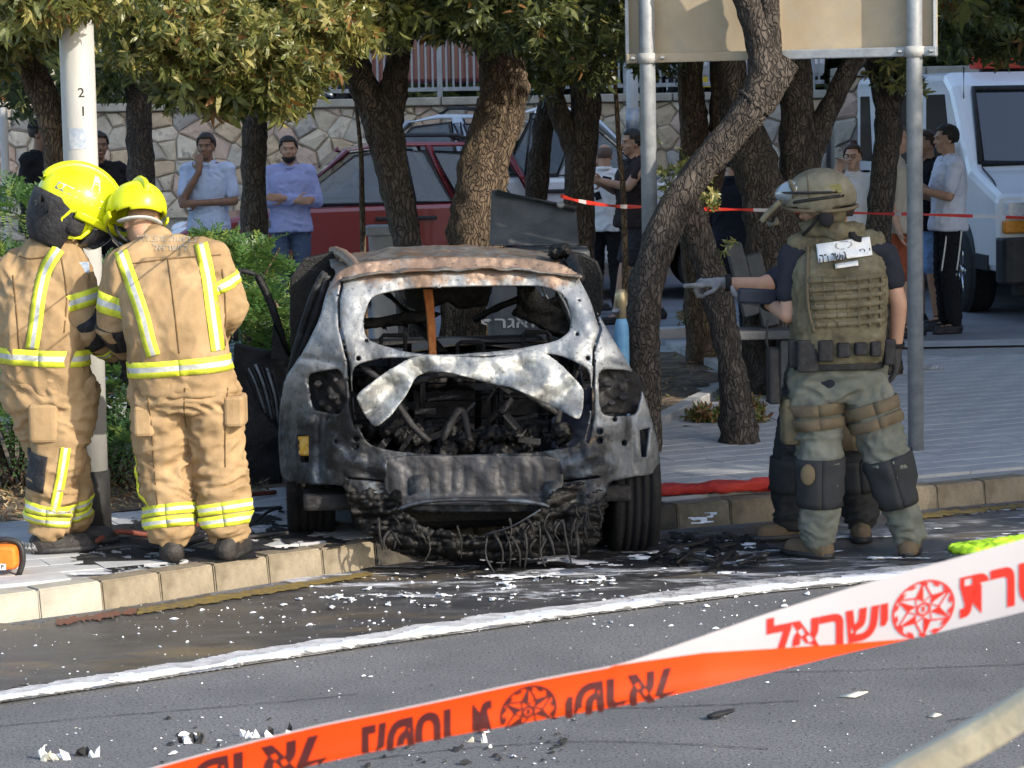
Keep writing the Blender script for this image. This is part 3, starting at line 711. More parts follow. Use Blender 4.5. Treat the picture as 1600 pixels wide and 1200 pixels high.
# withered ground plant round the slanted trunk and leaf litter
DRY = [thin('dry_leaf_green', (.1, .13, .03), (.16, .19, .05), 4, .6, .2), thin('dry_leaf_brown', (.2, .1, .04), (.3, .17, .07), 4, .7, .2), thin('dry_leaf_pale', (.3, .24, .13), (.42, .34, .2), 4, .8, .1)]
t = thing('ground_plant', 'low brown and green plant round the foot of the slanted trunk', 'plant', pave(1140, 655))
part('foliage', leaf_cloud([(pave(1100, 660) + Vector((0, 0, .04)), (.13, .12, .06), 90, .06), (pave(1160, 660) + Vector((0, 0, .06)), (.16, .14, .10), 220, .06), (pave(1150, 655) + Vector((0, 0, .16)), (.1, .1, .12), 60, .05)], DRY, (.45, .5, .05), 70, -.5), DRY, t, smooth=False)
t = thing('ground_plant', 'yellowing ivy tuft at the foot of a rear trunk', 'plant', pave(1100, 515))
part('foliage', leaf_cloud([(pave(1100, 515) + Vector((0, 0, .1)), (.22, .18, .16), 160, .07), (pave(1098, 515) + Vector((0, .1, .4)), (.1, .1, .3), 70, .06)], DRY, (.6, .35, .05), 71, 0), DRY, t, smooth=False)
r = np.random.default_rng(12)
def litter(poly, n, seed, size=.05, mats=DRY, mix=(.1, .5, .4), zoff=.012):
    r = np.random.default_rng(seed); xs = [p.x for p in poly]; ys = [p.y for p in poly]; V = []; F = []; FM = []
    while len(F) < n:
        x = r.uniform(min(xs), max(xs)); y = r.uniform(min(ys), max(ys))
        if not inpoly(x, y, poly): continue
        a = r.uniform(0, 6.28); L = size * r.uniform(.4, 1.3); w_ = L * r.uniform(.2, .5); b = len(V); z = pavez(y) + zoff + r.uniform(0, .015)
        d = np.array([math.cos(a), math.sin(a)]); s = np.array([-d[1], d[0]])
        for k, (u, v, h) in enumerate(((-.5, 0, 0), (0, .5, .006), (.5, 0, r.uniform(0, .03)), (0, -.5, .01))):
            q = d * u * L + s * v * w_; V.append((x + q[0], y + q[1], z + h))
        F.append((b, b + 1, b + 2, b + 3)); FM.append(r.choice(3, p=mix))
    return V, F, FM
o = part('leaf_litter', litter(BED1, 900, 1), DRY, base=(0, 0, 0), smooth=False); tag(o, kind='stuff')
o = part('leaf_litter', litter([pave(*p) for p in [(-60, 720), (-60, 838), (0, 824), (200, 800), (420, 776), (420, 720)]], 2200, 2, .05), DRY, base=(0, 0, 0), smooth=False); tag(o, kind='stuff')
# ================================================================ PEOPLE
def skinm(name, c): return M('skin_' + name, tuple(x * .82 for x in c), c, scale=14, rough=.55, bump=.15, bscale=90, bdist=.002, spec=.35)
def clothm(name, c, var=.1, rough=.9, bump=.35, bs=50): return M('cloth_' + name, tuple(x * (1 - var) for x in c), tuple(x * (1 + var * .5) for x in c), scale=7, rough=rough, bump=bump, bscale=bs, bdist=.006, spec=.15)
SK1 = skinm('tan', (.42, .25, .165)); SK2 = skinm('brown', (.22, .125, .08)); SK3 = skinm('fair', (.52, .33, .24))
M_HAIR = M('hair_dark', (.012, .01, .009), (.035, .028, .022), scale=60, rough=.6, bump=.8, bscale=120, bdist=.004, stretch=(1, 1, .3))
M_EYE = M('eye_dark', (.02, .015, .012), rough=.2); M_EYEW = M('eye_white', (.3, .26, .23), rough=.4); M_LIP = M('lip', (.3, .13, .1), rough=.5)
M_SHOE = M('shoe_black', (.015, .015, .016), (.04, .04, .042), scale=20, rough=.5, bump=.2)
UP = Vector((0, 0, 1))
def nrm(v): v = Vector(v); return v.normalized()
def hand(wrist, d, palm, s=1.0, curl=.5, side=1, point=False, mat_r=.0085):
    """palm and five fingers. d: along the hand, palm: direction the palm faces, side: +1/-1 thumb side"""
    d = nrm(d); palm = nrm(Vector(palm) - d * Vector(palm).dot(d)); lat = d.cross(palm) * side; P = []
    wv = Vector(wrist)
    rot = Matrix((lat, d, palm)).transposed()
    P.append(ellip(wv + d * .05 * s, (.041 * s, .056 * s, .018 * s), rot=rot)); P.append(capsule(wv - d * .02, wv + d * .03 * s, .026 * s, .026 * s))
    for k, (x, L) in enumerate(((.031, .072), (.011, .082), (-.010, .076), (-.030, .058))):
        b = wv + d * .09 * s + lat * x * s; c = curl
        if point and k == 0: c = .02
        elif point: c = 1.15
        spread = lat * x * 1.2
        dirs = []; ang_ = 0
        q = b
        for j, f in enumerate((.45, .33, .26)):
            ang_ += c * (.75 if j == 0 else .95)
            dd = (d * math.cos(ang_) + palm * math.sin(ang_) + spread * .6).normalized(); e = q + dd * L * s * f * 1.05
            P.append(capsule(q, e, (mat_r + .0008 - .0007 * j) * s, (mat_r - .0007 * j) * s, 8)); q = e
    tb = wv + d * .022 * s + lat * .032 * s; t1 = tb + (d * .55 + lat * .62 + palm * .35).normalized() * .042 * s; t2 = t1 + (d * .85 + lat * (.25 - .3 * curl) + palm * .35).normalized() * .036 * s
    P.append(capsule(tb, t1, .013 * s, .011 * s, 8)); P.append(capsule(t1, t2, .0105 * s, .009 * s, 8)); return P
def head_prims(c, f, u, s=1.0):
    """c: centre of the head, f: face direction, u: up"""
    f = nrm(f); u = nrm(Vector(u) - f * Vector(u).dot(f)); l = u.cross(f); rot = Matrix((l, f, u)).transposed(); c = Vector(c)
    E = lambda p, r: ellip(c + rot @ (Vector(p) * s), tuple(x * s for x in r), rot=rot)
    return [E((0, -.012, .028), (.076, .094, .086)), E((0, .018, -.028), (.062, .074, .088)), E((0, .05, -.086), (.036, .034, .03)), E((.0, .082, -.012), (.013, .022, .026)), E((0, .1, -.024), (.016, .014, .012)),
            E((0, .078, .028), (.056, .018, .014)), E((.076, -.008, -.012), (.01, .022, .032)), E((-.076, -.008, -.012), (.01, .022, .032)), E((0, .078, -.058), (.026, .016, .012)), E((.04, .05, -.03), (.024, .03, .024)), E((-.04, .05, -.03), (.024, .03, .024))], rot, c
def cap_shell(c, rot, r, keep, seg=40, rings=28, noise=.0, thick=.006):
    V, F = ellip(c, r, seg, rings, rot); out = []
    loc = [rot.inverted() @ (Vector(v) - Vector(c)) for v in V]
    for f in F:
        m = sum((loc[i] for i in f), Vector()) / 4
        if keep(Vector((m.x / r[0], m.y / r[1], m.z / r[2]))): out.append(f)
    if noise:
        V = [Vector(v) + (Vector(v) - Vector(c)).normalized() * noise * mnoise.noise(Vector(v) * 60) for v in V]
    used = sorted({i for f in out for i in f}); mp = {k: i for i, k in enumerate(used)}
    return [V[i] for i in used], [tuple(mp[i] for i in f) for f in out]
def face_parts(t, rot, c, s=1.0, hair=M_HAIR, beard=False, bald=False, glasses=False, bun=False, longhair=False, skinmat=None, cap_mat=None):
    E = lambda p, r: ellip(c + rot @ (Vector(p) * s), tuple(x * s for x in r), 10, 8, rot)
    for x in (-.031, .031):
        e = part('eye', E((x, .0765, .006), (.0105, .008, .0045)), M_EYEW, t); part('iris', E((x, .0825, .006), (.0055, .004, .0048)), M_EYE, e)
        part('eyebrow', E((x, .088, .026), (.018, .006, .0035)), hair, t)
    part('lips', E((0, .09, -.06), (.021, .007, .007)), M_LIP, t)
    rr = (.085 * s, .104 * s, .096 * s); cc = c + rot @ Vector((0, -.014 * s, .03 * s))
    if not bald:
        k = (lambda p: (p.z > .1 - p.y * .0 and not (p.y > .55 and p.z < .52)) or (p.y < .12 and p.z > -.62 - (.9 if longhair else 0)))
        part('hair', cap_shell(cc, rot, rr, k, noise=.008), hair, t, solid=.012)
    else:
        part('hair', cap_shell(cc, rot, (rr[0] * .965, rr[1] * .965, rr[2] * .95), lambda p: p.y < .2 and -.6 < p.z < .55, noise=.002), skinm('stubble', (.13, .085, .065)), t, solid=.004)
    if bun: part('hair_bun', E((0, -.03, .135), (.035, .035, .032)), hair, t)
    if beard: part('beard', cap_shell(c + rot @ Vector((0, .02 * s, -.034 * s)), rot, (.068 * s, .082 * s, .096 * s), lambda p: p.z < -.3 and p.y > -.2 and not (abs(p.x) < .3 and p.z > -.4), noise=.006), hair, t, solid=.008)
    if glasses:
        for x in (-.031, .031): part('spectacle_lens', tube([c + rot @ Vector((x + .022 * math.cos(a), .1, .006 + .017 * math.sin(a))) for a in np.linspace(0, 6.28, 14)], .0025, 6), M_EYE, t)
        part('spectacle_bridge', tube([c + rot @ Vector((x, .102, .012)) for x in (-.01, .01)], .002, 6), M_EYE, t)
    if cap_mat:
        cp = part('cap', cap_shell(cc, rot, (rr[0] * 1.08, rr[1] * 1.08, rr[2] * 1.1), lambda p: p.z > .12), cap_mat, t, solid=.008)
        part('peak', xf(box((0, .13 * s, .05 * s), (.14 * s, .1 * s, .01)), Matrix.Translation(c) @ rot.to_4x4()), cap_mat, cp, bevel=.004)
PROF = [(-.12, .115, .10), (0, .165, .115), (.2, .152, .108), (.42, .150, .108), (.65, .168, .118), (.85, .172, .108), (1.0, .135, .085)]
def torso_secs(J, grow=0.0, prof=PROF, kw=1.0, kd=1.0, t0=-1, t1=9):
    hc = (J['hl'] + J['hr']) / 2; sc = (J['sl'] + J['sr']) / 2; ax = sc - hc; la = nrm(J['hr'] - J['hl']); lb = nrm(J['sr'] - J['sl']); bend = J.get('bend', Vector())
    S = []
    for t, wd, dp in prof:
        if t < t0 or t > t1: continue
        q = min(max(t, 0), 1); l = nrm(la.lerp(lb, q)); f = nrm(l.cross(nrm(ax)))
        S.append((hc + ax * t + bend * math.sin(math.pi * q), l * (wd * kw + grow), f * (dp * kd + grow)))
    return S
def limb(a, b, c, r0, r1, r2, r3, g=0.0): return [capsule(a, b, r0 + g, r1 + g), capsule(b, c, r1 + g, r2 + g)]
def body_prims(J, bulk=1.0, hands=True, face=None, up=UP, hs=1.0):
    P = [loft(torso_secs(J, 0, kw=bulk, kd=bulk))]
    hp, rot, c = head_prims(J['hd'], face or J['face'], up, hs); P += hp
    P.append(capsule(J['nk'] - Vector((0, 0, .03)), J['hd'] + rot @ Vector((0, -.02, -.05)), .06, .054))
    for k in 'lr':
        P += limb(J['s' + k], J['e' + k], J['w' + k], .052 * bulk, .042, .029, .03); P.append(capsule(J['nk'], J['s' + k], .05, .054 * bulk))
        P += limb(J['h' + k], J['k' + k], J['a' + k], .082 * bulk, .056, .04, .04); f = J['t' + k] - J['a' + k]
        calf = J['k' + k].lerp(J['a' + k], .3); P.append(capsule(J['k' + k].lerp(J['a' + k], .1), J['k' + k].lerp(J['a' + k], .55), .056, .046))
        P.append(capsule(J['a' + k] - nrm(f) * .03 - Vector((0, 0, .045)), J['t' + k] - nrm(f) * .03, .034, .026))
        if hands:
            P += hand(J['w' + k], J.get('hd' + k, J['w' + k] - J['e' + k]), J.get('hp' + k, J['face']), curl=J.get('hc' + k, .45), side=J.get('hside' + k, 1))
    return P, rot, c
def shoes(t, J, mat, name='shoe', r=.042, high=.0, sole=None):
    for k in 'lr':
        a = J['a' + k]; tt = J['t' + k]; f = nrm(Vector((tt.x - a.x, tt.y - a.y, 0))); g = min(tt.z, a.z - .07)
        b = Vector((a.x, a.y, 0))
        h0 = Vector((a.x, a.y, tt.z)) - f * .035; pr = [capsule(h0 + UP * .015, Vector((tt.x, tt.y, tt.z)) - f * .035 + UP * .004, r, r * .88), capsule(h0 + UP * .01, a, r * .98, r * 1.02)]
        if high: pr.append(capsule(a, a + UP * high, r * 1.02, r * 1.15))
        o = skin(name, pr, mat, t, voxel=.007, smooth=3, amp=.003, freq=20)
        part('sole', loft([(h0.lerp(Vector((tt.x, tt.y, tt.z)), .46) + UP * (z - .05 + .024), f.cross(UP) * r * 1.06, f * min(.16, .14 * r / .042)) for z in (0, .026)]), sole or M_SHOE, o)
def ribbon(t, name, rings, mats, bv, off=.005, solid=.003, split=(0, .34, .66, 1.0), idx=(0, 1, 0)):
    """rings: list of (origin_a, origin_b, direction): a strip between a and b dropped along direction on to the cloth"""
    V = []; F = []; FM = []; m = len(split)
    for a, b, d in rings:
        d = nrm(d)
        for q in split:
            o = Vector(a).lerp(Vector(b), q); h, n, i, dist = bv.ray_cast(o, d)
            if h is None:
                h, n, i, dist = bv.find_nearest(o + d * .3)
            V.append(h - d * off)
    for i in range(len(rings) - 1):
        for j in range(m - 1): F.append((i * m + j, (i + 1) * m + j, (i + 1) * m + j + 1, i * m + j + 1)); FM.append(idx[j])
    return part(name, (V, F, FM), mats, t, solid=solid)
def bvh_world(o):
    off = Vector(rootof(o).location); me = o.data
    return BVHTree.FromPolygons([v.co + off for v in me.vertices], [tuple(p.vertices) for p in me.polygons])
def limb_band(t, name, a, b, t0, t1, bv, mats, n=28, r=.12, ang0=0, ang1=360, split=(0, .34, .66, 1.0), idx=(0, 1, 0), off=.005, solid=.003, ref=None):
    """band round a limb: cast outwards from the limb's axis; ang 0 faces ref (default: the camera side)"""
    a = Vector(a); b = Vector(b); d = (b - a).normalized(); ref = Vector(ref or (0, -1, 0)); u = nrm(ref - d * ref.dot(d)); v = d.cross(u); V = []; F = []; FM = []; m = len(split)
    for k in range(n + 1):
        th = R(ang0 + (ang1 - ang0) * k / n); o = (u * math.cos(th) + v * math.sin(th))
        for q in split:
            p = a.lerp(b, t0 + (t1 - t0) * q); h, _n, _i, dist = bv.ray_cast(p, o)
            V.append(p + o * (min(dist if h is not None else r, r) + off))
    for i in range(n):
        for j in range(m - 1): F.append((i * m + j, (i + 1) * m + j, (i + 1) * m + j + 1, i * m + j + 1)); FM.append(idx[j])
    return part(name, (V, F, FM), mats, t, solid=solid)
def ring_band(t, name, c, lat, fwd, h, bv, mats, n=56, r=.26, tilt=None, **kw):
    ax = nrm(Vector(tilt or (0, 0, -1))); return limb_band(t, name, Vector(c), Vector(c) + ax * h, 0, 1, bv, mats, n=n, r=r, **kw)
def drop(t, name, pxs, wd, Y, bv, mats, n=26, **kw):
    """strip traced along pixels and laid on the cloth along the line of sight"""
    pts = resample([Vector((x, y, 0)) for x, y in pxs], n); R_ = []
    for i, p in enumerate(pts):
        d = nrm(pts[min(i + 1, n - 1)] - pts[max(i - 1, 0)]); s_ = Vector((-d.y, d.x, 0)) * wd / 2
        a = pix(p.x - s_.x, p.y - s_.y, Y - .9); b = pix(p.x + s_.x, p.y + s_.y, Y - .9); R_.append((a, b, ray(p.x, p.y)))
    return ribbon(t, name, R_, mats, bv, **kw)

# ---------------------------------------------------------------- the two firefighters
M_TAN = M('turnout_tan', (.245, .165, .086), (.36, .25, .137), scale=5, rough=.88, bump=.5, bscale=26, bdist=.007, c3=(.12, .075, .04), s3=3.5, lo3=.57, hi3=.75, spec=.2)
M_FLUO = M('fluorescent_yellow', (.5, .54, .03), (.62, .66, .06), scale=30, rough=.6, spec=.3, c3=(.33, .33, .07), s3=9, lo3=.55, hi3=.75); M_SILV = M('silver_reflector', (.34, .36, .35), (.5, .52, .5), scale=40, rough=.4, spec=.6)
M_BLKP = M('black_patch', (.012, .012, .014), (.03, .03, .034), scale=25, rough=.7, bump=.5, bscale=60); M_HELM = M('helmet_yellow', (.54, .60, .008), (.62, .67, .012), scale=8, rough=.32, spec=.4, c3=(.34, .36, .05), s3=7, lo3=.58, hi3=.8, rvar=.1)
M_GLOVE = M('black_glove', (.015, .014, .014), (.04, .036, .034), scale=20, rough=.6, bump=.4, bscale=50); M_GREY = M('grey_print', (.3, .26, .2), rough=.9)
TAPEM = [M_FLUO, M_SILV]
def decal(t, name, body, o, right, up, d, wd, ht, mat, bv, bold=.01, off=.004):
    V, F = text_vf(body, bold, wd, ht); out = []
    for x, y, z in V:
        p = Vector(o) + Vector(right) * (x - wd / 2) + Vector(up) * (y - ht / 2); h = bv.ray_cast(p, nrm(d))[0]
        out.append((h if h is not None else p) - nrm(d) * off)
    return part(name, (out, F), mat, t, smooth=False)
def legs_cloth(t, J, mat, r=(.115, .105, .09), grow=0, hem=.93, amp=.012, name='trousers', top=.12, voxel=.01, prof=None, freq=7, squash=1.7, seed=0, kw=1.0, knee=None):
    P = [loft(torso_secs(J, grow, prof or [(-.17, .12, .11), (-.08, .17, .13), (0, .18, .13), (top, .165, .125)], kw=kw))]
    for k in 'lr':
        a = J['k' + k].lerp(J['a' + k], hem); P += [capsule(J['h' + k], J['k' + k], r[0], r[1]), capsule(J['k' + k], a, r[1], r[2])]
    return skin(name, P, mat, t, voxel=voxel, smooth=5, amp=amp, freq=freq, squash=squash, seed=seed)

def firefighter_b():
    Y = pave(300, 878).y; q = lambda x, y, d=0: pix(x, y, Y + d)
    J = dict(hd=q(222, 352, .2), nk=q(242, 384, .1), sl=q(196, 420, .02), sr=q(326, 405, .02), el=q(178, 505, .05), wl=q(200, 545, .33), er=q(358, 480, .06), wr=q(320, 545, .36),
             hl=q(247, 606), hr=q(328, 606), kl=q(256, 722, .06), kr=q(340, 715, .06), al=q(268, 842, .0), ar=q(357, 842, .02), face=Vector((-.25, .75, -.62)), bend=Vector((0, -.05, 0)))
    J['tl'] = J['al'] + Vector((-.03, .22, -.085)); J['tr'] = J['ar'] + Vector((.05, .22, -.085))
    for k in 'lr': J['a' + k].z = pavez(Y) + .105; J['t' + k].z = pavez(Y) + .035
    t = thing('person', 'firefighter with back to camera in tan turnout suit and lime helmet beside the wreck', 'person', (J['al'] + J['ar']) / 2 * 1.0)
    t.location.z = pavez(Y)
    P, rot, c = body_prims(J, hands=False, up=Vector((.1, .5, .8)))
    skin('body', P, SK1, t, voxel=.009, smooth=3)
    JP = [(-.06, .235, .16), (.1, .235, .165), (.3, .225, .165), (.55, .225, .17), (.8, .225, .165), (.95, .19, .14), (1.06, .12, .1)]
    ar = []
    for k in 'lr':
        ar += [capsule(J['s' + k], J['e' + k], .098, .088), capsule(J['e' + k], J['e' + k].lerp(J['w' + k], .88), .086, .068)]
    ar.append(capsule(J['nk'] - UP * .02, J['nk'] + UP * .02 + Vector((0, .03, 0)), .1, .08)); ar += [capsule(J['nk'] - UP * .05, J['s' + k], .105, .1) for k in 'lr']
    jk = skin('jacket', [loft(torso_secs(J, 0, JP), ex=2.6)] + ar, M_TAN, t, voxel=.0085, smooth=6, amp=.012, freq=6.5, squash=.8, seed=2)
    bv = bvh_world(jk)
    drop(t, 'brace_band', [(188, 392), (205, 440), (222, 490), (232, 530), (240, 556)], 23, Y, bv, TAPEM); drop(t, 'brace_band', [(314, 380), (325, 430), (333, 490), (341, 548)], 23, Y, bv, TAPEM)
    ring_band(t, 'hem_band', q(287, 556, .02), None, None, .072, bv, TAPEM, tilt=(.06, 0, -1))
    limb_band(t, 'sleeve_band', J['sr'], J['er'], .38, .62, bv, TAPEM, split=(0, .3, .42, .58, .7, 1), idx=(0, 1, 1, 1, 0)); limb_band(t, 'sleeve_band', J['sl'], J['el'], .45, .8, bv, TAPEM)
    decal(jk, 'back_lettering', 'הלצהו תואבכ', q(262, 372, -.8), (1, 0, -.04), (.04, 0, 1), ray(262, 372), .26, .032, M_GREY, bv, .02); decal(jk, 'back_lettering', 'לארשיל', q(266, 386, -.8), (1, 0, -.04), (.04, 0, 1), ray(266, 386), .16, .032, M_GREY, bv, .02)
    M_SEAM = M('seam_dark_tan', (.13, .08, .035), rough=.9)  # seam lines in thin dark tan, a colour of their own
    for pl in ([(205, 412), (270, 404), (345, 398)], [(262, 404), (272, 480), (280, 552)], [(347, 420), (352, 470), (352, 540)]): drop(jk, 'seam', pl, 2.2, Y, bv, [M_SEAM], n=20, split=(0, 1), idx=(0,), off=.002, solid=.002)
    # dark padded elbow on the left arm
    limb_band(jk, 'elbow_patch', J['el'].lerp(J['sl'], .22), J['el'].lerp(J['wl'], .55), 0, 1, bv, [M_BLKP], split=tuple(np.linspace(0, 1, 7)), idx=(0,) * 6, off=.006, r=.115)
    tr = legs_cloth(t, J, M_TAN, (.135, .125, .118), hem=.8, amp=.02, seed=5, freq=6, squash=1.9, prof=[(-.2, .14, .12), (-.1, .21, .155), (0, .215, .16), (.14, .2, .15)])
    bt = bvh_world(tr)
    for k in 'lr':
        limb_band(t, 'ankle_band', J['k' + k], J['a' + k], .56, .70, bt, TAPEM, r=.16); limb_band(t, 'ankle_band', J['k' + k], J['a' + k], .72, .86, bt, TAPEM, r=.16)
    kl = J['kl'] + Vector((-.1, 0, 0)); ribbon(t, 'side_piping', [(kl.lerp(J['al'], f) + Vector((-.35, -.06, 0)), kl.lerp(J['al'], f) + Vector((-.35, -.03, 0)), (1, 0, 0)) for f in np.linspace(-.1, .6, 14)], TAPEM, bt, split=(0, 1), idx=(0,))
    for pl in ([(289, 606), (288, 640), (291, 668)], [(228, 606), (236, 660), (240, 720), (246, 790)], [(356, 606), (352, 660), (352, 730)]): drop(tr, 'seam', pl, 2.2, Y, bt, [M_SEAM], n=18, split=(0, 1), idx=(0,), off=.002, solid=.002)
    # pockets
    for x, y in ((228, 655), (368, 640)):
        p = q(x, y, -.02); part('pocket', loft([(p + UP * z, Vector((.05, 0, 0)), Vector((0, .1, 0))) for z in (-.07, 0, .07)], ex=5), M_TAN, tr, bevel=.015)
    shoes(t, J, M_GLOVE, 'boot', .055, .12)
    for k, sd in (('l', 1), ('r', -1)): skin('glove', hand(J['w' + k], J['w' + k] - J['e' + k], (0, 0, -1), 1.15, .6, sd, mat_r=.011), M_GLOVE, t, voxel=.006, smooth=2)
    helmet(t, q(213, 330, .2), Vector((-.45, .75, -.4)), Vector((-.1, .45, .85)), 1.02, 0)
    # orange strap hanging at the side
    part('orange_strap', tube(resample([q(362, 585, .02), q(372, 620, .02), q(374, 690, .05)], 12), .011, 8, flat=.4), M('orange_web', (.6, .12, .02), (.7, .18, .04), scale=20), t)
def helmet(t, c, f, u, s, style):
    """jet-style firefighting helmet: shell with comb, brim, reflective stickers, ear cup, visor and neck curtain"""
    f = nrm(f); u = nrm(Vector(u) - f * Vector(u).dot(f)); l = u.cross(f); rot = Matrix((l, f, u)).transposed()
    Mx = Matrix.Translation(c) @ rot.to_4x4()
    r = (.128 * s, .152 * s, .128 * s); loc = lambda p: c + rot @ Vector(p)
    lowb = -.42 if style else -.18
    V, F = cap_shell(c, rot, r, lambda p: p.z > ((-.8 if abs(p.x) > .5 and -.55 < p.y < .5 else -.3 - .25 * max(0, -p.y)) if style else -.12 - .3 * max(0, -p.y)), 48, 32)
    hl = part('helmet', (V, F), M_HELM, t, solid=.012)
    part('comb', tube([loc((0, r[1] * 1.03 * math.sin(a), r[2] * 1.03 * math.cos(a))) for a in np.linspace(-1.4, 1.3, 18)], .016, 8, flat=1.6), M_HELM, hl)
    for sx in (-1, 1):
        part('reflective_sticker', ([loc((sx * r[0] * 1.03 * math.cos(b) , r[1] * 1.03 * math.cos(b) * math.sin(a), r[2] * 1.04 * math.sin(b))) if False else loc((sx * r[0] * 1.025 * math.cos(b) * math.cos(a), r[1] * 1.03 * math.cos(b) * math.sin(a), r[2] * 1.03 * math.sin(b))) for b in (.12, .34) for a in np.linspace(-.9, .5, 8)],
             [(i, i + 1, i + 9, i + 8) for i in range(7)]), M_SILV, hl, solid=.004)
        part('reflective_sticker', ([loc((sx * r[0] * 1.025 * math.cos(b) * math.cos(a), r[1] * 1.03 * math.cos(b) * math.sin(a), r[2] * 1.03 * math.sin(b))) for a in (-.05, .2) for b in np.linspace(.5, 1.1, 6)],
             [(i, i + 1, i + 7, i + 6) for i in range(5)]), M_SILV, hl, solid=.004)
        if not style: continue
        part('ear_cup', xf(loft([((sx * (.108 + .02 * z) * s, -.005, -.075 * s), Vector((0, .045 * (1 - .25 * z), 0)), Vector((0, 0, .05 * (1 - .25 * z)))) for z in (0, .6, 1)], ex=3), Mx), M_BLKP, hl)
        part('ear_rim', tube([loc((sx * (.112 + .012 * math.sin(a)) * s, -.005 + .07 * math.cos(a), -.07 * s + .068 * math.sin(a))) for a in np.linspace(0, 6.29, 9)], .009, 8), M_HELM, hl)
    part('brim', cap_shell(c - u * .035, rot, (r[0] * 1.1, r[1] * 1.17, r[2] * .5), lambda p: -.3 < p.z < .15 and p.y > -.2 + (2 if False else 0)), M_HELM, hl, solid=.01)
    part('visor', cap_shell(c + f * .02 - u * .04, rot, (r[0] * .95, r[1] * 1.0, r[2] * 1.05), lambda p: -.8 < p.z < -.1 and p.y > .25), glass('visor_smoke', (.03, .03, .032), alpha=.85), hl, solid=.004)
    part('chin_strap', tube([loc((sx * .1 * math.cos(0), .0, -.06)) if False else loc((.095 * math.sin(a), .03, -.06 - .1 * math.cos(a) * .9)) for a in np.linspace(-1.5, 1.5, 12) for sx in (1,)], .008, 6), M_BLKP, hl)
    if style:   # neck curtain
        part('neck_curtain', cap_shell(c - f * .012 - u * .035, rot, (r[0] * .96, r[1] * 1.02, r[2] * 1.55), lambda p: p.z < .1 and p.z > -.75 and p.y < .05), M_BLKP, hl, solid=.01)
        bv = bvh_world(hl); sd = l if (loc((1, 0, 0)) - loc((0, 0, 0))).y < 0 else -l
        rt = f if f.x > 0 else -f
        d = Vector((-.2, 1, -.15)); decal(hl, 'helmet_lettering', 'ןגמ', c - f * .075 + u * .02 - Vector((0, .5, 0)), Vector((.35, 0, -.94)), Vector((.94, 0, .35)), d, .07, .03, M_BLKP, bv, .03, .003)
        decal(hl, 'helmet_number', '77', c - f * .1 - u * .02 - Vector((0, .5, 0)), Vector((.35, 0, -.94)) * -1 if False else Vector((.9, 0, .3)), Vector((-.3, 0, .9)), d, .035, .026, M_BLKP, bv, .0, .003)
    else:
        part('neck_strap', tube([loc((.1 * math.sin(a), -.1 * math.cos(a), -.075)) for a in np.linspace(-1.3, 1.3, 14)], .018, 8, flat=.4), M_SILV, hl)
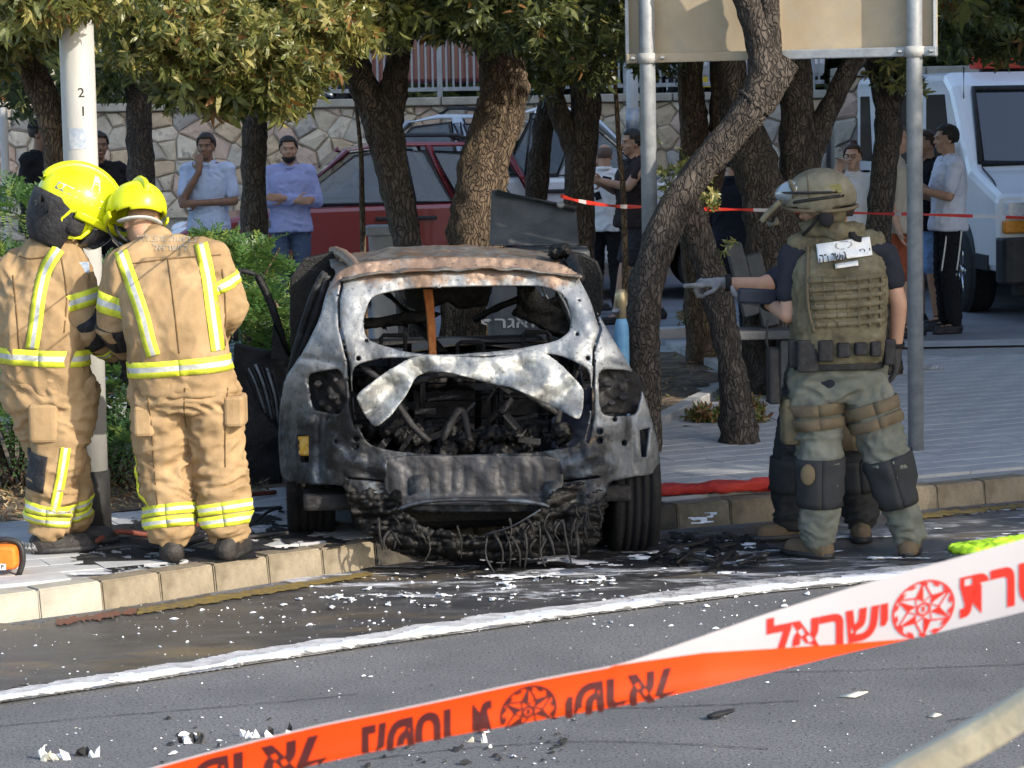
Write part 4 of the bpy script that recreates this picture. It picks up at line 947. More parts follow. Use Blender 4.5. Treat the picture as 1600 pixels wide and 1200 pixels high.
def firefighter_a():
    Y = pave(80, 866).y; q = lambda x, y, d=0: pix(x, y, Y + d)
    J = dict(hd=q(112, 332, .02), nk=q(88, 372, .0), sl=q(22, 432, .05), sr=q(110, 432, -.04), el=q(8, 510, .12), wl=q(80, 556, .36), er=q(136, 512, -.04), wr=q(178, 548, .1),
             hl=q(48, 610, .02), hr=q(108, 612, -.0), kl=q(98, 725, .12), kr=q(88, 722, -.04), al=q(114, 835, .16), ar=q(74, 838, -.02), face=Vector((.8, .42, -.45)), bend=Vector((-.02, -.05, 0)))
    for k in 'lr': J['a' + k].z = pavez(Y) + .105
    J['tr'] = J['ar'] + Vector((.2, .06, 0)); J['tl'] = J['al'] + Vector((.17, .1, 0))
    for k in 'lr': J['t' + k].z = pavez(Y) + .035
    t = thing('person', 'firefighter at the left edge in lime jet helmet leaning over by the lamp post', 'person', ((J['al'] + J['ar']) / 2)); t.location.z = pavez(Y)
    P, rot, c = body_prims(J, hands=False, up=Vector((.35, .1, .9)))
    skin('body', P, SK1, t, voxel=.009, smooth=3)
    JP = [(-.04, .2, .16), (.1, .205, .165), (.3, .205, .17), (.55, .21, .175), (.8, .2, .17), (.95, .165, .14), (1.06, .11, .1)]
    ar = []
    for k in 'lr': ar += [capsule(J['s' + k], J['e' + k], .105, .093), capsule(J['e' + k], J['e' + k].lerp(J['w' + k], .9), .09, .062)]
    ar.append(capsule(J['nk'] - UP * .04, J['nk'] + UP * .02 + Vector((.03, 0, 0)), .1, .08)); ar += [capsule(J['nk'] - UP * .05, J['s' + k], .105, .105) for k in 'lr']
    jk = skin('jacket', [loft(torso_secs(J, 0, JP), ex=2.5)] + ar, M_TAN, t, voxel=.0085, smooth=6, amp=.014, freq=6.5, squash=.8, seed=8)
    bv = bvh_world(jk)
    drop(t, 'brace_band', [(92, 388), (72, 420), (62, 460), (56, 505), (50, 545)], 22, Y, bv, TAPEM)
    ring_band(t, 'hem_band', q(75, 540, .05), None, None, .075, bv, TAPEM, tilt=(-.06, 0, -1))
    limb_band(t, 'sleeve_band', J['sr'], J['er'], .32, .62, bv, TAPEM); limb_band(t, 'sleeve_band', J['sl'], J['el'], .35, .62, bv, TAPEM); limb_band(t, 'cuff_band', J['er'], J['wr'], .6, .78, bv, TAPEM, r=.1)
    limb_band(jk, 'elbow_patch', J['er'].lerp(J['sr'], .3), J['er'].lerp(J['wr'], .5), 0, 1, bv, [M_BLKP], split=tuple(np.linspace(0, 1, 9)), idx=(0,) * 8, off=.006, ang0=-95, ang1=95, r=.115)
    M_SEAM = M('seam_dark_tan', (.13, .08, .035), rough=.9)
    for pl in ([(88, 372), (97, 410), (104, 460), (100, 520)], [(30, 400), (50, 404), (86, 398)], [(20, 430), (26, 490), (30, 545)]): drop(jk, 'seam', pl, 2.2, Y, bv, [M_SEAM], n=18, split=(0, 1), idx=(0,), off=.002, solid=.002)
    pp = q(131, 418, -.6); part('shoulder_badge', box(bv.ray_cast(pp, ray(131, 418))[0] or pp, (.05, .012, .05)), M('badge_blue', (.2, .28, .4), (.45, .5, .55), scale=60), jk, bevel=.003)
    tr = legs_cloth(t, J, M_TAN, (.145, .125, .108), hem=.8, amp=.02, seed=9, freq=6, squash=1.9, prof=[(-.2, .14, .13), (-.1, .185, .17), (0, .19, .17), (.14, .18, .16)])
    bt = bvh_world(tr)
    for k in 'lr':
        limb_band(t, 'ankle_band', J['k' + k], J['a' + k], .56, .70, bt, TAPEM, r=.16); limb_band(t, 'ankle_band', J['k' + k], J['a' + k], .72, .86, bt, TAPEM, r=.16)
    drop(t, 'shin_band', [(103, 700), (95, 750), (84, 800)], 17, Y, bt, TAPEM, n=14)
    limb_band(tr, 'knee_patch', J['kr'].lerp(J['hr'], .12), J['kr'].lerp(J['ar'], .4), 0, 1, bt, [M_BLKP], split=tuple(np.linspace(0, 1, 7)), idx=(0,) * 6, ang0=10, ang1=130, off=.006, r=.15)
    p = q(70, 660, -.11); part('pocket', loft([(p + UP * z, Vector((.07, 0, 0)), Vector((0, .06, 0))) for z in (-.09, 0, .09)], ex=5), M_TAN, tr, bevel=.015)
    shoes(t, J, M_GLOVE, 'boot', .055, .1)
    for k, sd in (('l', 1), ('r', 1)): skin('glove', hand(J['w' + k], J['w' + k] - J['e' + k] if k == 'r' else Vector((.8, -.3, 0)), (0, .2, -1), 1.15, .6, sd, mat_r=.011), M_GLOVE, t, voxel=.006, smooth=2)
    helmet(t, q(122, 318, .02), Vector((.78, .35, -.42)), Vector((.45, .1, .85)), 1.28, 1)
firefighter_a(); firefighter_b()
# ---------------------------------------------------------------- the helmeted police officers
M_VEST = M('vest_ranger_green', (.105, .093, .06), (.18, .162, .11), scale=9, rough=.92, bump=.5, bscale=120, bdist=.004, spec=.12, c3=(.085, .075, .05), s3=5)
M_PANT = M('trouser_grey_green', (.10, .108, .092), (.165, .172, .148), scale=7, rough=.9, bump=.4, bscale=120, bdist=.004, spec=.15)
M_NAVY = clothm('navy_tee', (.022, .024, .034)); M_BLK = clothm('black_web', (.02, .02, .022)); M_PAD = clothm('knee_pad_charcoal', (.035, .037, .04)); M_COY = clothm('coyote_strap', (.13, .105, .07))
M_HELMT = M('helmet_tan', (.125, .115, .08), (.2, .185, .132), scale=10, rough=.75, bump=.2, bscale=60, c3=(.09, .08, .055), s3=4)
M_BOOT = clothm('boot_brown', (.12, .09, .06)); M_BELTB = M('belt_black', (.01, .01, .011), (.03, .03, .032), scale=30, rough=.55, bump=.3)
M_WHT = M('patch_white', (.62, .63, .62), (.75, .76, .75), scale=25, rough=.5); M_GGL = M('grey_glove', (.13, .13, .135), (.24, .24, .245), scale=20, rough=.85, bump=.4, bscale=70)
M_DKNIT = M('dark_glove', (.03, .03, .032), (.065, .065, .068), scale=20, rough=.8, bump=.3)
SKO = skinm('officer', (.44, .26, .18))
def officer():
    Y = road(1350, 872).y; q = lambda x, y, d=0: pix(x, y, Y + d)
    J = dict(hd=q(1283, 322, .02), nk=q(1302, 362, .0), sl=q(1238, 402, .02), sr=q(1380, 398, .02), el=q(1232, 492, -.05), wl=q(1196, 470, .16), er=q(1404, 475, .0), wr=q(1400, 545, .04),
             hl=q(1270, 588), hr=q(1345, 586), kl=q(1282, 738, -.02), kr=q(1392, 735, -.02), al=q(1278, 850, .0), ar=q(1420, 848, .02), face=Vector((-.92, .1, -.25)), bend=Vector((0, -.03, 0)))
    J['tl'] = J['al'] + Vector((-.13, .14, 0)); J['tr'] = J['ar'] + Vector((.05, .2, 0))
    for k in 'lr': J['a' + k].z = .105; J['t' + k].z = .035
    J['hpr'] = Vector((-1, 0, 0)); J['hpl'] = Vector((0, 1, -.2)); J['hdl'] = Vector((-.9, .3, .0))
    t = thing('person', 'officer in olive plate carrier and tan helmet standing right of the wreck', 'person', (J['al'] + J['ar']) / 2); t.location.z = 0
    P, rot, c = body_prims(J, hands=False); skin('body', P, SKO, t, voxel=.0075, smooth=3)
    face_parts(t, rot, c, bald=True)
    ts = [loft(torso_secs(J, .012, kw=1.03, kd=1.05))]
    for k, f in (('l', .62), ('r', .5)): ts += [capsule(J['s' + k], J['s' + k].lerp(J['e' + k], f), .068, .064), capsule(J['nk'] - UP * .03, J['s' + k], .06, .066)]
    skin('tee_shirt', ts, M_NAVY, t, voxel=.009, smooth=4, amp=.008, freq=10)
    # plate carrier: boxy back panel, side cummerbund, shoulder straps, collar
    VP = [(.10, .21, .15), (.2, .218, .165), (.45, .222, .18), (.7, .228, .185), (.88, .222, .175), (.98, .2, .15), (1.05, .15, .12)]
    vs_ = [loft(torso_secs(J, 0, VP), ex=3.4)] + [capsule(J['nk'] + Vector((.0, -.02, -.06)), J['s' + k].lerp(J['nk'], .2) + UP * .035, .075, .062) for k in 'lr']
    ve = skin('plate_carrier', vs_, M_VEST, t, voxel=.008, smooth=4, amp=.008, freq=12, seed=3); bv = bvh_world(ve)
    skin('neck_guard', [capsule(q(1266, 358, -.03), q(1310, 362, -.07), .042, .045), capsule(q(1310, 362, -.05), q(1340, 360, .0), .045, .04), capsule(q(1266, 358, -.03), q(1285, 360, .12), .04, .04)], M_VEST, ve, voxel=.008, smooth=4, amp=.008, freq=16)
    # webbing rows on the back panel (each row tacked into short loops)
    for k, y in enumerate(range(436, 520, 14)):
        x0 = 1262 + k * 1.5; x1 = 1384 - k * .5
        drop(ve, 'webbing_row', [(x0, y + 3), ((x0 + x1) / 2, y), (x1, y - 6)], 7.5, Y, bv, [M_VEST], n=20, split=(0, 1), idx=(0,), off=.011, solid=.006)
        for j in range(7):
            x = x0 + 6 + j * (x1 - x0 - 12) / 6; drop(ve, 'webbing_stitch', [(x, y - 4), (x, y + 5)], 3, Y, bv, [M_COY], n=3, split=(0, 1), idx=(0,), off=.013, solid=.004)
    drop(ve, 'panel_edge', [(1262, 385), (1262, 470), (1272, 520)], 5, Y, bv, [M_COY], n=14, split=(0, 1), idx=(0,), off=.01, solid=.008)
    drop(ve, 'drag_handle', [(1330, 362), (1336, 372), (1346, 374)], 9, Y, bv, [M_BLK], n=6, split=(0, 1), idx=(0,), off=.02, solid=.008)
    # the white police patch and its lettering
    pa = drop(ve, 'police_patch', [(1277, 396), (1320, 390), (1361, 384)], 31, Y, bv, [M_WHT], n=16, split=tuple(np.linspace(0, 1, 5)), idx=(0,) * 4, off=.014, solid=.004)
    bp = bvh_world(pa); M_INK = M('ink_black', (.02, .02, .025), rough=.6); M_INKG = M('ink_grey', (.3, .31, .32), rough=.6)
    rt = nrm(pix(1361, 384, Y) - pix(1277, 396, Y)); up = nrm(Vector((-rt.z, 0, rt.x)))
    decal(ve, 'patch_lettering', 'הרטשמ', q(1301, 402, -.6), rt, up, ray(1301, 402), .125, .04, M_INK, bp, .015, .003)
    decal(ve, 'patch_lettering', "| .מ.י", q(1345, 394, -.6), rt, up, ray(1345, 394), .09, .036, M_INK, bp, .0, .003)
    decal(ve, 'patch_emblem', 'O', q(1318, 383, -.6), rt, up, ray(1318, 383), .085, .04, M_INKG, bp, -.01, .003)
    drop(ve, 'name_strip', [(1305, 416), (1341, 411)], 8, Y, bv, [M_WHT], n=6, split=(0, 1), idx=(0,), off=.012, solid=.004)
    # trousers with knee pads and thigh pouch straps
    tr = legs_cloth(t, J, M_PANT, (.128, .105, .082), hem=.95, amp=.02, seed=4, freq=7, squash=1.5, prof=[(-.2, .13, .115), (-.1, .19, .145), (0, .195, .145), (.2, .175, .135)])
    bt = bvh_world(tr)
    for k in 'lr':
        limb_band(t, 'knee_pad', J['k' + k].lerp(J['h' + k], .16), J['k' + k].lerp(J['a' + k], .52), 0, 1, bt, [M_PAD], split=tuple(np.linspace(0, 1, 8)), idx=(0,) * 7, off=.004, solid=.012, r=.135)
        limb_band(t, 'thigh_strap', J['h' + k].lerp(J['k' + k], .28), J['h' + k].lerp(J['k' + k], .40), 0, 1, bt, [M_COY], off=.010, solid=.008, split=(0, .5, 1), idx=(0, 0), r=.17)
        limb_band(t, 'thigh_strap', J['h' + k].lerp(J['k' + k], .43), J['h' + k].lerp(J['k' + k], .54), 0, 1, bt, [M_COY], off=.011, solid=.008, split=(0, .5, 1), idx=(0, 0), r=.17)
    p = q(1385, 690, .0); part('thigh_pouch', loft([(p + UP * z, Vector((.06, 0, 0)), Vector((0, .08, 0))) for z in (-.02, .06, .19)], ex=4), M_COY, tr, bevel=.02)
    p = q(1236, 660, .02); part('thigh_pouch', loft([(p + UP * z, Vector((.05, 0, 0)), Vector((0, .08, 0))) for z in (-.1, .0, .12)], ex=4), M_VEST, tr, bevel=.02)
    p = q(1262, 742, -.15); part('knee_emblem', ellip(p, (.035, .02, .05)), M_COY, tr)
    # belt with pouches
    wa = torso_secs(J, .03, [(.06, .19, .145), (.115, .19, .145)], kw=1.0); be = part('duty_belt', loft(wa, seg=40), M_BELTB, t, bevel=.006)
    for x, y, w_, h, d in ((1262, 556, .10, .15, -.15), (1240, 552, .05, .13, -.1), (1290, 548, .07, .1, -.18), (1318, 547, .06, .07, -.19), (1345, 545, .06, .06, -.19), (1368, 545, .05, .07, -.17), (1390, 550, .055, .12, -.1)):
        part('belt_pouch', loft([(q(x, y, d) + UP * (z * h), Vector((w_ / 2, 0, 0)), Vector((0, .03, 0))) for z in (-.5, -.1, .5)], ex=5), M_BELTB, be, bevel=.008)
    part('holster', loft([(q(1208, 590, -.02) + UP * z, Vector((.03, 0, 0)), Vector((0, .07, 0))) for z in (-.12, 0, .14)], ex=4), M_BELTB, be, bevel=.01)
    part('radio_cable', tube(resample([q(1200, 500, -.05), q(1198, 535, -.06), q(1206, 560, -.04), q(1204, 590, -.05)], 16), .006, 6), M_BELTB, be)
    shoes(t, J, M_BOOT, 'boot', .052, .1)
    skin('glove', hand(J['wr'], Vector((0, .1, -1)), (-1, .2, 0), 1.15, .5, 1, mat_r=.0105), M_DKNIT, t, voxel=.005, smooth=2)
    skin('glove', hand(J['wl'], Vector((-.9, .3, .0)), (0, .4, 1), 1.1, .5, -1, mat_r=.0105), M_GGL, t, voxel=.005, smooth=2)
    part('watch', limb_ring(J['el'].lerp(J['wl'], .86), J['wl'] - J['el'], .035, .03), M_BLK, t); part('wrist_band', limb_ring(J['er'].lerp(J['wr'], .9), J['wr'] - J['er'], .034, .02), M_BLK, t)
    # helmet with side rail, patch, goggles pushed up in front, ear protection
    f = nrm((-.95, .12, -.12)); u = nrm(Vector((-.1, 0, 1)) - f * Vector((-.1, 0, 1)).dot(f)); l = u.cross(f); rt_ = Matrix((l, f, u)).transposed(); hc = q(1281, 312, .0); loc = lambda p: hc + rt_ @ Vector(p)
    rr = (.135, .165, .142)
    he = part('helmet', cap_shell(hc, rt_, rr, lambda p: p.z > -.28 + .25 * max(0, p.y) - (.18 if abs(p.y) < .35 else 0), 56, 36), M_HELMT, t, solid=.014)
    part('helmet_rim', tube([loc((rr[0] * 1.02 * math.cos(a), rr[1] * 1.02 * math.sin(a), -.03 + .02 * math.sin(a) - .018 * abs(math.cos(a)))) for a in np.linspace(0, 6.2832, 33)], .009, 8), M_COY, he)
    sd = 1 if loc((1, 0, 0)).y < hc.y else -1
    part('side_rail', tube([loc((sd * rr[0] * 1.03 * math.cos(a) * math.cos(.12), rr[1] * 1.03 * math.sin(a), .0 + .012 * math.cos(a))) for a in np.linspace(-.7, .75, 14)], .014, 8, flat=.6), M_BELTB, he)
    part('cover_seam', tube([loc((sd * rr[0] * 1.015 * math.sin(b) if True else 0, rr[1] * .25, rr[2] * 1.0 * math.cos(b))) for b in np.linspace(.1, 1.5, 14)], .006, 6, flat=.5), M_COY, he)
    part('helmet_patch', xf(box((sd * .118, -.075, .045), (.01, .062, .042)), Matrix.Translation(hc) @ rt_.to_4x4()), M('patch_olive', (.16, .15, .05), (.24, .22, .08), scale=60), he, bevel=.003)
    part('goggle_strap', tube([loc((rr[0] * 1.04 * math.cos(a), rr[1] * 1.04 * math.sin(a), .04 + .02 * math.sin(a))) for a in np.linspace(-.5, 3.64, 28)], .017, 8, flat=.35), M_BELTB, he)
    gg = part('goggles', cap_shell(hc + f * .05 + u * .05, rt_, (.1, .15, .065), lambda p: p.y > .35 and abs(p.z) < .75), glass('goggle_lens', (.25, .3, .34), alpha=.9), he, solid=.012)
    part('goggle_frame', tube([loc((.1 * math.cos(a), .105 + .1 * abs(math.sin(a)) * .2, .05 + .052 * math.sin(a))) for a in np.linspace(0, 6.2832, 25)], .013, 8), M_VEST, gg)
    part('helmet_arm', tube(resample([loc((sd * .09, .17, .03)), loc((sd * .07, .25, -.03)), loc((sd * .06, .28, -.06))], 10), .014, 8), M_HELMT, he); part('helmet_lamp', tube([loc((sd * .09, .2, -.07)), loc((sd * .09, .25, -.085))], .026, 12), M_HELMT, he)
    part('ear_cup', ellip(loc((sd * .125, -.02, -.085)), (.022, .036, .042), rot=rt_), M_BLK, he); part('ear_strap', tube(resample([loc((sd * .12, .0, -.03)), loc((sd * .115, .04, -.1)), loc((sd * .06, .1, -.15))], 10), .008, 6, flat=.5), M_BLK, he)
    part('balaclava', cap_shell(c + rot @ Vector((0, .01, -.045)), rot, (.088, .108, .1), lambda p: p.z < .05), M_VEST, t, solid=.012)
def limb_ring(p, d, r, h):
    d = nrm(d); u, v = frame_of(d); V = []; F = []; n = 20
    for k in range(n):
        o = u * math.cos(6.2832 * k / n) + v * math.sin(6.2832 * k / n)
        for s_, e in ((-.5, 0), (.5, 0), (.5, .006), (-.5, .006)): V.append(p + d * h * s_ + o * (r + e))
    for k in range(n):
        for j in range(4): F.append((k * 4 + j, k * 4 + (j + 1) % 4, ((k + 1) % n) * 4 + (j + 1) % 4, ((k + 1) % n) * 4 + j))
    return V, F
def officer_behind():
    Y = road(1350, 862).y + .4; q = lambda x, y, d=0: pix(x, y, Y + d)
    J = dict(hd=q(1300, 330, .1), nk=q(1302, 372, .1), sl=q(1238, 428, .05), sr=q(1350, 420, .1), el=q(1190, 446, -.02), wl=q(1128, 442, -.05), er=q(1352, 510, .1), wr=q(1340, 560, .2),
             hl=q(1262, 600), hr=q(1330, 600), kl=q(1238, 735, -.02), kr=q(1338, 735, -.02), al=q(1236, 850, .0), ar=q(1345, 850, .0), face=Vector((-.8, .5, -.1)), bend=Vector())
    J['tl'] = J['al'] + Vector((-.17, -.06, 0)); J['tr'] = J['ar'] + Vector((-.02, -.18, 0))
    for k in 'lr': J['a' + k].z = .105; J['t' + k].z = .035
    t = thing('person', 'second officer mostly hidden behind the first, arm stretched out pointing left', 'person', (J['al'] + J['ar']) / 2); t.location.z = 0
    P, rot, c = body_prims(J, hands=False); skin('body', P, SKO, t, voxel=.008, smooth=3); face_parts(t, rot, c)
    ts = [loft(torso_secs(J, .015, kw=1.0, kd=1.02))]
    for k in 'lr': ts += [capsule(J['s' + k], J['s' + k].lerp(J['e' + k], .5), .066, .062), capsule(J['nk'] - UP * .05, J['s' + k], .06, .064)]
    skin('tee_shirt', ts, M_NAVY, t, voxel=.009, smooth=4, amp=.008)
    M_DK = clothm('dark_trouser', (.03, .031, .033)); tr = legs_cloth(t, J, M_DK, (.115, .1, .085), hem=.93, amp=.018, seed=14); bt = bvh_world(tr)
    ve = skin('plate_carrier', [loft(torso_secs(J, 0, [(.1, .185, .14), (.5, .19, .16), (.9, .18, .15)]), ex=3)], M_VEST, t, voxel=.01, smooth=3)
    for k in 'lr': limb_band(t, 'knee_pad', J['k' + k].lerp(J['h' + k], .14), J['k' + k].lerp(J['a' + k], .42), 0, 1, bt, [M_PAD], split=tuple(np.linspace(0, 1, 6)), idx=(0,) * 5, off=.012, solid=.012, r=.13)
    limb_band(t, 'thigh_strap', J['hr'].lerp(J['kr'], .45), J['hr'].lerp(J['kr'], .75), 0, 1, bt, [M_COY], off=.01, solid=.01, split=(0, .5, 1), idx=(0, 0), r=.16)
    shoes(t, J, M_BOOT, 'boot', .052, .13)
    skin('glove', hand(J['wl'], Vector((-1, -.05, .02)), (0, .3, -1), 1.1, .5, 1, point=True, mat_r=.0128), M_GGL, t, voxel=.005, smooth=2)
    skin('glove', hand(J['wr'], J['wr'] - J['er'], (-1, 0, 0), 1.1, .5, 1, mat_r=.0105), M_GGL, t, voxel=.006, smooth=2)
    part('watch', limb_ring(J['wl'] + Vector((.03, 0, 0)), (1, 0, 0), .035, .03), M_BLK, t)
    # forearm guard / phone pouch in dark blue
    part('forearm_pouch', xf(box((0, 0, 0), (.19, .07, .07)), Matrix.Translation(q(1184, 463, -.5)) @ Matrix.Rotation(R(4), 4, 'Y')), M('dark_blue_nylon', (.008, .011, .022), (.018, .024, .042), scale=20, rough=.6), t, bevel=.012)
officer(); officer_behind()

# ---------------------------------------------------------------- bystanders
def bystander(name, label, px, top, Y, face, skn, shirt, pants, sleeve=.6, longs=False, pleg=1.0, arms='down', shoe=M_SHOE, stance=.1, h=None, bulk=1.0, walk=0.0, hemt=-.12, skirt=False, **fk):
    """face: degrees, 0 = towards the camera, 90 = towards image right, 180 = away"""
    hp = pix(px, top, Y); g = pavez(Y); H = h or (hp.z - g); s = H / 1.75
    fd = Vector((math.sin(R(face)), -math.cos(R(face)), 0)); lt = Vector((fd.y * -1, fd.x, 0))   # lt: person's left
    o = Vector((hp.x, hp.y, g)); W = lambda a, b, c: o + lt * (a * s) + fd * (b * s) + UP * (c * s)
    J = dict(hd=W(0, .02, 1.635), nk=W(0, -.015, 1.47), sl=W(.185, -.01, 1.42), sr=W(-.185, -.01, 1.42), hl=W(.09, 0, .93), hr=W(-.09, 0, .93),
             kl=W(stance + .0, .02 + walk * .5, .5), kr=W(-stance, .02 - walk * .3, .5), al=W(stance + .02, -.02 + walk, .09), ar=W(-stance - .02, -.02 - walk, .09), bend=Vector(), face=fd * 1.0)
    J['tl'] = J['al'] + fd * .19 * s + lt * .03; J['tr'] = J['ar'] + fd * .19 * s - lt * .03
    for k in 'lr': J['t' + k].z = g + .035; J['a' + k].z = g + .1
    A = {'down': ((.24, -.02, 1.14), (.25, .06, .9), (-.24, -.02, 1.14), (-.25, .06, .9)),
         'crossed': ((.25, .04, 1.15), (-.06, .19, 1.19), (-.25, .04, 1.15), (.06, .175, 1.16)),
         'chin': ((.25, .04, 1.14), (-.06, .17, 1.13), (-.2, .15, 1.15), (-.03, .17, 1.42)),
         'phone': ((.22, .06, 1.16), (.09, .28, 1.22), (-.22, .06, 1.16), (-.05, .3, 1.3)),
         'reach': ((.23, .16, 1.24), (.1, .36, 1.3), (-.24, .1, 1.2), (-.02, .33, 1.28)),
         'ear': ((.24, -.02, 1.14), (.25, .06, .9), (-.26, .1, 1.2), (-.13, .13, 1.48))}[arms]
    J['el'], J['wl'], J['er'], J['wr'] = (W(*a) for a in A)
    if arms in ('crossed', 'chin'): J['hpl'] = -fd; J['hpr'] = -fd if arms == 'crossed' else UP * .2 - fd
    if arms == 'chin': J['hdr'] = UP
    t = thing(name, label, 'person', o)
    fv = nrm(fd + UP * fk.pop('nod', -.05)); P, rot, c = body_prims(J, bulk=s * bulk, face=fv, hs=s * .98)
    skin('body', P, skn, t, voxel=.0085, smooth=2); face_parts(t, rot, c, s * .98, **fk)
    fi = [loft(torso_secs(J, .022, [(hemt, .178, .132), (0, .176, .13)] + [p for p in PROF if p[0] > .1], kw=s * bulk, kd=s * bulk * 1.03)), capsule(J['nk'] - UP * .02, J['nk'] + UP * .005, .07, .066)]
    for k in 'lr':
        fi += [capsule(J['s' + k], J['s' + k].lerp(J['e' + k], 1 if longs else sleeve), .064 * s, .06 * s), capsule(J['nk'] - UP * .03, J['s' + k], .07, .075 * s)]
        if longs: fi.append(capsule(J['e' + k], J['e' + k].lerp(J['w' + k], .86), .056 * s, .043 * s))
    skin('shirt', fi, shirt, t, voxel=.0095, smooth=4, amp=.010, freq=9, squash=.9, seed=px)
    if longs or fk.get('collar'): pass
    part('collar', tube([J['nk'] + UP * .03 + lt * .068 * math.cos(a) + fd * .07 * math.sin(a) - UP * (.035 * max(0, math.sin(a))) for a in np.linspace(0, 6.2832, 22)], .012, 8, flat=1.5), shirt, t)
    if skirt:
        part('skirt', loft([((J['hl'] + J['hr']) / 2 + UP * z, lt * a, fd * b) for z, a, b in ((.1, .155, .12), (0, .185, .14), (-.2, .21, .17), (-.45, .235, .19))], ex=2), pants, t)
    else:
        P = [loft(torso_secs(J, .012, [(-.16, .115, .1), (0, .16, .112), (.04, .15, .105)], kw=s * bulk, kd=s * bulk))]
        for k in 'lr':
            if pleg >= .6: P += [capsule(J['h' + k], J['k' + k], .096 * s * bulk, .076 * s), capsule(J['k' + k], J['k' + k].lerp(J['a' + k], (pleg - .5) * 2 * .95), .076 * s, .064 * s)]
            else: P += [capsule(J['h' + k], J['h' + k].lerp(J['k' + k], pleg * 2 * .9), .1 * s * bulk, .098 * s)]
        skin('trousers' if pleg > .6 else 'shorts', P, pants, t, voxel=.0095, smooth=4, amp=.010, freq=8, squash=1.6, seed=px)
    shoes(t, J, shoe, 'shoe', .04)
    return t, J, rot, c
C = clothm
LIL = C('lilac_shirt', (.30, .34, .58)); LBL = C('pale_blue_shirt', (.42, .50, .66)); BLK2 = C('black_clothes', (.014, .014, .016)); JEAN = C('denim', (.07, .10, .17)); WHT = C('white_shirt', (.7, .7, .7)); GRY = C('grey_shirt', (.2, .2, .22))
BEI = C('beige_shirt', (.47, .43, .36)); RUST = C('rust_cloth', (.33, .09, .045)); LBS = C('light_blue_shorts', (.2, .32, .55)); NAV = C('navy_uniform', (.012, .014, .022)); DRKB = C('dark_brown_tee', (.03, .022, .022)); GSH = C('charcoal_shorts', (.035, .035, .042))
YB = 24.6
bystander('person', 'bearded man in lilac shirt with folded arms before the red car', 450, 214, YB, 6, SK1, LIL, JEAN, longs=True, arms='crossed', beard=True, bulk=1.06)
bystander('person', 'man in pale blue short-sleeved shirt holding his chin', 322, 209, YB, -8, SK2, LBL, BLK2, sleeve=.75, arms='chin')
bystander('person', 'person in black with a cap behind the leaning trunk at far left', 62, 186, 23.5, 70, SK2, BLK2, BLK2, longs=True, cap_mat=BLK2, bulk=1.12)
bystander('person', 'man in black tee shirt half hidden behind the lamp post', 153, 207, 24.3, 20, SK2, BLK2, BLK2, sleeve=.8, bulk=1.1)
bystander('person', 'man in grey tee shirt beside the trunk behind the bin', 920, 232, 25.6, 100, SK1, GRY, GSH, sleeve=.75, arms='reach')
t, J, rot, c = bystander('person', 'balding man in white tee shirt seen from behind', 944, 225, 25.0, 165, SK1, WHT, BLK2, sleeve=.7, bald=True)
bvt = bvh_world([c_ for c_ in t.children if c_.name.startswith('shirt')][0])
for pl, wd in (([(949, 276), (946, 290)], 15), ([(932, 300), (936, 312)], 10)): drop(t, 'printed_blot', pl, wd, 25.0, bvt, [BLK2], n=6, split=(0, .5, 1), idx=(0, 0), off=.006)
HB = M('hair_brown', (.035, .02, .012), (.08, .05, .03), scale=60, rough=.6, bump=.8, bscale=120, bdist=.004, stretch=(1, 1, .3)); HG = M('hair_grey', (.06, .055, .05), (.16, .15, .14), scale=60, rough=.6, bump=.8, bscale=120, bdist=.004)
bystander('person', 'man in dark tee shirt and shorts behind the steel post, legs apart', 990, 203, 24.2, -70, SK1, DRKB, GSH, sleeve=.55, arms='reach', pleg=.42, walk=.26, bulk=1.2, shoe=M_SHOE)
bystander('person', 'officer in navy uniform standing in shade between two trunks', 1147, 236, 22.4, 150, SK1, NAV, NAV, longs=True, bulk=1.2, cap_mat=NAV)
t, J, rot, c = bystander('person', 'woman with bun and glasses in white shirt with dark epaulettes', 1333, 226, 22.5, -20, SK3, WHT, BLK2, sleeve=.75, arms='ear', glasses=True, bun=True, nod=.05, hair=HB)
for k in 'lr': part('epaulette', ellip(J['s' + k].lerp(J['nk'], .4) + UP * .062, (.045, .028, .01)), BLK2, t)
bystander('person', 'person in beige shirt and rust shorts behind trunk and right-hand post', 1398, 196, 22.3, 75, SK3, BEI, RUST, sleeve=.95, pleg=.5, bulk=1.05, walk=.06, hair=HG)
bystander('person', 'boy in black tee and light blue shorts behind the right-hand post', 1448, 205, 23.2, -60, SK1, BLK2, LBS, sleeve=.7, pleg=.48, arms='phone', hair=HB)
t, J, rot, c = bystander('person', 'man in white polo and black trousers with white tassels filming with phone', 1481, 196, 22.6, -82, SK1, C('white_polo', (.62, .64, .72)), BLK2, sleeve=.75, arms='phone')
M_STR = M('white_string', (.75, .72, .66), rough=.9)
for dx, L in ((-.02, .45), (.1, .5)):
    p = (J['hl'] + J['hr']) / 2 + Vector((dx, -.14, .06)); part('tassel', tube(resample([p, p + Vector((-.03, -.03, -L * .5)), p + Vector((-.06, -.01, -L))], 10), .007, 6), M_STR, t)
o = part('phone', xf(box((0, 0, 0), (.012, .075, .15)), Matrix.Translation((J['wl'] + J['wr']) / 2 + Vector((-.09, 0, .06))) @ Matrix.Rotation(R(60), 4, 'Y')), M_EYE, base=(J['wl'] + J['wr']) / 2, bevel=.004); tag(o, 'dark phone held up by the man in white polo', 'phone')
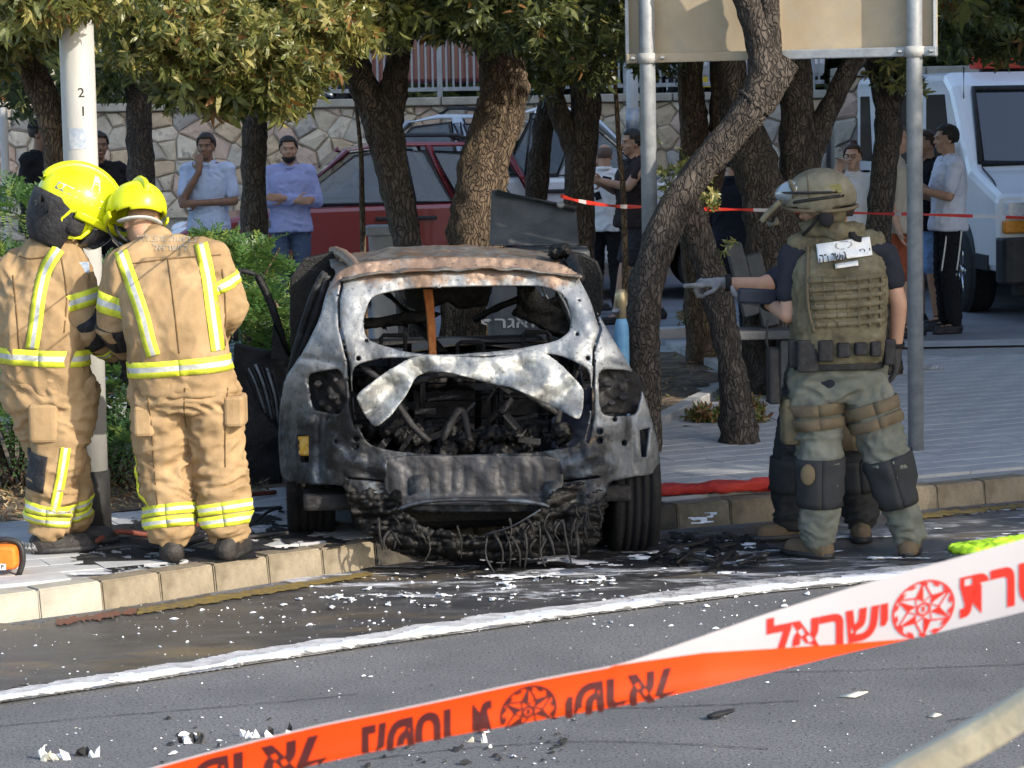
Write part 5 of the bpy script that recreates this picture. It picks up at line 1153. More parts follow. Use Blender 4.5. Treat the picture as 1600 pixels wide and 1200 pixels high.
# ================================================================ THE BURNT-OUT CAR
def burnt(name, ash, soot, rust, rz0=9., rz1=10., az0=.3, az1=1.1, rough=.5, metal=.35, rust_amt=.5, bs=40):
    """burnt sheet steel: soot low down, pale ash higher, rust bloom above rz0 (heights above the road); paler rightwards as painted sunlight"""
    m = bpy.data.materials.new(name); m.use_nodes = True; MATS[name] = m; N = m.node_tree.nodes; L = m.node_tree.links; b = N['Principled BSDF']
    g = N.new('ShaderNodeNewGeometry'); sx = N.new('ShaderNodeSeparateXYZ'); L.new(g.outputs['Position'], sx.inputs[0])
    def nz(s, d=8, st=(1, 1, 1)):
        mp = N.new('ShaderNodeMapping'); mp.inputs['Scale'].default_value = st; L.new(g.outputs['Position'], mp.inputs[0])
        n = N.new('ShaderNodeTexNoise'); n.inputs['Scale'].default_value = s; n.inputs['Detail'].default_value = d; n.inputs['Roughness'].default_value = .65; L.new(mp.outputs[0], n.inputs['Vector']); return n.outputs['Fac']
    def mr(v, a, b_, c=0, d=1):
        n = N.new('ShaderNodeMapRange'); n.inputs[1].default_value = a; n.inputs[2].default_value = b_; n.inputs[3].default_value = c; n.inputs[4].default_value = d; L.new(v, n.inputs[0]); return n.outputs[0]
    def ma(op, a, b_):
        n = N.new('ShaderNodeMath'); n.operation = op
        for i, v in ((0, a), (1, b_)):
            if isinstance(v, (int, float)): n.inputs[i].default_value = v
            else: L.new(v, n.inputs[i])
        return n.outputs[0]
    def mix(f, a, b_):
        n = N.new('ShaderNodeMix'); n.data_type = 'RGBA'; L.new(f, n.inputs[0])
        for i, v in ((6, a), (7, b_)):
            if isinstance(v, tuple): n.inputs[i].default_value = (*v, 1)
            else: L.new(v, n.inputs[i])
        return n.outputs[2]
    h = mr(sx.outputs[2], az0, az1); n1 = nz(5.5, 10, (1.5, 1, .5)); n2 = nz(22, 6)
    f = ma('ADD', ma('MULTIPLY', h, .95), ma('SUBTRACT', ma('ADD', ma('MULTIPLY', n1, 1.5), ma('MULTIPLY', n2, .35)), .9))
    f = ma('ADD', f, mr(sx.outputs[0], -1.1, .75, -.16, .14)); ab = ma('ABSOLUTE', ma('ADD', sx.outputs[0], .19), 0.0); f = ma('ADD', f, mr(ab, .5, .85, 0, .42)); f = mr(f, .22, .85); col = mix(f, soot, ash); steel = mr(nz(7, 5), .5, .68); col = mix(ma('MULTIPLY', steel, .55), col, tuple((a + c) * .5 * k for a, c, k in zip(ash, soot, (.75, .92, 1.15))))  # paler towards the right: sunlight on that side put into the colour
    rz = ma('MULTIPLY', mr(sx.outputs[2], rz0, rz1), 1.0); rf = mr(ma('ADD', ma('MULTIPLY', rz, .32), nz(6, 9)), .62, .74); col = mix(ma('MULTIPLY', rf, rust_amt), col, rust)
    sp = mr(nz(60, 3), .60, .68); col = mix(ma('MULTIPLY', sp, .7), col, tuple(x * .35 for x in soot))
    L.new(col, b.inputs['Base Color']); b.inputs['Metallic'].default_value = metal; L.new(mr(n2, .3, .7, rough - .12, rough + .2), b.inputs['Roughness'])
    bp = N.new('ShaderNodeBump'); bp.inputs['Strength'].default_value = .5; bp.inputs['Distance'].default_value = .008; L.new(nz(bs, 8), bp.inputs['Height']); L.new(bp.outputs[0], b.inputs['Normal'])
    return m
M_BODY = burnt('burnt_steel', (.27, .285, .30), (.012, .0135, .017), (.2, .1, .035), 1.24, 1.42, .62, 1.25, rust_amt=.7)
M_ROOF = burnt('burnt_roof', (.2, .19, .175), (.022, .02, .017), (.15, .075, .03), 1.25, 1.6, .9, 1.7, rust_amt=.75)
M_SKINW = burnt('ash_white_skin', (.44, .45, .44), (.045, .048, .05), (.3, .22, .14), 3, 4, .35, 1.35, rough=.5, rust_amt=.2)
M_CRM = burnt('sooty_press_steel', (.045, .045, .05), (.02, .021, .024), (.2, .1, .05), 3, 4, -.2, .9, rust_amt=.1)
M_CHAR = M('char_black', (.002, .002, .0025), (.009, .0085, .0085), scale=18, rough=.5, bump=.7, bscale=70, bdist=.01, c3=(.03, .029, .028), s3=14, lo3=.6, hi3=.72)
M_SOOT = M('sooty_metal', (.008, .008, .009), (.03, .03, .033), scale=10, rough=.65, metal=.2, bump=.5, c3=(.085, .086, .092), s3=9, lo3=.58, hi3=.72)
M_TYRE = M('burnt_tyre', (.004, .004, .005), (.011, .011, .012), scale=14, rough=.8, bump=.5, bscale=50)
M_AMBER = M('amber_lens', (.55, .3, .03), (.75, .5, .12), scale=40, rough=.35)
M_RUSTO = M('rusty_orange', (.38, .12, .04), (.5, .2, .07), scale=25, rough=.9)
YW = 12.4; CX = 737.0; YAW = 0.082
def wp(px, py, d=0.0): return pix(px, py, YW + d)
wreck = thing('burnt_car', 'burnt-out hatchback wreck seen from behind with torn tailgate and open doors', 'car', road(735, 868))
def rear_depth(U, V):
    dx = np.abs((U - 735) / 297); return .05 + 1.5 * np.clip(dx - .6, 0, 1) ** 1.7 + np.clip(565 - V, 0, 300) / 330 * .62 - .02 * np.cos(dx * 1.5)
def wob(U, V, a=.008):
    return a * (np.sin(U * .041 + V * .03) + .7 * np.sin(U * .09 - V * .07 + 1)) + a * 5 * (vnoise(U * .035, V * .03, 5) - .5) + a * .6 * (vnoise(U * .14, V * .12, 6) - .5)
OUT = rpoly([(441, 752), (436, 690), (438, 640), (446, 592), (478, 545), (500, 500), (512, 455), (528, 425), (560, 411), (640, 404), (740, 402), (830, 405), (880, 414), (905, 430), (922, 470), (950, 520), (985, 575), (1010, 630), (1026, 690), (1030, 735), (1012, 742), (985, 745), (952, 752), (944, 775), (905, 800), (640, 800), (560, 785), (535, 757), (490, 757)], 4, .25)
WIN = rpoly([(580, 462), (640, 450), (740, 447), (850, 446), (884, 462), (894, 495), (890, 520), (870, 534), (800, 548), (700, 556), (640, 552), (600, 542), (572, 530), (566, 500)], 4, .3)
TRUNK = rpoly([(547, 572), (600, 558), (660, 560), (800, 556), (868, 552), (923, 576), (923, 640), (915, 680), (895, 698), (840, 707), (700, 712), (620, 706), (575, 695), (556, 660)], 4, .3)
LAMPL = rpoly([(478, 584), (534, 574), (543, 622), (534, 648), (488, 642)], 4, .25); LAMPR = rpoly([(932, 576), (986, 578), (1004, 612), (994, 650), (937, 650)], 4, .25)
SLOTS = [[(466, 682), (484, 680), (484, 723), (469, 723)], [(998, 672), (1015, 668), (1010, 715), (1001, 714)]]
CIRC = [(557, 685, 5), (556, 698, 5), (937, 674, 5), (937, 688, 5), (573, 533, 3.5), (902, 523, 3.5), (960, 655, 4), (525, 690, 3), (975, 692, 5), (512, 655, 3), (905, 470, 2.5), (560, 560, 4), (918, 560, 4)]
GAPS = [[(536, 436), (530, 470), (531, 510), (538, 540), (545, 570), (549, 640), (556, 668)], [(908, 436), (924, 470), (938, 515), (928, 545), (927, 590), (926, 650), (918, 690)], [(545, 747), (600, 752), (640, 765)], [(935, 745), (880, 752), (845, 765)]]
def sdline(U, V, P, w_):
    d = np.full(U.shape, 1e9)
    for a, b in zip(P[:-1], P[1:]):
        a = np.array(a, float); b = np.array(b, float); e = b - a; t = np.clip(((U - a[0]) * e[0] + (V - a[1]) * e[1]) / (e @ e), 0, 1); d = np.minimum(d, np.hypot(U - a[0] - e[0] * t, V - a[1] - e[1] * t))
    return d - w_
CR = rpoly([(600, 712), (880, 712), (880, 770), (850, 795), (830, 788), (650, 790), (628, 797), (600, 765)], 4, .2)
def rear_sdf(U, V):
    s_ = np.maximum(sdpoly(U, V, OUT), -(sdpoly(U, V, CR) + 4))
    for h in (WIN, TRUNK, LAMPL, LAMPR, *SLOTS): s_ = np.maximum(s_, -sdpoly(U, V, h))
    for x, y, r in CIRC: s_ = np.maximum(s_, r - np.hypot(U - x, V - y))
    for gline, w_ in zip(GAPS, (2.6, 2.6, 1.6, 1.6)): s_ = np.maximum(s_, -sdline(U, V, gline, w_))
    return s_
def rear_pos(U, V):
    d = rear_depth(U, V) + wob(U, V)
    for P, w_, dep in (([(545, 470), (541, 520), (560, 556)], 16, -.02), ([(905, 465), (920, 520), (900, 552)], 18, -.025), ([(590, 440), (740, 426), (870, 436)], 10, -.015), ([(500, 650), (500, 745)], 7, .03), ([(985, 650), (988, 735)], 7, .03), ([(560, 720), (640, 742), (850, 742), (930, 712)], 12, -.03), ([(470, 560), (530, 566)], 6, .02), ([(950, 565), (1000, 580)], 6, .02), ([(452, 610), (446, 740)], 8, .015)):
        q = sdline(U, V, P, 0) / w_; d = d + dep * np.exp(-q * q)
    return pixa(U, V, YW + d)
rs = sheet(428, 1036, 396, 806, 3.0, 3.0, rear_sdf, rear_pos)
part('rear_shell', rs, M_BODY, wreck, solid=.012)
# torn, curled tailgate skin
FLAP = rpoly([(664, 554), (640, 560), (600, 583), (555, 618), (568, 645), (586, 669), (612, 648), (634, 618), (650, 588), (672, 580), (705, 582), (740, 592), (770, 600), (802, 606), (840, 624), (874, 640), (905, 657), (911, 640), (912, 608), (896, 590), (878, 571), (852, 552), (836, 546), (800, 554), (760, 560), (700, 557)], 4, .25)
def flap_pos(U, V):
    rid = 556 + 10 * np.sin((U - 660) / 80); d = -.02 - np.clip(V - rid, -20, 130) / 330 * .55 + wob(U, V, .012) + .05 * (vnoise(U * .03, V * .045, 31) - .5) + .01 * np.sin(U * .11 + 2 * np.sin(V * .05)) + .06 * np.sin((U * .75 + V) * .06) * np.clip((V - 560) / 40, 0, 1) + .06 * np.clip((660 - U) / 100, 0, 1)
    return pixa(U, V, YW + d)
part('torn_tailgate_skin', sheet(548, 918, 540, 676, 3, 3, lambda U, V: sdpoly(U, V, FLAP), flap_pos), M_SKINW, wreck, solid=.006)
# inner tailgate struts behind the flap
for pts in ([(560, 570), (600, 600), (640, 660), (672, 690)], [(905, 575), (880, 620), (870, 660)], [(690, 690), (720, 640), (735, 690)], [(640, 600), (700, 585), (790, 600), (870, 645)]):
    part('tailgate_strut', tube(resample([wp(x, y, .12) for x, y in pts], 14), .016, 8, nz=.3, nf=20), M_SOOT, wreck)
# lamp recesses with brackets
for P, cx in ((LAMPL, 511), (LAMPR, 965)):
    pan = part('lamp_recess', sheet(cx - 50, cx + 50, 570, 648, 4, 4, lambda U, V: sdpoly(U, V, P) - 5, lambda U, V: pixa(U, V, YW + rear_depth(U, V) + .09 + wob(U * 3, V * 3, .008))), M_SOOT, wreck, solid=.008)
    for k, (dx, dy, r) in enumerate(((-14, -8, .018), (10, 12, .022), (14, -14, .012), (-8, 22, .015))):
        part('lamp_socket', tube([wp(cx + dx, 608 + dy, rear_depth(np.array(cx + dx), np.array(608 + dy)) + d) for d in (.06, .0)], r, 12), M_SOOT, pan)
part('amber_lamp', sheet(462, 488, 678, 712, 3, 3, lambda U, V: np.maximum(np.abs(U - 475) - 9, np.abs(V - 696) - 16), lambda U, V: pixa(U, V, YW + rear_depth(U, V) + .012 + wob(U * 9, V * 9, .005))), M_AMBER, wreck, solid=.006)
# crossmember with pressed ribs below the boot opening
def cross_pos(U, V):
    rib = np.clip(np.sin(U * .26 + 2.2 * np.sin(U * .045)) * 4, -1, 1) * .003 * ((V > 724) & (V < 768)); return pixa(U, V, YW + .022 - .05 * np.exp(-((V - 788) / 9) ** 2) + rib + wob(U, V, .006) + .2 * np.clip(np.abs(U - 740) / 200 - .7, 0, 1))
part('rear_crossmember', sheet(595, 886, 706, 800, 3, 3, lambda U, V: sdpoly(U, V, CR), cross_pos), M_CRM, wreck, solid=.01)
part('pressed_lip', tube(resample([wp(x, y, -.07) for x, y in ((622, 796), (650, 786), (700, 781), (780, 781), (835, 785), (858, 792))], 24), .014, 8, nz=.3, nf=20, flat=.7), M_BODY, wreck)
for x, y in ((655, 765), (865, 775)): part('chassis_horn', loft([(wp(x, y, .0) + Vector((0, d, 0)), Vector((.05, 0, 0)), Vector((0, 0, .07))) for d in (0, .1, .3)], ex=3), M_BODY, wreck)
# charred remains of the bumper: a sagging U of melted plastic
U_ = [(548, 752), (556, 790), (578, 826), (620, 852), (680, 862), (745, 866), (810, 862), (862, 850), (905, 826), (930, 790), (940, 758)]
rb = random.Random(5)
BP = rpoly([(535, 748), (590, 752), (632, 772), (626, 796), (662, 824), (740, 838), (800, 828), (842, 797), (866, 768), (900, 752), (948, 752), (946, 800), (934, 850), (900, 868), (820, 872), (740, 877), (660, 872), (610, 858), (572, 832), (546, 796)], 4, .25)
def bump_pos(U, V):
    n1 = vnoise(U * .03, V * .04, 21); n2 = vnoise(U * .025 + V * .03, V * .12, 22); n3 = vnoise(U * .13, V * .3, 23); c = np.abs(U - 742) / 200
    return pixa(U, V, YW - .05 + .16 * c ** 2 - .14 * (n1 - .4) - .10 * (n2 - .5) - .035 * (n3 - .5) + .1 * np.clip((V - 850) / 25, 0, 1))
part('charred_bumper', sheet(530, 954, 744, 882, 2.5, 2.5, lambda U, V: sdpoly(U, V, BP) + 9 * (vnoise(U * .1, V * .1, 24) - .5), bump_pos), M_CHAR, wreck, solid=.012)
for i in range(38):
    x = rb.choice([rb.uniform(560, 640), rb.uniform(840, 945), rb.uniform(840, 945), rb.uniform(640, 840)]); y0 = 800 + 40 * (1 - abs(x - 745) / 200) + rb.uniform(-20, 20); p0 = wp(x, y0, -.09); L = rb.uniform(.05, .2)
    z1 = max(.0 if x > 640 else .13, p0.z - L); p1 = Vector((p0.x + rb.uniform(-.05, .05), p0.y - rb.uniform(0, .04), z1))
    part('melted_strand', tube(resample([p0, p0.lerp(p1, .5) + Vector((rb.uniform(-.03, .03), -.01, 0)), p1], 8), interp([0, .5, 1], [rb.uniform(.005, .012), rb.uniform(.003, .009), .003], 8), 6, nz=.4, nf=40), M_CHAR if i % 4 else M_SOOT, wreck)
part('bent_wire', tube(resample([wp(755, 836, -.12), wp(800, 822, -.14), wp(845, 796, -.12)], 12), .005, 6), M_BODY, wreck)
# underbody and floor
FW = Vector((-YAW, 1, 0)).normalized(); RT = Vector((FW.y, -FW.x, 0)); C0 = Vector((wp(735, 700).x, YW, 0))
def cw(a, v, z): return C0 + RT * a + FW * v + Vector((0, 0, z))
def slab(a0, a1, v0, v1, z0, z1): return [cw(a, v, z) for a in (a0, a1) for v in (v0, v1) for z in (z0, z1)], [(0, 1, 3, 2), (4, 6, 7, 5), (0, 4, 5, 1), (2, 3, 7, 6), (0, 2, 6, 4), (1, 5, 7, 3)]
part('floor_pan', slab(-.78, .78, .2, 4.2, .28, .36), M_SOOT, wreck, bevel=.02); part('boot_floor', slab(-.62, .62, .12, 1.0, .42, .5), M_SOOT, wreck, bevel=.02)
part('rear_axle', tube([cw(-.75, .5, .36), cw(.75, .5, .33)], .05, 12), M_CHAR, wreck)
part('firewall', slab(-.74, .74, 3.1, 3.16, .3, .72), M_SOOT, wreck, bevel=.02)
db = [capsule(cw(-.62, 2.85, .66), cw(.62, 2.85, .66), .09, .09)] + [ellip(cw(rb.uniform(-.6, .6), 2.75, .67 + rb.uniform(-.05, .07)), (.1, .08, .05)) for _ in range(12)]
me = remesh(db, .014, 2, amp=.03, freq=12); me.materials.append(M_CHAR); link('melted_dashboard', me, wreck)
# heaps of burnt stuff in the boot
hp_ = [ellip(wp(rb.uniform(575, 900), rb.uniform(668, 716), rb.uniform(.25, .7)), (rb.uniform(.03, .1), .06, rb.uniform(.015, .05)), 10, 8) for _ in range(60)]
me = remesh(hp_, .011, 1, amp=.03, freq=16, amp2=.015, freq2=50); me.materials.append(M_CHAR); link('burnt_boot_load', me, wreck)
for i in range(34):
    a = wp(rb.uniform(580, 890), rb.uniform(600, 705), rb.uniform(.2, .8)); d = Vector((rb.uniform(-.14, .14), rb.uniform(-.05, .05), rb.uniform(-.12, .08)))
    part('twisted_scrap', xf(box((0, 0, 0), (rb.uniform(.05, .2), .012, rb.uniform(.01, .035))), Matrix.Translation(a) @ Matrix.Rotation(rb.uniform(-1, 1), 4, 'Y') @ Matrix.Rotation(rb.uniform(-.6, .6), 4, 'Z')), [M_SOOT, M_SOOT, M_CHAR, M_SOOT][i % 4], wreck, smooth=False)
part('boot_side_panel', sheet(860, 925, 600, 708, 4, 4, lambda U, V: sdpoly(U, V, [(862, 655), (925, 600), (925, 690), (880, 706), (862, 700)]), lambda U, V: pixa(U, V, YW + .35 + wob(U, V, .01))), M('blue_black_steel', (.02, .023, .04), (.07, .08, .12), scale=6, rough=.5, metal=.3), wreck, solid=.01)
# seats: bare wire frames and headrest loops
def loop(cx, cy, w_, h, d, r=.011):
    pts = [(cx - w_, cy + h), (cx - w_, cy - h * .7), (cx - w_ * .8, cy - h), (cx + w_ * .8, cy - h), (cx + w_, cy - h * .7), (cx + w_, cy + h)]; return tube([wp(x, y, d) for x, y in pts], r, 8)
for a in ((614, 540, 19, 16, 1.0), (838, 535, 21, 16, 1.0), (735, 545, 20, 10, 1.05), (640, 690, 60, 6, .5)): part('headrest_frame', loop(*a), M_SOOT, wreck)
for a0 in (-.5, .02, .42):
    s_ = part('seat_frame', join(tube([cw(a0 - .18, 1.25, .4), cw(a0 - .18, 1.15, .93), cw(a0 + .18, 1.15, .93), cw(a0 + .18, 1.25, .4)], .016, 8), *[tube([cw(a0 - .17, 1.2, z), cw(a0 + .17, 1.2, z)], .006, 6) for z in np.arange(.5, .95, .09)]), M_SOOT, wreck)
for a0 in (-.38, .38):
    part('seat_frame', join(tube([cw(a0 - .2, 2.1, .4), cw(a0 - .19, 1.95, .9), cw(a0 + .19, 1.95, .9), cw(a0 + .2, 2.1, .4)], .02, 8), *[tube([cw(a0 - .19, 2.02, z), cw(a0 + .19, 2.02, z)], .008, 6) for z in np.arange(.5, .88, .12)]), M_CHAR, wreck)
# black shapes seen inside the window: beam, B-pillar, header, seat shell
part('fallen_beam', tube([wp(598, 452, 1.5), wp(640, 492, 1.45), wp(702, 562, 1.2)], .035, 8, flat=.6), M_CHAR, wreck)
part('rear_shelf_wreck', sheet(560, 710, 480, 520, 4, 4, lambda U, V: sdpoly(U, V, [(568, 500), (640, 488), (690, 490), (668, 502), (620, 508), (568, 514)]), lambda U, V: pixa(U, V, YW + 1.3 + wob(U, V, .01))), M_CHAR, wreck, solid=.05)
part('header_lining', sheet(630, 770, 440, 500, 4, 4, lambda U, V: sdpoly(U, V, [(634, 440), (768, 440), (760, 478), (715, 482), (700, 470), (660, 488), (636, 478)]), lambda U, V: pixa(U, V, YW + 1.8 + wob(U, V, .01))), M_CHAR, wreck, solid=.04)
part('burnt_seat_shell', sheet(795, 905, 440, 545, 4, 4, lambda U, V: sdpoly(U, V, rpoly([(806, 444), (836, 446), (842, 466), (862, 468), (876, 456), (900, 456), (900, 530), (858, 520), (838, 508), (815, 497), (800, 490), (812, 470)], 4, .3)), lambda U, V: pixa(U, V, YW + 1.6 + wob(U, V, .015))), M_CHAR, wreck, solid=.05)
part('bent_arm', tube(resample([wp(742, 500, 1.7), wp(770, 484, 1.65), (wp(810, 468, 1.6))], 10), .018, 8, nz=.4, nf=30), M_CHAR, wreck)
for dx in (-4, 0, 5): part('rusty_strip', tube(resample([wp(668 + dx, 452, .8), wp(673 + dx * .7, 500, .78), wp(676 + dx * .6, 560, .75)], 10), .011, 6, nz=.3, nf=40, flat=.5), M_RUSTO, wreck)
# roof skin: sagging and rusty, with the melted rails
RL = wp(534, 428, .27); RR_ = wp(904, 428, .27)
def roof_pos(U, V):
    v = V; hw = .57 + .05 * v / 2.1; cx_ = (RL.x + RR_.x) / 2 - YAW * v; z = 1.352 + .03 * np.sin(v * 1.4) + .055 * (1 - np.abs(U) ** 2.5) + .05 * (vnoise(U * 2.6, v * 3.2, 33) - .5) + .02 * (vnoise(U * 9, v * 5, 34) - .5) - .02 * v / 2.1 - .03 * np.exp(-((v - .12) / .05) ** 2)
    return np.stack([cx_ + U * hw, YW + .30 + v, z], -1)
roof = part('roof_skin', sheet(-1, 1, -.06, 2.1, .03, .03, lambda U, V: np.maximum(np.abs(U) - 1, .012 - np.hypot((U - .02) * .6, V - 1.0)), roof_pos), M_ROOF, wreck, solid=.01)
for pts, lab in (([(520, 391, 1.9), (535, 398, 1.3), (552, 412, .8), (570, 428, .38)], 'roof_rail'), ([(880, 386, 1.7), (888, 398, 1.1), (898, 416, .6), (907, 436, .3)], 'roof_rail')):
    part(lab, tube(resample([wp(*p) for p in pts], 20), interp([0, .5, 1], [.022, .03, .022], 20), 10, nz=.35, nf=25), M_SOOT if pts[0][0] > 800 else M_BODY, roof)
me = remesh([ellip(wp(876 + rb.uniform(-10, 12), 392 + rb.uniform(-6, 6), .9 + rb.uniform(-.1, .1)), (.025, .04, .022)) for _ in range(9)], .007, 1, amp=.02, freq=30); me.materials.append(M_CHAR); link('melted_lump', me, roof)
# pillars, sides, bonnet (mostly hidden from here)
for sg in (-1, 1):
    def sp(U, V, sg=sg):
        hw = np.interp(V, [.3, .7, .9, 1.05, 1.34], [.84, .83, .72, .62, .5]) + wob(U * 200, V * 200, .008) - .06 * np.clip(U - 3.4, 0, 1); P = np.array([C0.x, C0.y, 0]) + np.outer(U, np.array(FW)) + np.outer(sg * hw, np.array(RT)); P[:, 2] = V; return P
    def ss(U, V):
        s_ = sdpoly(U, V, [(.42, .35), (4.2, .3), (4.25, .7), (4.1, .78), (3.1, .86), (2.3, 1.33), (.6, 1.33), (.42, .95)])
        for c in (.62, 3.3): s_ = np.maximum(s_, .37 - np.hypot(U - c, V - .34))
        for h in ([(.75, 1.0), (1.25, 1.0), (1.25, 1.27), (.85, 1.27)], [(1.35, .45), (2.9, .42), (2.85, 1.0), (2.25, 1.27), (1.35, 1.27)]): s_ = np.maximum(s_, -sdpoly(U, V, h))
        return s_
    part('side_shell', sheet(.4, 4.3, .28, 1.36, .04, .04, ss, sp), M_BODY if sg > 0 else M_SOOT, wreck, solid=.012)
    part('front_pillar', tube([cw(sg * .66, 2.2, 1.33), cw(sg * .74, 3.0, .96)], .035, 8), M_SOOT, wreck); part('sill_beam', tube([cw(sg * .8, 1.2, .36), cw(sg * .8, 3.0, .36)], .06, 8), M_SOOT, wreck)
part('bonnet', sheet(-.75, .75, 3.1, 4.2, .05, .05, lambda U, V: np.abs(U) - .75, lambda U, V: np.stack([C0.x + U * RT.x + V * FW.x, C0.y + V * FW.y + U * RT.y, .78 - .05 * (V - 3.1) + .02 * np.sin(U * 7) - .05 * U * U], -1)), M_ROOF, wreck, solid=.01)
part('underbody_dark_box', slab(-.55, .5, .3, 1.0, .16, .36), M_CHAR, wreck, bevel=.04)  # black box added so the space under the wreck stays dark
part('front_bumper', slab(-.75, .75, 4.15, 4.3, .3, .75), M_CHAR, wreck, bevel=.05)
# wheels
def tyre(c, w_=.235, r=.335, name='wheel'):
    pf = []; h = w_ / 2
    pf += [(.17, -h * .7), (r * .8, -h), (r * .95, -h * .97), (r, -h * .82)]
    for k in (-.5, -.17, .17, .5): pf += [(r, h * (k - .07)), (r - .012, h * (k - .05)), (r - .012, h * (k + .05)), (r, h * (k + .07))]
    pf += [(r, h * .82), (r * .95, h * .97), (r * .8, h), (.17, h * .7)]
    rotm = Matrix.Translation(c) @ Matrix.Rotation(-math.atan2(FW.x, FW.y), 4, 'Z'); V, F = xf(lathe(pf, 40, ax='x'), rotm)
    V = [Vector(v) for v in V]; g = Vector(c).z - r + .03
    V = [Vector((v.x, v.y, max(v.z, g))) for v in V]
    t = part('tyre', (V, F), M_TYRE, wreck); part('rim', xf(lathe([(.0, .02), (.06, .04), (.16, .0), (.2, .06), (.2, -.1), (0, -.1)], 28, ax='x'), rotm), M_SOOT, t)
tyre(Vector((pix(984, 800, YW + .62).x, YW + .62, .305))); tyre(Vector((pix(486, 800, YW + .66).x, YW + .66, .305 + .11)))
tyre(Vector(cw(.74, 3.3, .32))); tyre(Vector(cw(-.76, 3.3, .44)))
# open doors
def door_panel(name, poly, Y, mat, th=.06, tilt=0.0):
    P = [pix(x, y, Y) for x, y in poly]; n = len(P); x0 = P[0].x; V = []
    for d in (0, th): V += [(p.x, p.y + d + (p.x - x0) * tilt, p.z) for p in P]
    F = [tuple(range(n)), tuple(range(2 * n - 1, n - 1, -1))] + [(i, i + n, (i + 1) % n + n, (i + 1) % n) for i in range(n)]
    o = part(name, (V, F), mat, wreck, bevel=.012, smooth=False); return fixn(o)
d = door_panel('front_door', [(452, 560), (430, 550), (395, 541), (369, 533), (366, 600), (372, 700), (388, 772), (436, 790), (446, 700)], 14.6, M_SOOT, .07, .45)
part('window_frame', tube(resample([pix(448, 556, 14.55), pix(432, 500, 14.5), pix(418, 462, 14.5), pix(402, 430, 14.5)], 14), .022, 8), M_CHAR, d)
part('window_frame', tube(resample([pix(402, 430, 14.5), pix(382, 424, 14.5), pix(372, 428, 14.45), pix(366, 470, 14.4), pix(369, 533, 14.4)], 14), .014, 8), M_SOOT, d)
part('door_sail', prism([(pix(450, 560, 14.5).x, pix(450, 560, 14.5).z), (pix(424, 560, 14.5).x, pix(424, 560, 14.5).z), (pix(427, 505, 14.5).x, pix(427, 505, 14.5).z)], 14.48, 14.52), M_CHAR, d, smooth=False)
for k in range(7):
    part('door_scrap', tube(resample([pix(372 + k * 9, 560 + k * 3, 14.52), pix(390 + k * 8, 590 + k * 6, 14.5), pix(410 + k * 5, 640 + k * 5, 14.52)], 8), .008, 6, nz=.4, nf=30), [M_SOOT, M_BODY][k % 2], d)
door_panel('rear_door', [(455, 560), (452, 500), (453, 435), (474, 403), (500, 398), (524, 392), (530, 430), (512, 470), (505, 520), (480, 560)], 13.9, M_CHAR, .06, .2)
for pts in ([(452, 590), (470, 520), (494, 450), (508, 425)], [(446, 600), (478, 530), (500, 470), (512, 430)], [(462, 600), (490, 540), (516, 480), (520, 440)]):
    part('door_frame', tube(resample([wp(x, y, .75) for x, y in pts], 14), .018, 8, nz=.2, nf=20), M_SOOT if pts[0][0] < 460 else M_BODY, wreck)
door_panel('rear_door', [(884, 392), (912, 396), (934, 408), (943, 432), (942, 478), (930, 520), (900, 520), (890, 430)], 13.9, M_CHAR, .06, -.2)
# ================================================================ POSTS, SIGN, BINS, VEHICLES
M_POLE = M('pale_grey_paint', (.33, .33, .32), (.42, .42, .41), scale=5, rough=.5, bump=.15, bscale=30, stretch=(1, 1, .3)); M_GALV = M('galvanised_steel', (.27, .29, .31), (.38, .40, .42), scale=14, rough=.45, metal=.35, bump=.1); M_BLKT = M('black_tar_paint', (.01, .01, .011), (.025, .025, .026), scale=20, rough=.7)
# lamp post
b = pave(147, 836); t = thing('lamp_post', 'thick pale lamp post with black foot between the two firefighters', 'lamp post', b)
part('post', lathe([(.0, .3), (.078, .3), (.083, 1.2), (.083, 2.2), (.08, 4), (.07, 7)], 32, b), M_POLE, t); part('foot', lathe([(.0, -.02), (.088, -.02), (.086, .32), (0, .325)], 32, b), M_BLKT, t)
def on_pole(px, py, body, h, bold):
    V, F = text_vf(body, bold, None, h); V[:, 0] -= V[:, 0].max() / 2; d = nrm(ray(px, py)); c = pix(px, py, b.y - .083); out = []
    for x, y, z in V:
        p = c + Vector((x, -.2, y)); dx = p.x - b.x; yy = b.y - math.sqrt(max(1e-4, .0842 ** 2 - min(abs(dx), .083) ** 2)); out.append((p.x, yy, p.z))
    part('pole_number', (out, F), M('stencil_black', (.03, .03, .03), rough=.8), t, smooth=False)
on_pole(127, 152, '2', .045, .01); on_pole(130, 181, '1', .045, .01)
s1 = []; zc = pix(104, 217, b.y).z
for z in (zc - .05, zc + .05):
    for k in range(9): a = R(-118 + k * 7); s1.append((b.x + .0845 * math.cos(a) * 1.0, b.y + .0845 * math.sin(a), z))
part('faded_sticker', (s1, [(k, k + 1, k + 10, k + 9) for k in range(8)]), M('faded_blue_sticker', (.22, .27, .36), (.4, .42, .44), scale=40, rough=.7), t)
b2 = pave(12, 700); t = thing('lamp_post', 'thin white pole at the far left edge', 'post', Vector((pix(10, 300, 20).x, 20, pavez(20)))); b2 = t.location.copy(); part('post', lathe([(0, 0), (.03, 0), (.03, 2.05), (0, 2.06)], 16, b2), M_POLE, t)
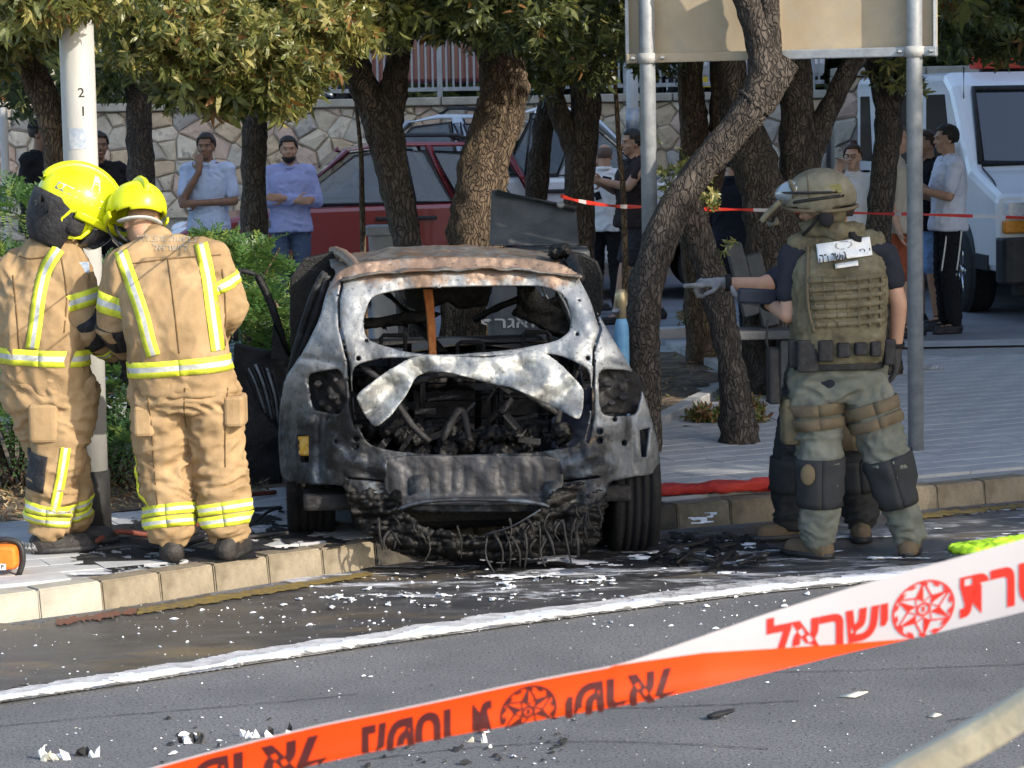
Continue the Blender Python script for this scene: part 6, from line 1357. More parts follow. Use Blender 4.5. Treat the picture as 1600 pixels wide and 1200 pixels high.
# sign seen from the back, on two posts
PL = Vector((pix(1016, 420, 15.95).x, 15.95, pavez(15.95))); PR = pave(1431, 704)
M_SIGN = M('sign_back_tan', (.38, .30, .2), (.48, .39, .27), scale=2.5, rough=.65, bump=.1, c3=(.4, .34, .25), s3=8)
sg = thing('road_sign', 'large tan back of a two-panel road sign on steel posts', 'sign', (PL + PR) / 2); sg.location.z = pavez(16)
ax = nrm(Vector((PR.x - PL.x, PR.y - PL.y, 0))); nb = Vector((ax.y, -ax.x, 0)); nb = nb if nb.y > 0 else -nb
def onsign(px, py, off=0):
    d = ray(px, py); t_ = ((PL - Vector((0, 0, CAMH))).dot(nb) + off) / d.dot(nb); return Vector((0, 0, CAMH)) + d * t_
zb = (onsign(1000, 100, .07).z + onsign(1460, 88, .07).z) / 2
def panel(x0, x1, z0, z1, name):
    a = onsign(x0, 60, .07); c = onsign(x1, 60, .07); V = []
    for q in (a, c):
        for o in (0, .02):
            for z in (z0, z1): V.append(Vector((q.x, q.y, z)) + nb * o)
    return part(name, (V, [(0, 1, 3, 2), (4, 6, 7, 5), (0, 4, 5, 1), (2, 3, 7, 6), (0, 2, 6, 4), (1, 5, 7, 3)]), M_SIGN, sg, smooth=False)
for x0, x1 in ((980, 1205), (1212, 1464)):
    p = panel(x0, x1, zb + .03, zb + 1.6, 'sign_panel')
    for xe in (x0, x1 - 3):
        a = onsign(xe, 60, .03); part('edge_flange', box((a.x, a.y + .03, zb + .8), (.02, .07, 1.6)), M_GALV, p, smooth=False)
    a = onsign(x0, 60, .02); c = onsign(x1, 60, .02); m_ = (a + c) / 2; part('bottom_channel', box((m_.x, m_.y, zb + .03), ((c - a).length, .06, .055), Matrix.Rotation(math.atan2(ax.y, ax.x), 3, 'Z')), M_GALV if x0 > 1000 else M_SIGN, p, bevel=.006)
for q, r in ((PL, .047), (PR, .046)):
    part('post', lathe([(0, 0), (r, 0), (r, 5), (0, 5)], 24, q), M_GALV, sg); part('clamp', lathe([(r + .002, zb + .0 - q.z), (r + .012, zb - q.z), (r + .012, zb + .06 - q.z), (r + .002, zb + .06 - q.z)], 20, q), M_POLE, sg)
    for k in (-1, 1): part('clamp_bolt', tube([Vector((q.x, q.y, zb + .03)) + ax * k * .09, Vector((q.x, q.y - .05, zb + .03)) + ax * k * .09], .012, 8), M_GALV, sg)
b3 = Vector((pix(990, 300, 27).x, 27, pavez(27))); t = thing('steel_post', 'shorter pale steel post behind the sign post', 'post', b3); part('post', lathe([(0, 0), (.06, 0), (.06, 3.2), (0, 3.2)], 20, b3), M_POLE, t); part('collar', lathe([(.061, 1.62), (.066, 1.62), (.066, 1.9), (.061, 1.9)], 20, b3), M_GALV, t)
# bins
M_BIN = M('bin_grey_plastic', (.06, .065, .07), (.1, .105, .11), scale=6, rough=.6, bump=.15, bscale=40)
M_BINL = M('bin_light_grey', (.17, .18, .19), (.24, .25, .26), scale=6, rough=.6)
bb = Vector((pix(835, 500, 17.3).x, 17.0, pavez(17))); t = thing('wheeled_bin', 'large grey wheeled bin with raised lid right behind the wreck', 'bin', bb)
part('body', loft([(bb + UP * z, Vector((a, 0, 0)), Vector((0, d, 0))) for z, a, d in ((.1, .26, .28), (.5, .29, .31), (1.05, .33, .36))], ex=8), M_BIN, t, bevel=.02)
part('rim', loft([(bb + UP * z, Vector((.35, 0, 0)), Vector((0, .38, 0))) for z in (1.05, 1.11)], ex=10), M_BIN, t, bevel=.01)
Lz0 = pix(835, 384, 17.0).z; Lz1 = pix(835, 300, 17.2).z
ld = part('lid', ([pix(765, 384, 16.95), pix(905, 384, 16.95), pix(900, 322, 17.15), pix(768, 296, 17.15), pix(765, 384, 17.02), pix(905, 384, 17.02), pix(900, 322, 17.22), pix(768, 296, 17.22)], [(0, 1, 2, 3), (7, 6, 5, 4), (0, 4, 5, 1), (1, 5, 6, 2), (2, 6, 7, 3), (3, 7, 4, 0)]), M_BIN, t, bevel=.012); fixn(ld)
part('lid_rim', tube([pix(775, 300, 17.1), pix(900, 327, 17.1)], .03, 8, flat=.6), M_BIN, ld); part('hinge_cap', tube([pix(876, 320, 17.08), pix(876, 320, 17.03)], .024, 12), M_POLE, ld)
V, F = text_vf('פרגאז', .01, .34, .06); c = pix(795, 514, 16.6); part('bin_lettering', ([(c.x - .17 + x, bb.y - .335, c.z + y) for x, y, z in V], F), M_POLE, t, smooth=False)
for sx in (-.2, .2): part('wheel', lathe([(0, -.03), (.09, -.03), (.09, .03), (0, .03)], 20, (bb.x + sx, bb.y + .25, bb.z + .09), 'x'), M_BLKT, t)
for px, py, Y, wd, lab in ((607, 356, 20.3, .30, 'small grey litter box in front of the red car between two trunks'), (398, 348, 20.8, .2, 'narrow grey litter box at the trunk beside the bearded man')):
    c = pix(px, py, Y); g = pavez(Y); q = Vector((c.x, Y, g)); t = thing('litter_box', lab, 'litter box', q)
    part('body', loft([(q + UP * z, Vector((a, 0, 0)), Vector((0, .13, 0))) for z, a in ((0, wd * .42), (c.z - g - .05, wd * .5))], ex=8), M_BINL, t, bevel=.012); part('rim', loft([(q + UP * z, Vector((wd * .58, 0, 0)), Vector((0, .16, 0))) for z in (c.z - g - .05, c.z - g + .02)], ex=8), M_BINL, t, bevel=.01)
# concrete bench behind the slanted trunk
q = Vector((pix(1160, 480, 18.2).x, 18.2, pavez(18.2))); t = thing('concrete_bench', 'dark grey bench with slanted back slabs behind the pointing arm', 'bench', q); M_BEN = M('bench_grey', (.06, .065, .07), (.1, .105, .11), scale=8, rough=.7, bump=.3)
for px, py in ((1148, 392), (1178, 408)):
    a = pix(px, py, 18.2); part('back_slab', xf(box((0, 0, -.2), (.11, .16, .5)), Matrix.Translation(a) @ Matrix.Rotation(R(-14), 4, 'Y')), M_BEN, t, bevel=.012)
a = pix(1185, 470, 18.1); part('seat', box((a.x, 18.1, pavez(18.1) + .45), (.42, .4, .06)), M_BEN, t, bevel=.01)
for dx in (-.16, .16): part('leg', box((a.x + dx, 18.1, pavez(18.1) + .2), (.06, .3, .42)), M_BEN, t, bevel=.01)
# blue hydrant
q = pave(975, 590); q = Vector((pix(971, 500, 15.2).x, 15.2, pavez(15.2))); t = thing('hydrant', 'blue standpipe with brass top between wreck and crooked trunk', 'hydrant', q)
zt = pix(971, 452, 15.2).z - q.z; part('barrel', lathe([(0, 0), (.042, 0), (.042, zt - .25), (.038, zt - .2), (.026, zt - .16), (0, zt - .16)], 20, q), M('hydrant_blue', (.12, .3, .5), (.2, .42, .62), scale=10, rough=.5), t); part('valve', lathe([(.0, zt - .17), (.028, zt - .17), (.028, zt - .1), (.036, zt - .09), (.036, zt - .03), (.022, zt), (0, zt)], 16, q), M('brass', (.45, .36, .2), (.55, .46, .28), scale=20, rough=.4, metal=.6), t); part('side_valve', tube([q + Vector((-.02, -.03, zt - .12)), q + Vector((-.04, -.07, zt - .12))], .018, 10), M_GALV, t)

# ---------------------------------------------------------------- parked vehicles (local: x forward, y left, z up)
M_GLS = glass('car_glass', (.03, .06, .075), .02, .42); M_CHR = M('chrome', (.6, .6, .6), rough=.15, metal=1.0); M_PLA = M('black_plastic', (.015, .015, .017), (.03, .03, .032), scale=20, rough=.5)
M_HLAMP = M('lamp_clear', (.6, .62, .65), (.75, .76, .78), scale=30, rough=.1, spec=.8); M_RLAMP = M('lamp_red', (.4, .02, .015), rough=.2, spec=.7); M_TYR2 = M('tyre_black', (.015, .015, .016), (.03, .03, .03), scale=20, rough=.85)
def paint(name, c): m = M('paint_' + name, tuple(x * .92 for x in c), c, scale=2, rough=.28, spec=.5); m.node_tree.nodes['Principled BSDF'].inputs['Coat Weight'].default_value = .7; return m
def wheel(t, Mx, x, y, r=.33, w_=.22, name='wheel'):
    sd = 1 if y > 0 else -1
    prof = [(r * .6, -w_ / 2), (r * .93, -w_ / 2), (r, -w_ * .38), (r, w_ * .38), (r * .93, w_ / 2), (r * .6, w_ / 2)]
    o = part(name, xf(lathe(prof, 28, (x, y, r), 'y'), Mx), M_TYR2, t); rim = []
    part('rim', xf(join(lathe([(0, sd * w_ * .42), (.05, sd * w_ * .45), (.06, sd * w_ * .3), (r * .62, sd * w_ * .35), (r * .62, -w_ * .3)], 24, (x, y, r), 'y'), *[box((x + math.cos(a) * r * .36, y + sd * w_ * .4, r + math.sin(a) * r * .36), (r * .5, .02, .05), Matrix.Rotation(-a, 3, 'Y')) for a in np.linspace(0, 5.03, 5)]), Mx), M_CHR, o)
def car(label, loc, yaw, col, L=4.4, W=1.78, H=1.6, belt=.98, rails=False, hood=.95, rear=True, name='parked_car', roofcol=None):
    Mx = Matrix.Translation(loc) @ Matrix.Rotation(yaw, 4, 'Z'); t = thing(name, label, 'car', loc, 'cars parked before the stone wall'); h = L / 2; W2 = W / 2
    wb = L * .31; arch = lambda c: [(c - .4 * math.cos(a), .33 + .4 * math.sin(a)) for a in np.linspace(.1, math.pi - .1, 9)][::-1]
    low = [(h - .02, .35), (h, .55), (h - .05, .75), (h - .25, hood - .08), (h - 1.15, belt + .02), (-h + .2, belt + .05), (-h + .02, belt - .1), (-h, .5), (-h + .06, .35)] + [p for p in arch(-wb)][::-1] + [p for p in arch(wb)][::-1]
    o = part('body', xf(prism(low, -W2, W2), Mx), col, t, smooth=False, bevel=.05); fixn(o)
    gh = [(h - 1.05, belt), (h - 1.75, H - .06), (h - 2.1, H), (-h + .75, H - .02), (-h + .4, H - .1), (-h + .08, belt)]
    yy = lambda z: W2 - .03 - (z - belt) * .28
    rf = [(h - 1.72, H - .09), (h - 2.1, H), (-h + .75, H - .02), (-h + .38, H - .13), (-h + .75, H - .06), (h - 2.1, H - .05)]; n = len(rf)
    V = [(x, -yy(z) + .01, z) for x, z in rf] + [(x, yy(z) - .01, z) for x, z in rf]; F = [tuple(range(n)), tuple(range(2 * n - 1, n - 1, -1))] + [(i, i + n, (i + 1) % n + n, (i + 1) % n) for i in range(n)]
    g = part('roof', xf((V, F), Mx), col, t, smooth=False, bevel=.02); fixn(g)
    for sd in (-1, 1):
        for (x0, z0), (x1, z1), r in (((h - 1.08, belt), (h - 1.76, H - .08), .035), ((h - 2.36, belt), (h - 2.26, H - .04), .035), ((-h + .95, belt), (-h + 1.2, H - .05), .04), ((-h + .14, belt), (-h + .45, H - .1), .05)):
            part('pillar', xf(tube([(x0, sd * (yy(z0) - .02), z0), (x1, sd * (yy(z1) - .02), z1)], r, 8), Mx), col, t)
    for xs_, dy in ((h - 2.2, .36), (h - 2.2, -.36), (-h + 1.2, .36), (-h + 1.2, -.36)):
        st = part('seat', xf(loft([((xs_ - .1 * z, dy, belt - .35 + z), Vector((.08, 0, 0)), Vector((0, .22, 0))) for z in (0, .3, .42)], ex=4), Mx), M_PLA, t, bevel=.02); part('headrest', xf(ellip((xs_ - .06, dy, belt + .2), (.05, .12, .09)), Mx), M_PLA, st)
    part('cabin_floor', xf(box((-.3, 0, belt + .03), (L * .55, W - .2, .02)), Mx), M_PLA, t)
    if roofcol: part('roof_panel', xf(box((-.35, 0, H + .004), (1.9, W - .5, .02)), Mx), roofcol, g, bevel=.008)
    for sd in (-1, 1):
        for P in ([(h - 1.2, belt + .05), (h - 1.82, H - .13), (h - 2.2, H - .09), (h - 2.3, belt + .05)], [(h - 2.4, belt + .05), (h - 2.32, H - .09), (-h + 1.25, H - .1), (-h + 1.0, belt + .05)], [(-h + .92, belt + .06), (-h + 1.15, H - .11), (-h + .68, H - .14), (-h + .4, belt + .08)]):
            V = [(x, sd * (yy(z) + .006), z) for x, z in P] + [(x, sd * (yy(z) - .02), z) for x, z in P]; m = len(P); w_ = part('side_window', xf((V, [tuple(range(m)), tuple(range(2 * m - 1, m - 1, -1))] + [(i, i + m, (i + 1) % m + m, (i + 1) % m) for i in range(m)]), Mx), M_GLS, t, smooth=False); fixn(w_)
            part('window_trim', xf(tube([(x, sd * (yy(z) + .008), z) for x, z in P + P[:1]], .012, 6), Mx), M_PLA, w_)
        for x in (h - 2.35, h - 1.2, -h + 1.0): part('door_gap', xf(box((x, sd * (W2 + .001), .66), (.012, .006, .56)), Mx), M_PLA, t, smooth=False)
        for x in (h - 2.1, -h + 1.25): part('door_handle', xf(box((x, sd * (W2 + .02), belt - .1), (.2, .04, .04)), Mx), M_PLA, t, bevel=.012)
        part('side_mirror', xf(ellip((h - 1.25, sd * (W2 + .1), belt + .09), (.07, .1, .08)), Mx), col, t)
        part('headlight', xf(ellip((h - .16, sd * (W2 - .22), .76), (.14, .17, .08)), Mx), M_HLAMP, t); part('tail_light', xf(ellip((-h + .08, sd * (W2 - .1), belt - .12), (.07, .1, .13)), Mx), M_RLAMP, t)
        for x in (wb, -wb): wheel(t, Mx, x, sd * (W2 - .12))
        if rails: part('roof_rail', xf(tube([(h - 2.1, sd * (W2 - .28), H + .0), (h - 2.2, sd * (W2 - .28), H + .06), (-h + .9, sd * (W2 - .28), H + .05), (-h + .75, sd * (W2 - .28), H - .01)], .018, 8), Mx), M_PLA, t)
    for P in ([(h - 1.08, belt + .05), (h - 1.7, H - .1)], [(-h + .12, belt + .07), (-h + .38, H - .14)]):
        V = [(x + (.012 if x > 0 else -.012), sd * (yy(z) - .08), z) for x, z in P for sd in (-1, 1)]; part('windscreen', xf((V, [(0, 1, 3, 2)]), Mx), M_GLS, t, smooth=False, solid=.008)
    return t
car('dark red estate car with roof rails behind two trunks', Vector((pix(556, 300, 27).x, 27.0, pavez(27))), R(180 + 7), paint('dark_red', (.20, .018, .022)), 3.75, 1.78, 1.62, rails=True)
car('pale silver-blue car parked behind the dark red one', Vector((pix(640, 300, 28.8).x, 28.75, pavez(29))), R(180), paint('silver_blue', (.45, .52, .6)), 3.5, 1.6, 1.86, belt=1.1, rails=True)
def boxvan(label, loc, yaw, L, W, H, name='parked_van', group=None):
    Mx = Matrix.Translation(loc) @ Matrix.Rotation(yaw, 4, 'Z'); col = paint('van_white', (.8, .81, .82)); t = thing(name, label, 'van', loc, group); h = L / 2; W2 = W / 2
    low = [(h, .42), (h, .72), (h - .05, 1.1), (h - .95, 1.32), (h - 1.6, H - .12), (h - 1.85, H), (-h + .06, H), (-h, H - .1), (-h, .42)]
    o = part('body', xf(prism(low, -W2, W2), Mx), col, t, smooth=False, bevel=.07); fixn(o)
    # side windows, wheel arches, sill
    for sd in (-1, 1):
        for x0, x1 in ((h - 2.5, h - 1.55), (h - 3.55, h - 2.65), (h - 4.6, h - 3.7), (-h + .2, h - 4.75)):
            z0, z1 = 1.32, H - .2; lean = .25 if x1 > h - 2 else .12; w_ = part('side_window', xf(prism([(x0, z0), (x1, z0), (x1 - lean, z1), (x0 + .02, z1)], sd * (W2 - .02), sd * (W2 + .006)), Mx), glass('van_glass', (.006, .008, .01), .03, 1.0), t, smooth=False, bevel=.006); fixn(w_)
        for x in (h - 1.15, -h + 1.1):
            part('wheel_arch', xf(lathe([(.0, -.01), (.44, -.01), (.44, .012), (0, .012)], 28, (x, sd * W2, .42), 'y'), Mx), M_PLA, t); wheel(t, Mx, x, sd * (W2 - .09), .38, .26)
        for x in (h - 1.5, h - 2.58, h - 3.62): part('door_gap', xf(box((x, sd * (W2 + .002), 1.1), (.014, .008, 1.15)), Mx), M_PLA, t, smooth=False)
        part('door_handle', xf(box((h - 2.4, sd * (W2 + .02), 1.2), (.16, .04, .05)), Mx), M_PLA, t, bevel=.01)
        part('sill_strip', xf(box((0, sd * (W2 + .004), .5), (L - .6, .02, .14)), Mx), M_PLA, t, bevel=.006)
        part('side_crease', xf(box((-.4, sd * (W2 + .002), 1.14), (L - 1.4, .012, .03)), Mx), M_GALV, t, bevel=.004)
        part('side_mirror', xf(loft([((h - 1.35, sd * (W2 + .14), z), Vector((.05, 0, 0)), Vector((0, .09, 0))) for z in (1.28, 1.56)], ex=4), Mx), M_PLA, t, bevel=.02); part('mirror_arm', xf(tube([(h - 1.35, sd * W2, 1.35), (h - 1.35, sd * (W2 + .1), 1.4)], .02, 8), Mx), M_PLA, t)
        hl = part('headlight', xf(box((h - .0, sd * (W2 - .28), .98), (.1, .42, .15)), Mx), M_HLAMP, t, bevel=.02)
        for dy in (-.1, .1): part('bulb', xf(lathe([(0, .0), (.05, .01), (.06, .03)], 16, (h + .03, sd * (W2 - .28) + dy, .98), 'x'), Mx), M_CHR, hl)
        part('turn_lamp', xf(box((h + .005, sd * (W2 - .27), .83), (.09, .46, .11)), Mx), M('turn_amber', (.55, .2, .02), (.7, .3, .04), scale=40, rough=.25), t, bevel=.015)
    nwn = nrm(Vector((1.2, 0, .65)));
    V = [(h - 1.0 + .016, -W2 + .12, 1.36), (h - 1.0 + .016, W2 - .12, 1.36), (h - 1.57 + .03, W2 - .2, H - .16), (h - 1.57 + .03, -W2 + .2, H - .16)]
    ws = part('windscreen', xf((V, [(0, 1, 2, 3)]), Mx), glass('van_windscreen', (.02, .028, .035), .03, .97), t, smooth=False, solid=.012)
    part('windscreen_frame', xf(tube([Vector(v) + Vector((.01, 0, 0)) for v in V + V[:1]], .035, 8), Mx), M_PLA, ws)
    for dy in (-.5, .35): part('wiper', xf(tube([(h - .98, dy, 1.36), (h - 1.1, dy + .45, 1.46)], .009, 6), Mx), M_PLA, ws)
    part('grille', xf(box((h + .01, 0, .95), (.05, W - 1.1, .32)), Mx), M_PLA, t, bevel=.01)
    for z in (.86, .95, 1.04): part('grille_bar', xf(box((h + .04, 0, z), (.02, W - 1.12, .025)), Mx), M_CHR, t, bevel=.004)
    part('bumper', xf(loft([((h + .06, 0, z), Vector((.16, 0, 0)), Vector((0, W2 + .02, 0))) for z in (.34, .4, .68, .74)], ex=7), Mx), M_PLA, t, bevel=.02)
    part('air_dam', xf(box((h - .02, 0, .29), (.2, W - .3, .14)), Mx), M_PLA, t, bevel=.02)
    lb = part('light_bar', xf(loft([((h - 2.0, 0, H + z), Vector((.14, 0, 0)), Vector((0, W2 - .3, 0))) for z in (.03, .06, .13, .16)], ex=5), Mx), M('beacon_red', (.4, .03, .02), (.55, .06, .04), scale=20, rough=.25), t, bevel=.01); part('bar_foot', xf(box((h - 2.0, 0, H + .02), (.12, W - .8, .05)), Mx), M_PLA, lb)
    part('hood_gap', xf(tube([(h - .1, -W2 + .05, 1.09), (h - .5, -W2 + .1, 1.22), (h - .95, -W2 + .12, 1.33)], .008, 6), Mx), M_PLA, t)
    part('antenna', xf(tube([(h - 1.5, -W2 + .1, 1.9), (h - 1.5, -W2 + .1, 2.25)], .008, 6), Mx), M_PLA, t)
    return t
_g = glass('van_glass', (.006, .008, .01), .03, 1.0).node_tree.nodes['Principled BSDF']; _g.inputs['Coat Weight'].default_value = 0; _g.inputs['Specular IOR Level'].default_value = .12; _g.inputs['Roughness'].default_value = .25
vx = pix(1546, 500, 23.9).x
boxvan('white ambulance van with red light bar facing the camera at right', Vector((vx + .74, 23.6 + 2.75, pavez(24))), R(-84.5), 5.5, 2.0, 2.2)
t = car('white people carrier with blue-tinted windows behind the bin', Vector((pix(958, 300, 27.4).x, 27.4, pavez(27.4))), R(0), paint('carrier_white', (.66, .67, .69)), 3.0, 1.8, 1.95, belt=1.2)
car('car with yellow plate parked above the wall behind the railing', Vector((2.6, 33.2, 2.1)), R(96), paint('upper_white', (.6, .6, .62)), 4.2, 1.75, 1.5)
car('reddish car parked above the wall behind the railing', Vector((-.85, 33.0, 2.1)), R(170), paint('upper_red', (.13, .03, .03)), 4.0, 1.7, 1.45)
o = part('number_plate', box((pix(1112, 128, 31).x, 31.02, pix(1112, 128, 31).z), (.42, .02, .12)), M('plate_yellow', (.75, .5, .03), (.8, .55, .05), scale=10), base=(pix(1112, 128, 31).x, 31.02, pix(1112, 128, 31).z), bevel=.004); tag(o, 'yellow number plate board showing behind the railing by the sign', 'number plate')
# upper terrace that carries those cars
o = part('upper_terrace', box((0, 45, 1.05), (40, 28, 2.06)), m_lot, base=(0, 45, 0), smooth=False); tag(o, kind='structure')
# ================================================================ TAPES, FOAM, DEBRIS, TOOLS
M_FOAM = M('fire_foam', (.6, .62, .66), (.8, .82, .85), scale=18, rough=.85, bump=.6, bscale=60, bdist=.01); M_FOAMD = M('dirty_foam', (.2, .2, .21), (.48, .48, .5), scale=14, rough=.8, bump=.5, bscale=50, bdist=.008)
CAMP = np.array([0, 0, CAMH])
def foam(name, poly, z, thr, seed, mat, du=5, dv=2, sx=.014, sy=.13, hgt=.012, pv=False, edge=18):
    P = np.array(poly, float); u0, v0 = P.min(0); u1, v1 = P.max(0)
    def nn(U, V): return vnoise(U * sx + V * sx * .4, V * sy, seed)
    def sdf(U, V): return np.maximum(sdpoly(U, V, poly), (thr + .25 * np.clip(1 + sdpoly(U, V, poly) / edge, 0, 1) - nn(U, V)) * 60)
    def pos(U, V):
        d = np.stack([(U - 800) / FPX, (600 - V) / FPX, -np.ones_like(U)], -1) @ M3.T; zz = z + hgt * np.clip((nn(U, V) - thr) * 6, 0, 1)
        if pv: t_ = (zz + GA - GB * 13 - CAMH) / (d[:, 2] - GB * np.maximum(d[:, 1], 0)); q = d * t_[:, None] + CAMP; return q
        return d * ((zz - CAMH) / d[:, 2])[:, None] + CAMP
    o = part(name, sheet(u0, u1, v0, v1, du, dv, sdf, pos), mat, base=(0, 0, 0)); tag(o, kind='stuff'); return o
# white foam edge along the lane (a thick frothy line over a paler stripe)
LN = [(-60, 1101), (0, 1092), (200, 1062), (400, 1030), (600, 1000), (800, 971), (1000, 944), (1200, 919), (1340, 906), (1480, 893), (1900, 853)]
lx = np.array([p[0] for p in LN]); ly = np.array([p[1] for p in LN])
def lane(name, lo, hi, mat, z, wv, seed, hg):
    def sdf(U, V):
        c = np.interp(U, lx, ly); n = (vnoise(U * .02, U * 0 + 3, seed) - .5) * wv; up = c - lo - n; dn = c + hi + n * .15; return np.maximum(up - V, V - dn)
    def pos(U, V):
        d = np.stack([(U - 800) / FPX, (600 - V) / FPX, -np.ones_like(U)], -1) @ M3.T; c = np.interp(U, lx, ly); e = np.clip(1 - np.abs((V - c + lo * .4) / (lo + hi) * 1.8), 0, 1); zz = z + hg * np.sqrt(e) * (.5 + vnoise(U * .05, V * .2, seed + 1))
        return d * ((zz - CAMH) / d[:, 2])[:, None] + CAMP
    o = part(name, sheet(-60, 1900, 830, 1125, 5, 1.5, sdf, pos), mat, base=(0, 0, 0)); tag(o, kind='stuff')
lane('lane_stripe', 15, 6, M('worn_lane_paint', (.3, .3, .31), (.5, .5, .51), scale=14, rough=.85, bump=.3), .008, 8, 4, 0)
lane('foam_line', 7, 4, M_FOAM, .012, 16, 5, .02)
def film(name, a0, a1, sc=2.6, ang=.62, col=(.62, .64, .68)):
    m = M(name, tuple(x * .8 for x in col), col, scale=30, rough=.6, bump=.3, bscale=60, bdist=.006); N = m.node_tree.nodes; L = m.node_tree.links; tc = N.new('ShaderNodeTexCoord'); mp = N.new('ShaderNodeMapping')
    mp.inputs['Rotation'].default_value = (0, 0, -ang); mp.inputs['Scale'].default_value = (.55, 1.5, 1); L.new(tc.outputs['Object'], mp.inputs[0]); f = None
    for s_, w_ in ((sc, 1.0), (sc * 6, .45)):
        n = N.new('ShaderNodeTexNoise'); n.inputs['Scale'].default_value = s_; n.inputs['Detail'].default_value = 10; n.inputs['Roughness'].default_value = .68; n.inputs['Distortion'].default_value = .6; L.new(mp.outputs[0], n.inputs['Vector'])
        k = N.new('ShaderNodeMath'); k.operation = 'MULTIPLY'; k.inputs[1].default_value = w_; L.new(n.outputs['Fac'], k.inputs[0])
        if f is None: f = k.outputs[0]
        else: q = N.new('ShaderNodeMath'); q.operation = 'ADD'; L.new(f, q.inputs[0]); L.new(k.outputs[0], q.inputs[1]); f = q.outputs[0]
    r = N.new('ShaderNodeMapRange'); r.inputs[1].default_value = a0; r.inputs[2].default_value = a1; L.new(f, r.inputs[0]); L.new(r.outputs[0], N['Principled BSDF'].inputs['Alpha']); return m
FILM = film('foam_film_road', .74, .90); FILMP = film('foam_film_paving', .72, .90, 2.0, .5)
foam('foam_film', [(440, 868), (1030, 838), (1240, 822), (1640, 790), (1640, 878), (1340, 908), (1000, 936), (820, 940), (560, 930), (430, 905)], .008, -9, 11, FILM, du=8, dv=3, hgt=0)
foam('foam_film', [(-20, 838), (120, 815), (300, 802), (440, 795), (440, 850), (400, 870), (200, 895), (-20, 905)], .010, -9, 15, FILMP, pv=True, du=8, dv=3, hgt=0)
foam('foam_patch', [(440, 868), (1030, 838), (1240, 822), (1640, 790), (1640, 872), (1340, 905), (1000, 930), (820, 925), (640, 905)], .010, .74, 11, M_FOAM, du=3, dv=1.2)
foam('foam_patch', [(640, 885), (1000, 885), (1040, 905), (900, 950), (640, 960), (380, 960), (420, 920)], .008, .72, 12, M_FOAM, sx=.05, sy=.2, du=3, dv=1.2)
foam('foam_patch', [(760, 862), (905, 866), (960, 880), (860, 892), (740, 884)], .01, .30, 13, M_FOAMD, hgt=.05)
foam('foam_patch', [(1000, 840), (1240, 832), (1240, 890), (1100, 905), (1000, 900)], .012, .72, 14, M_FOAM, hgt=.02, sx=.03, du=3, dv=1.2)
foam('soot_patch', [(120, 815), (440, 790), (545, 838), (545, 852), (400, 872), (200, 897), (100, 888)], .012, .42, 16, M_SOOT, pv=True, hgt=0, sx=.03, sy=.14)
foam('soot_patch', [(430, 850), (1040, 830), (1240, 830), (1240, 880), (1000, 905), (700, 905), (500, 900)], .006, .36, 17, M_SOOT, hgt=0, sx=.02, sy=.1)
foam('foam_patch', [(1020, 806), (1120, 800), (1120, 820), (1020, 822)], .012, .5, 18, M_FOAM, pv=True)
# splashed foam blobs, glass crumbs and chips of plastic on the road
def scatter(name, n, seed, reg, mats, smin, smax, mix, flat=.5, pw=1.0):
    r = np.random.default_rng(seed); V = []; F = []; FM = []
    while len(F) < n * 6:
        x = r.uniform(reg[0], reg[2]); y = reg[1] + (reg[3] - reg[1]) * r.uniform() ** pw
        p = road(x, y) if name != 'x' else None
        if kdist(p.x, p.y) > -.03: continue
        s_ = smin + (smax - smin) * r.uniform() ** 4; b0 = len(V); a = r.uniform(0, 6.28); k = r.choice(len(mats), p=mix)
        A = np.array([math.cos(a), math.sin(a), 0]) * s_ * r.uniform(.6, 1.5); Bv = np.array([-math.sin(a), math.cos(a), 0]) * s_ * r.uniform(.3, .9); Cc = np.array([r.uniform(-.3, .3) * s_, r.uniform(-.3, .3) * s_, s_ * flat * r.uniform(.4, 1.4)]); c = np.array([p.x, p.y, .005])
        V += [tuple(c - A), tuple(c + Bv), tuple(c + A), tuple(c - Bv), tuple(c + Cc + A * .3), tuple(c + Cc - A * .3)]
        F += [(b0, b0 + 1, b0 + 5), (b0 + 1, b0 + 2, b0 + 4, b0 + 5), (b0 + 2, b0 + 3, b0 + 4), (b0 + 3, b0, b0 + 5, b0 + 4), (b0, b0 + 3, b0 + 2, b0 + 1)]; FM += [k] * 5
        if len(F) >= n * 5: break
    o = part(name, (V, F, FM), mats, base=(0, 0, 0), smooth=False); tag(o, kind='stuff')
M_CRUMB = M('glass_crumb', (.7, .72, .74), rough=.15, spec=.9); M_CHIP = M('black_chip', (.012, .012, .013), (.03, .03, .03), scale=30, rough=.6)
scatter('glass_crumbs', 1300, 1, (0, 930, 1600, 1200), [M_CRUMB, M_CHIP, m_kerbw], .0015, .0065, (.55, .3, .15))
scatter('foam_specks', 260, 2, (200, 890, 1300, 985), [M_FOAM], .003, .02, (1,), .5)
scatter('foam_specks', 90, 6, (0, 940, 700, 1060), [M_FOAM], .003, .014, (1,), .5)
scatter('plastic_chips', 260, 3, (250, 1120, 900, 1200), [M_CHIP, M_CRUMB], .003, .022, (.75, .25))
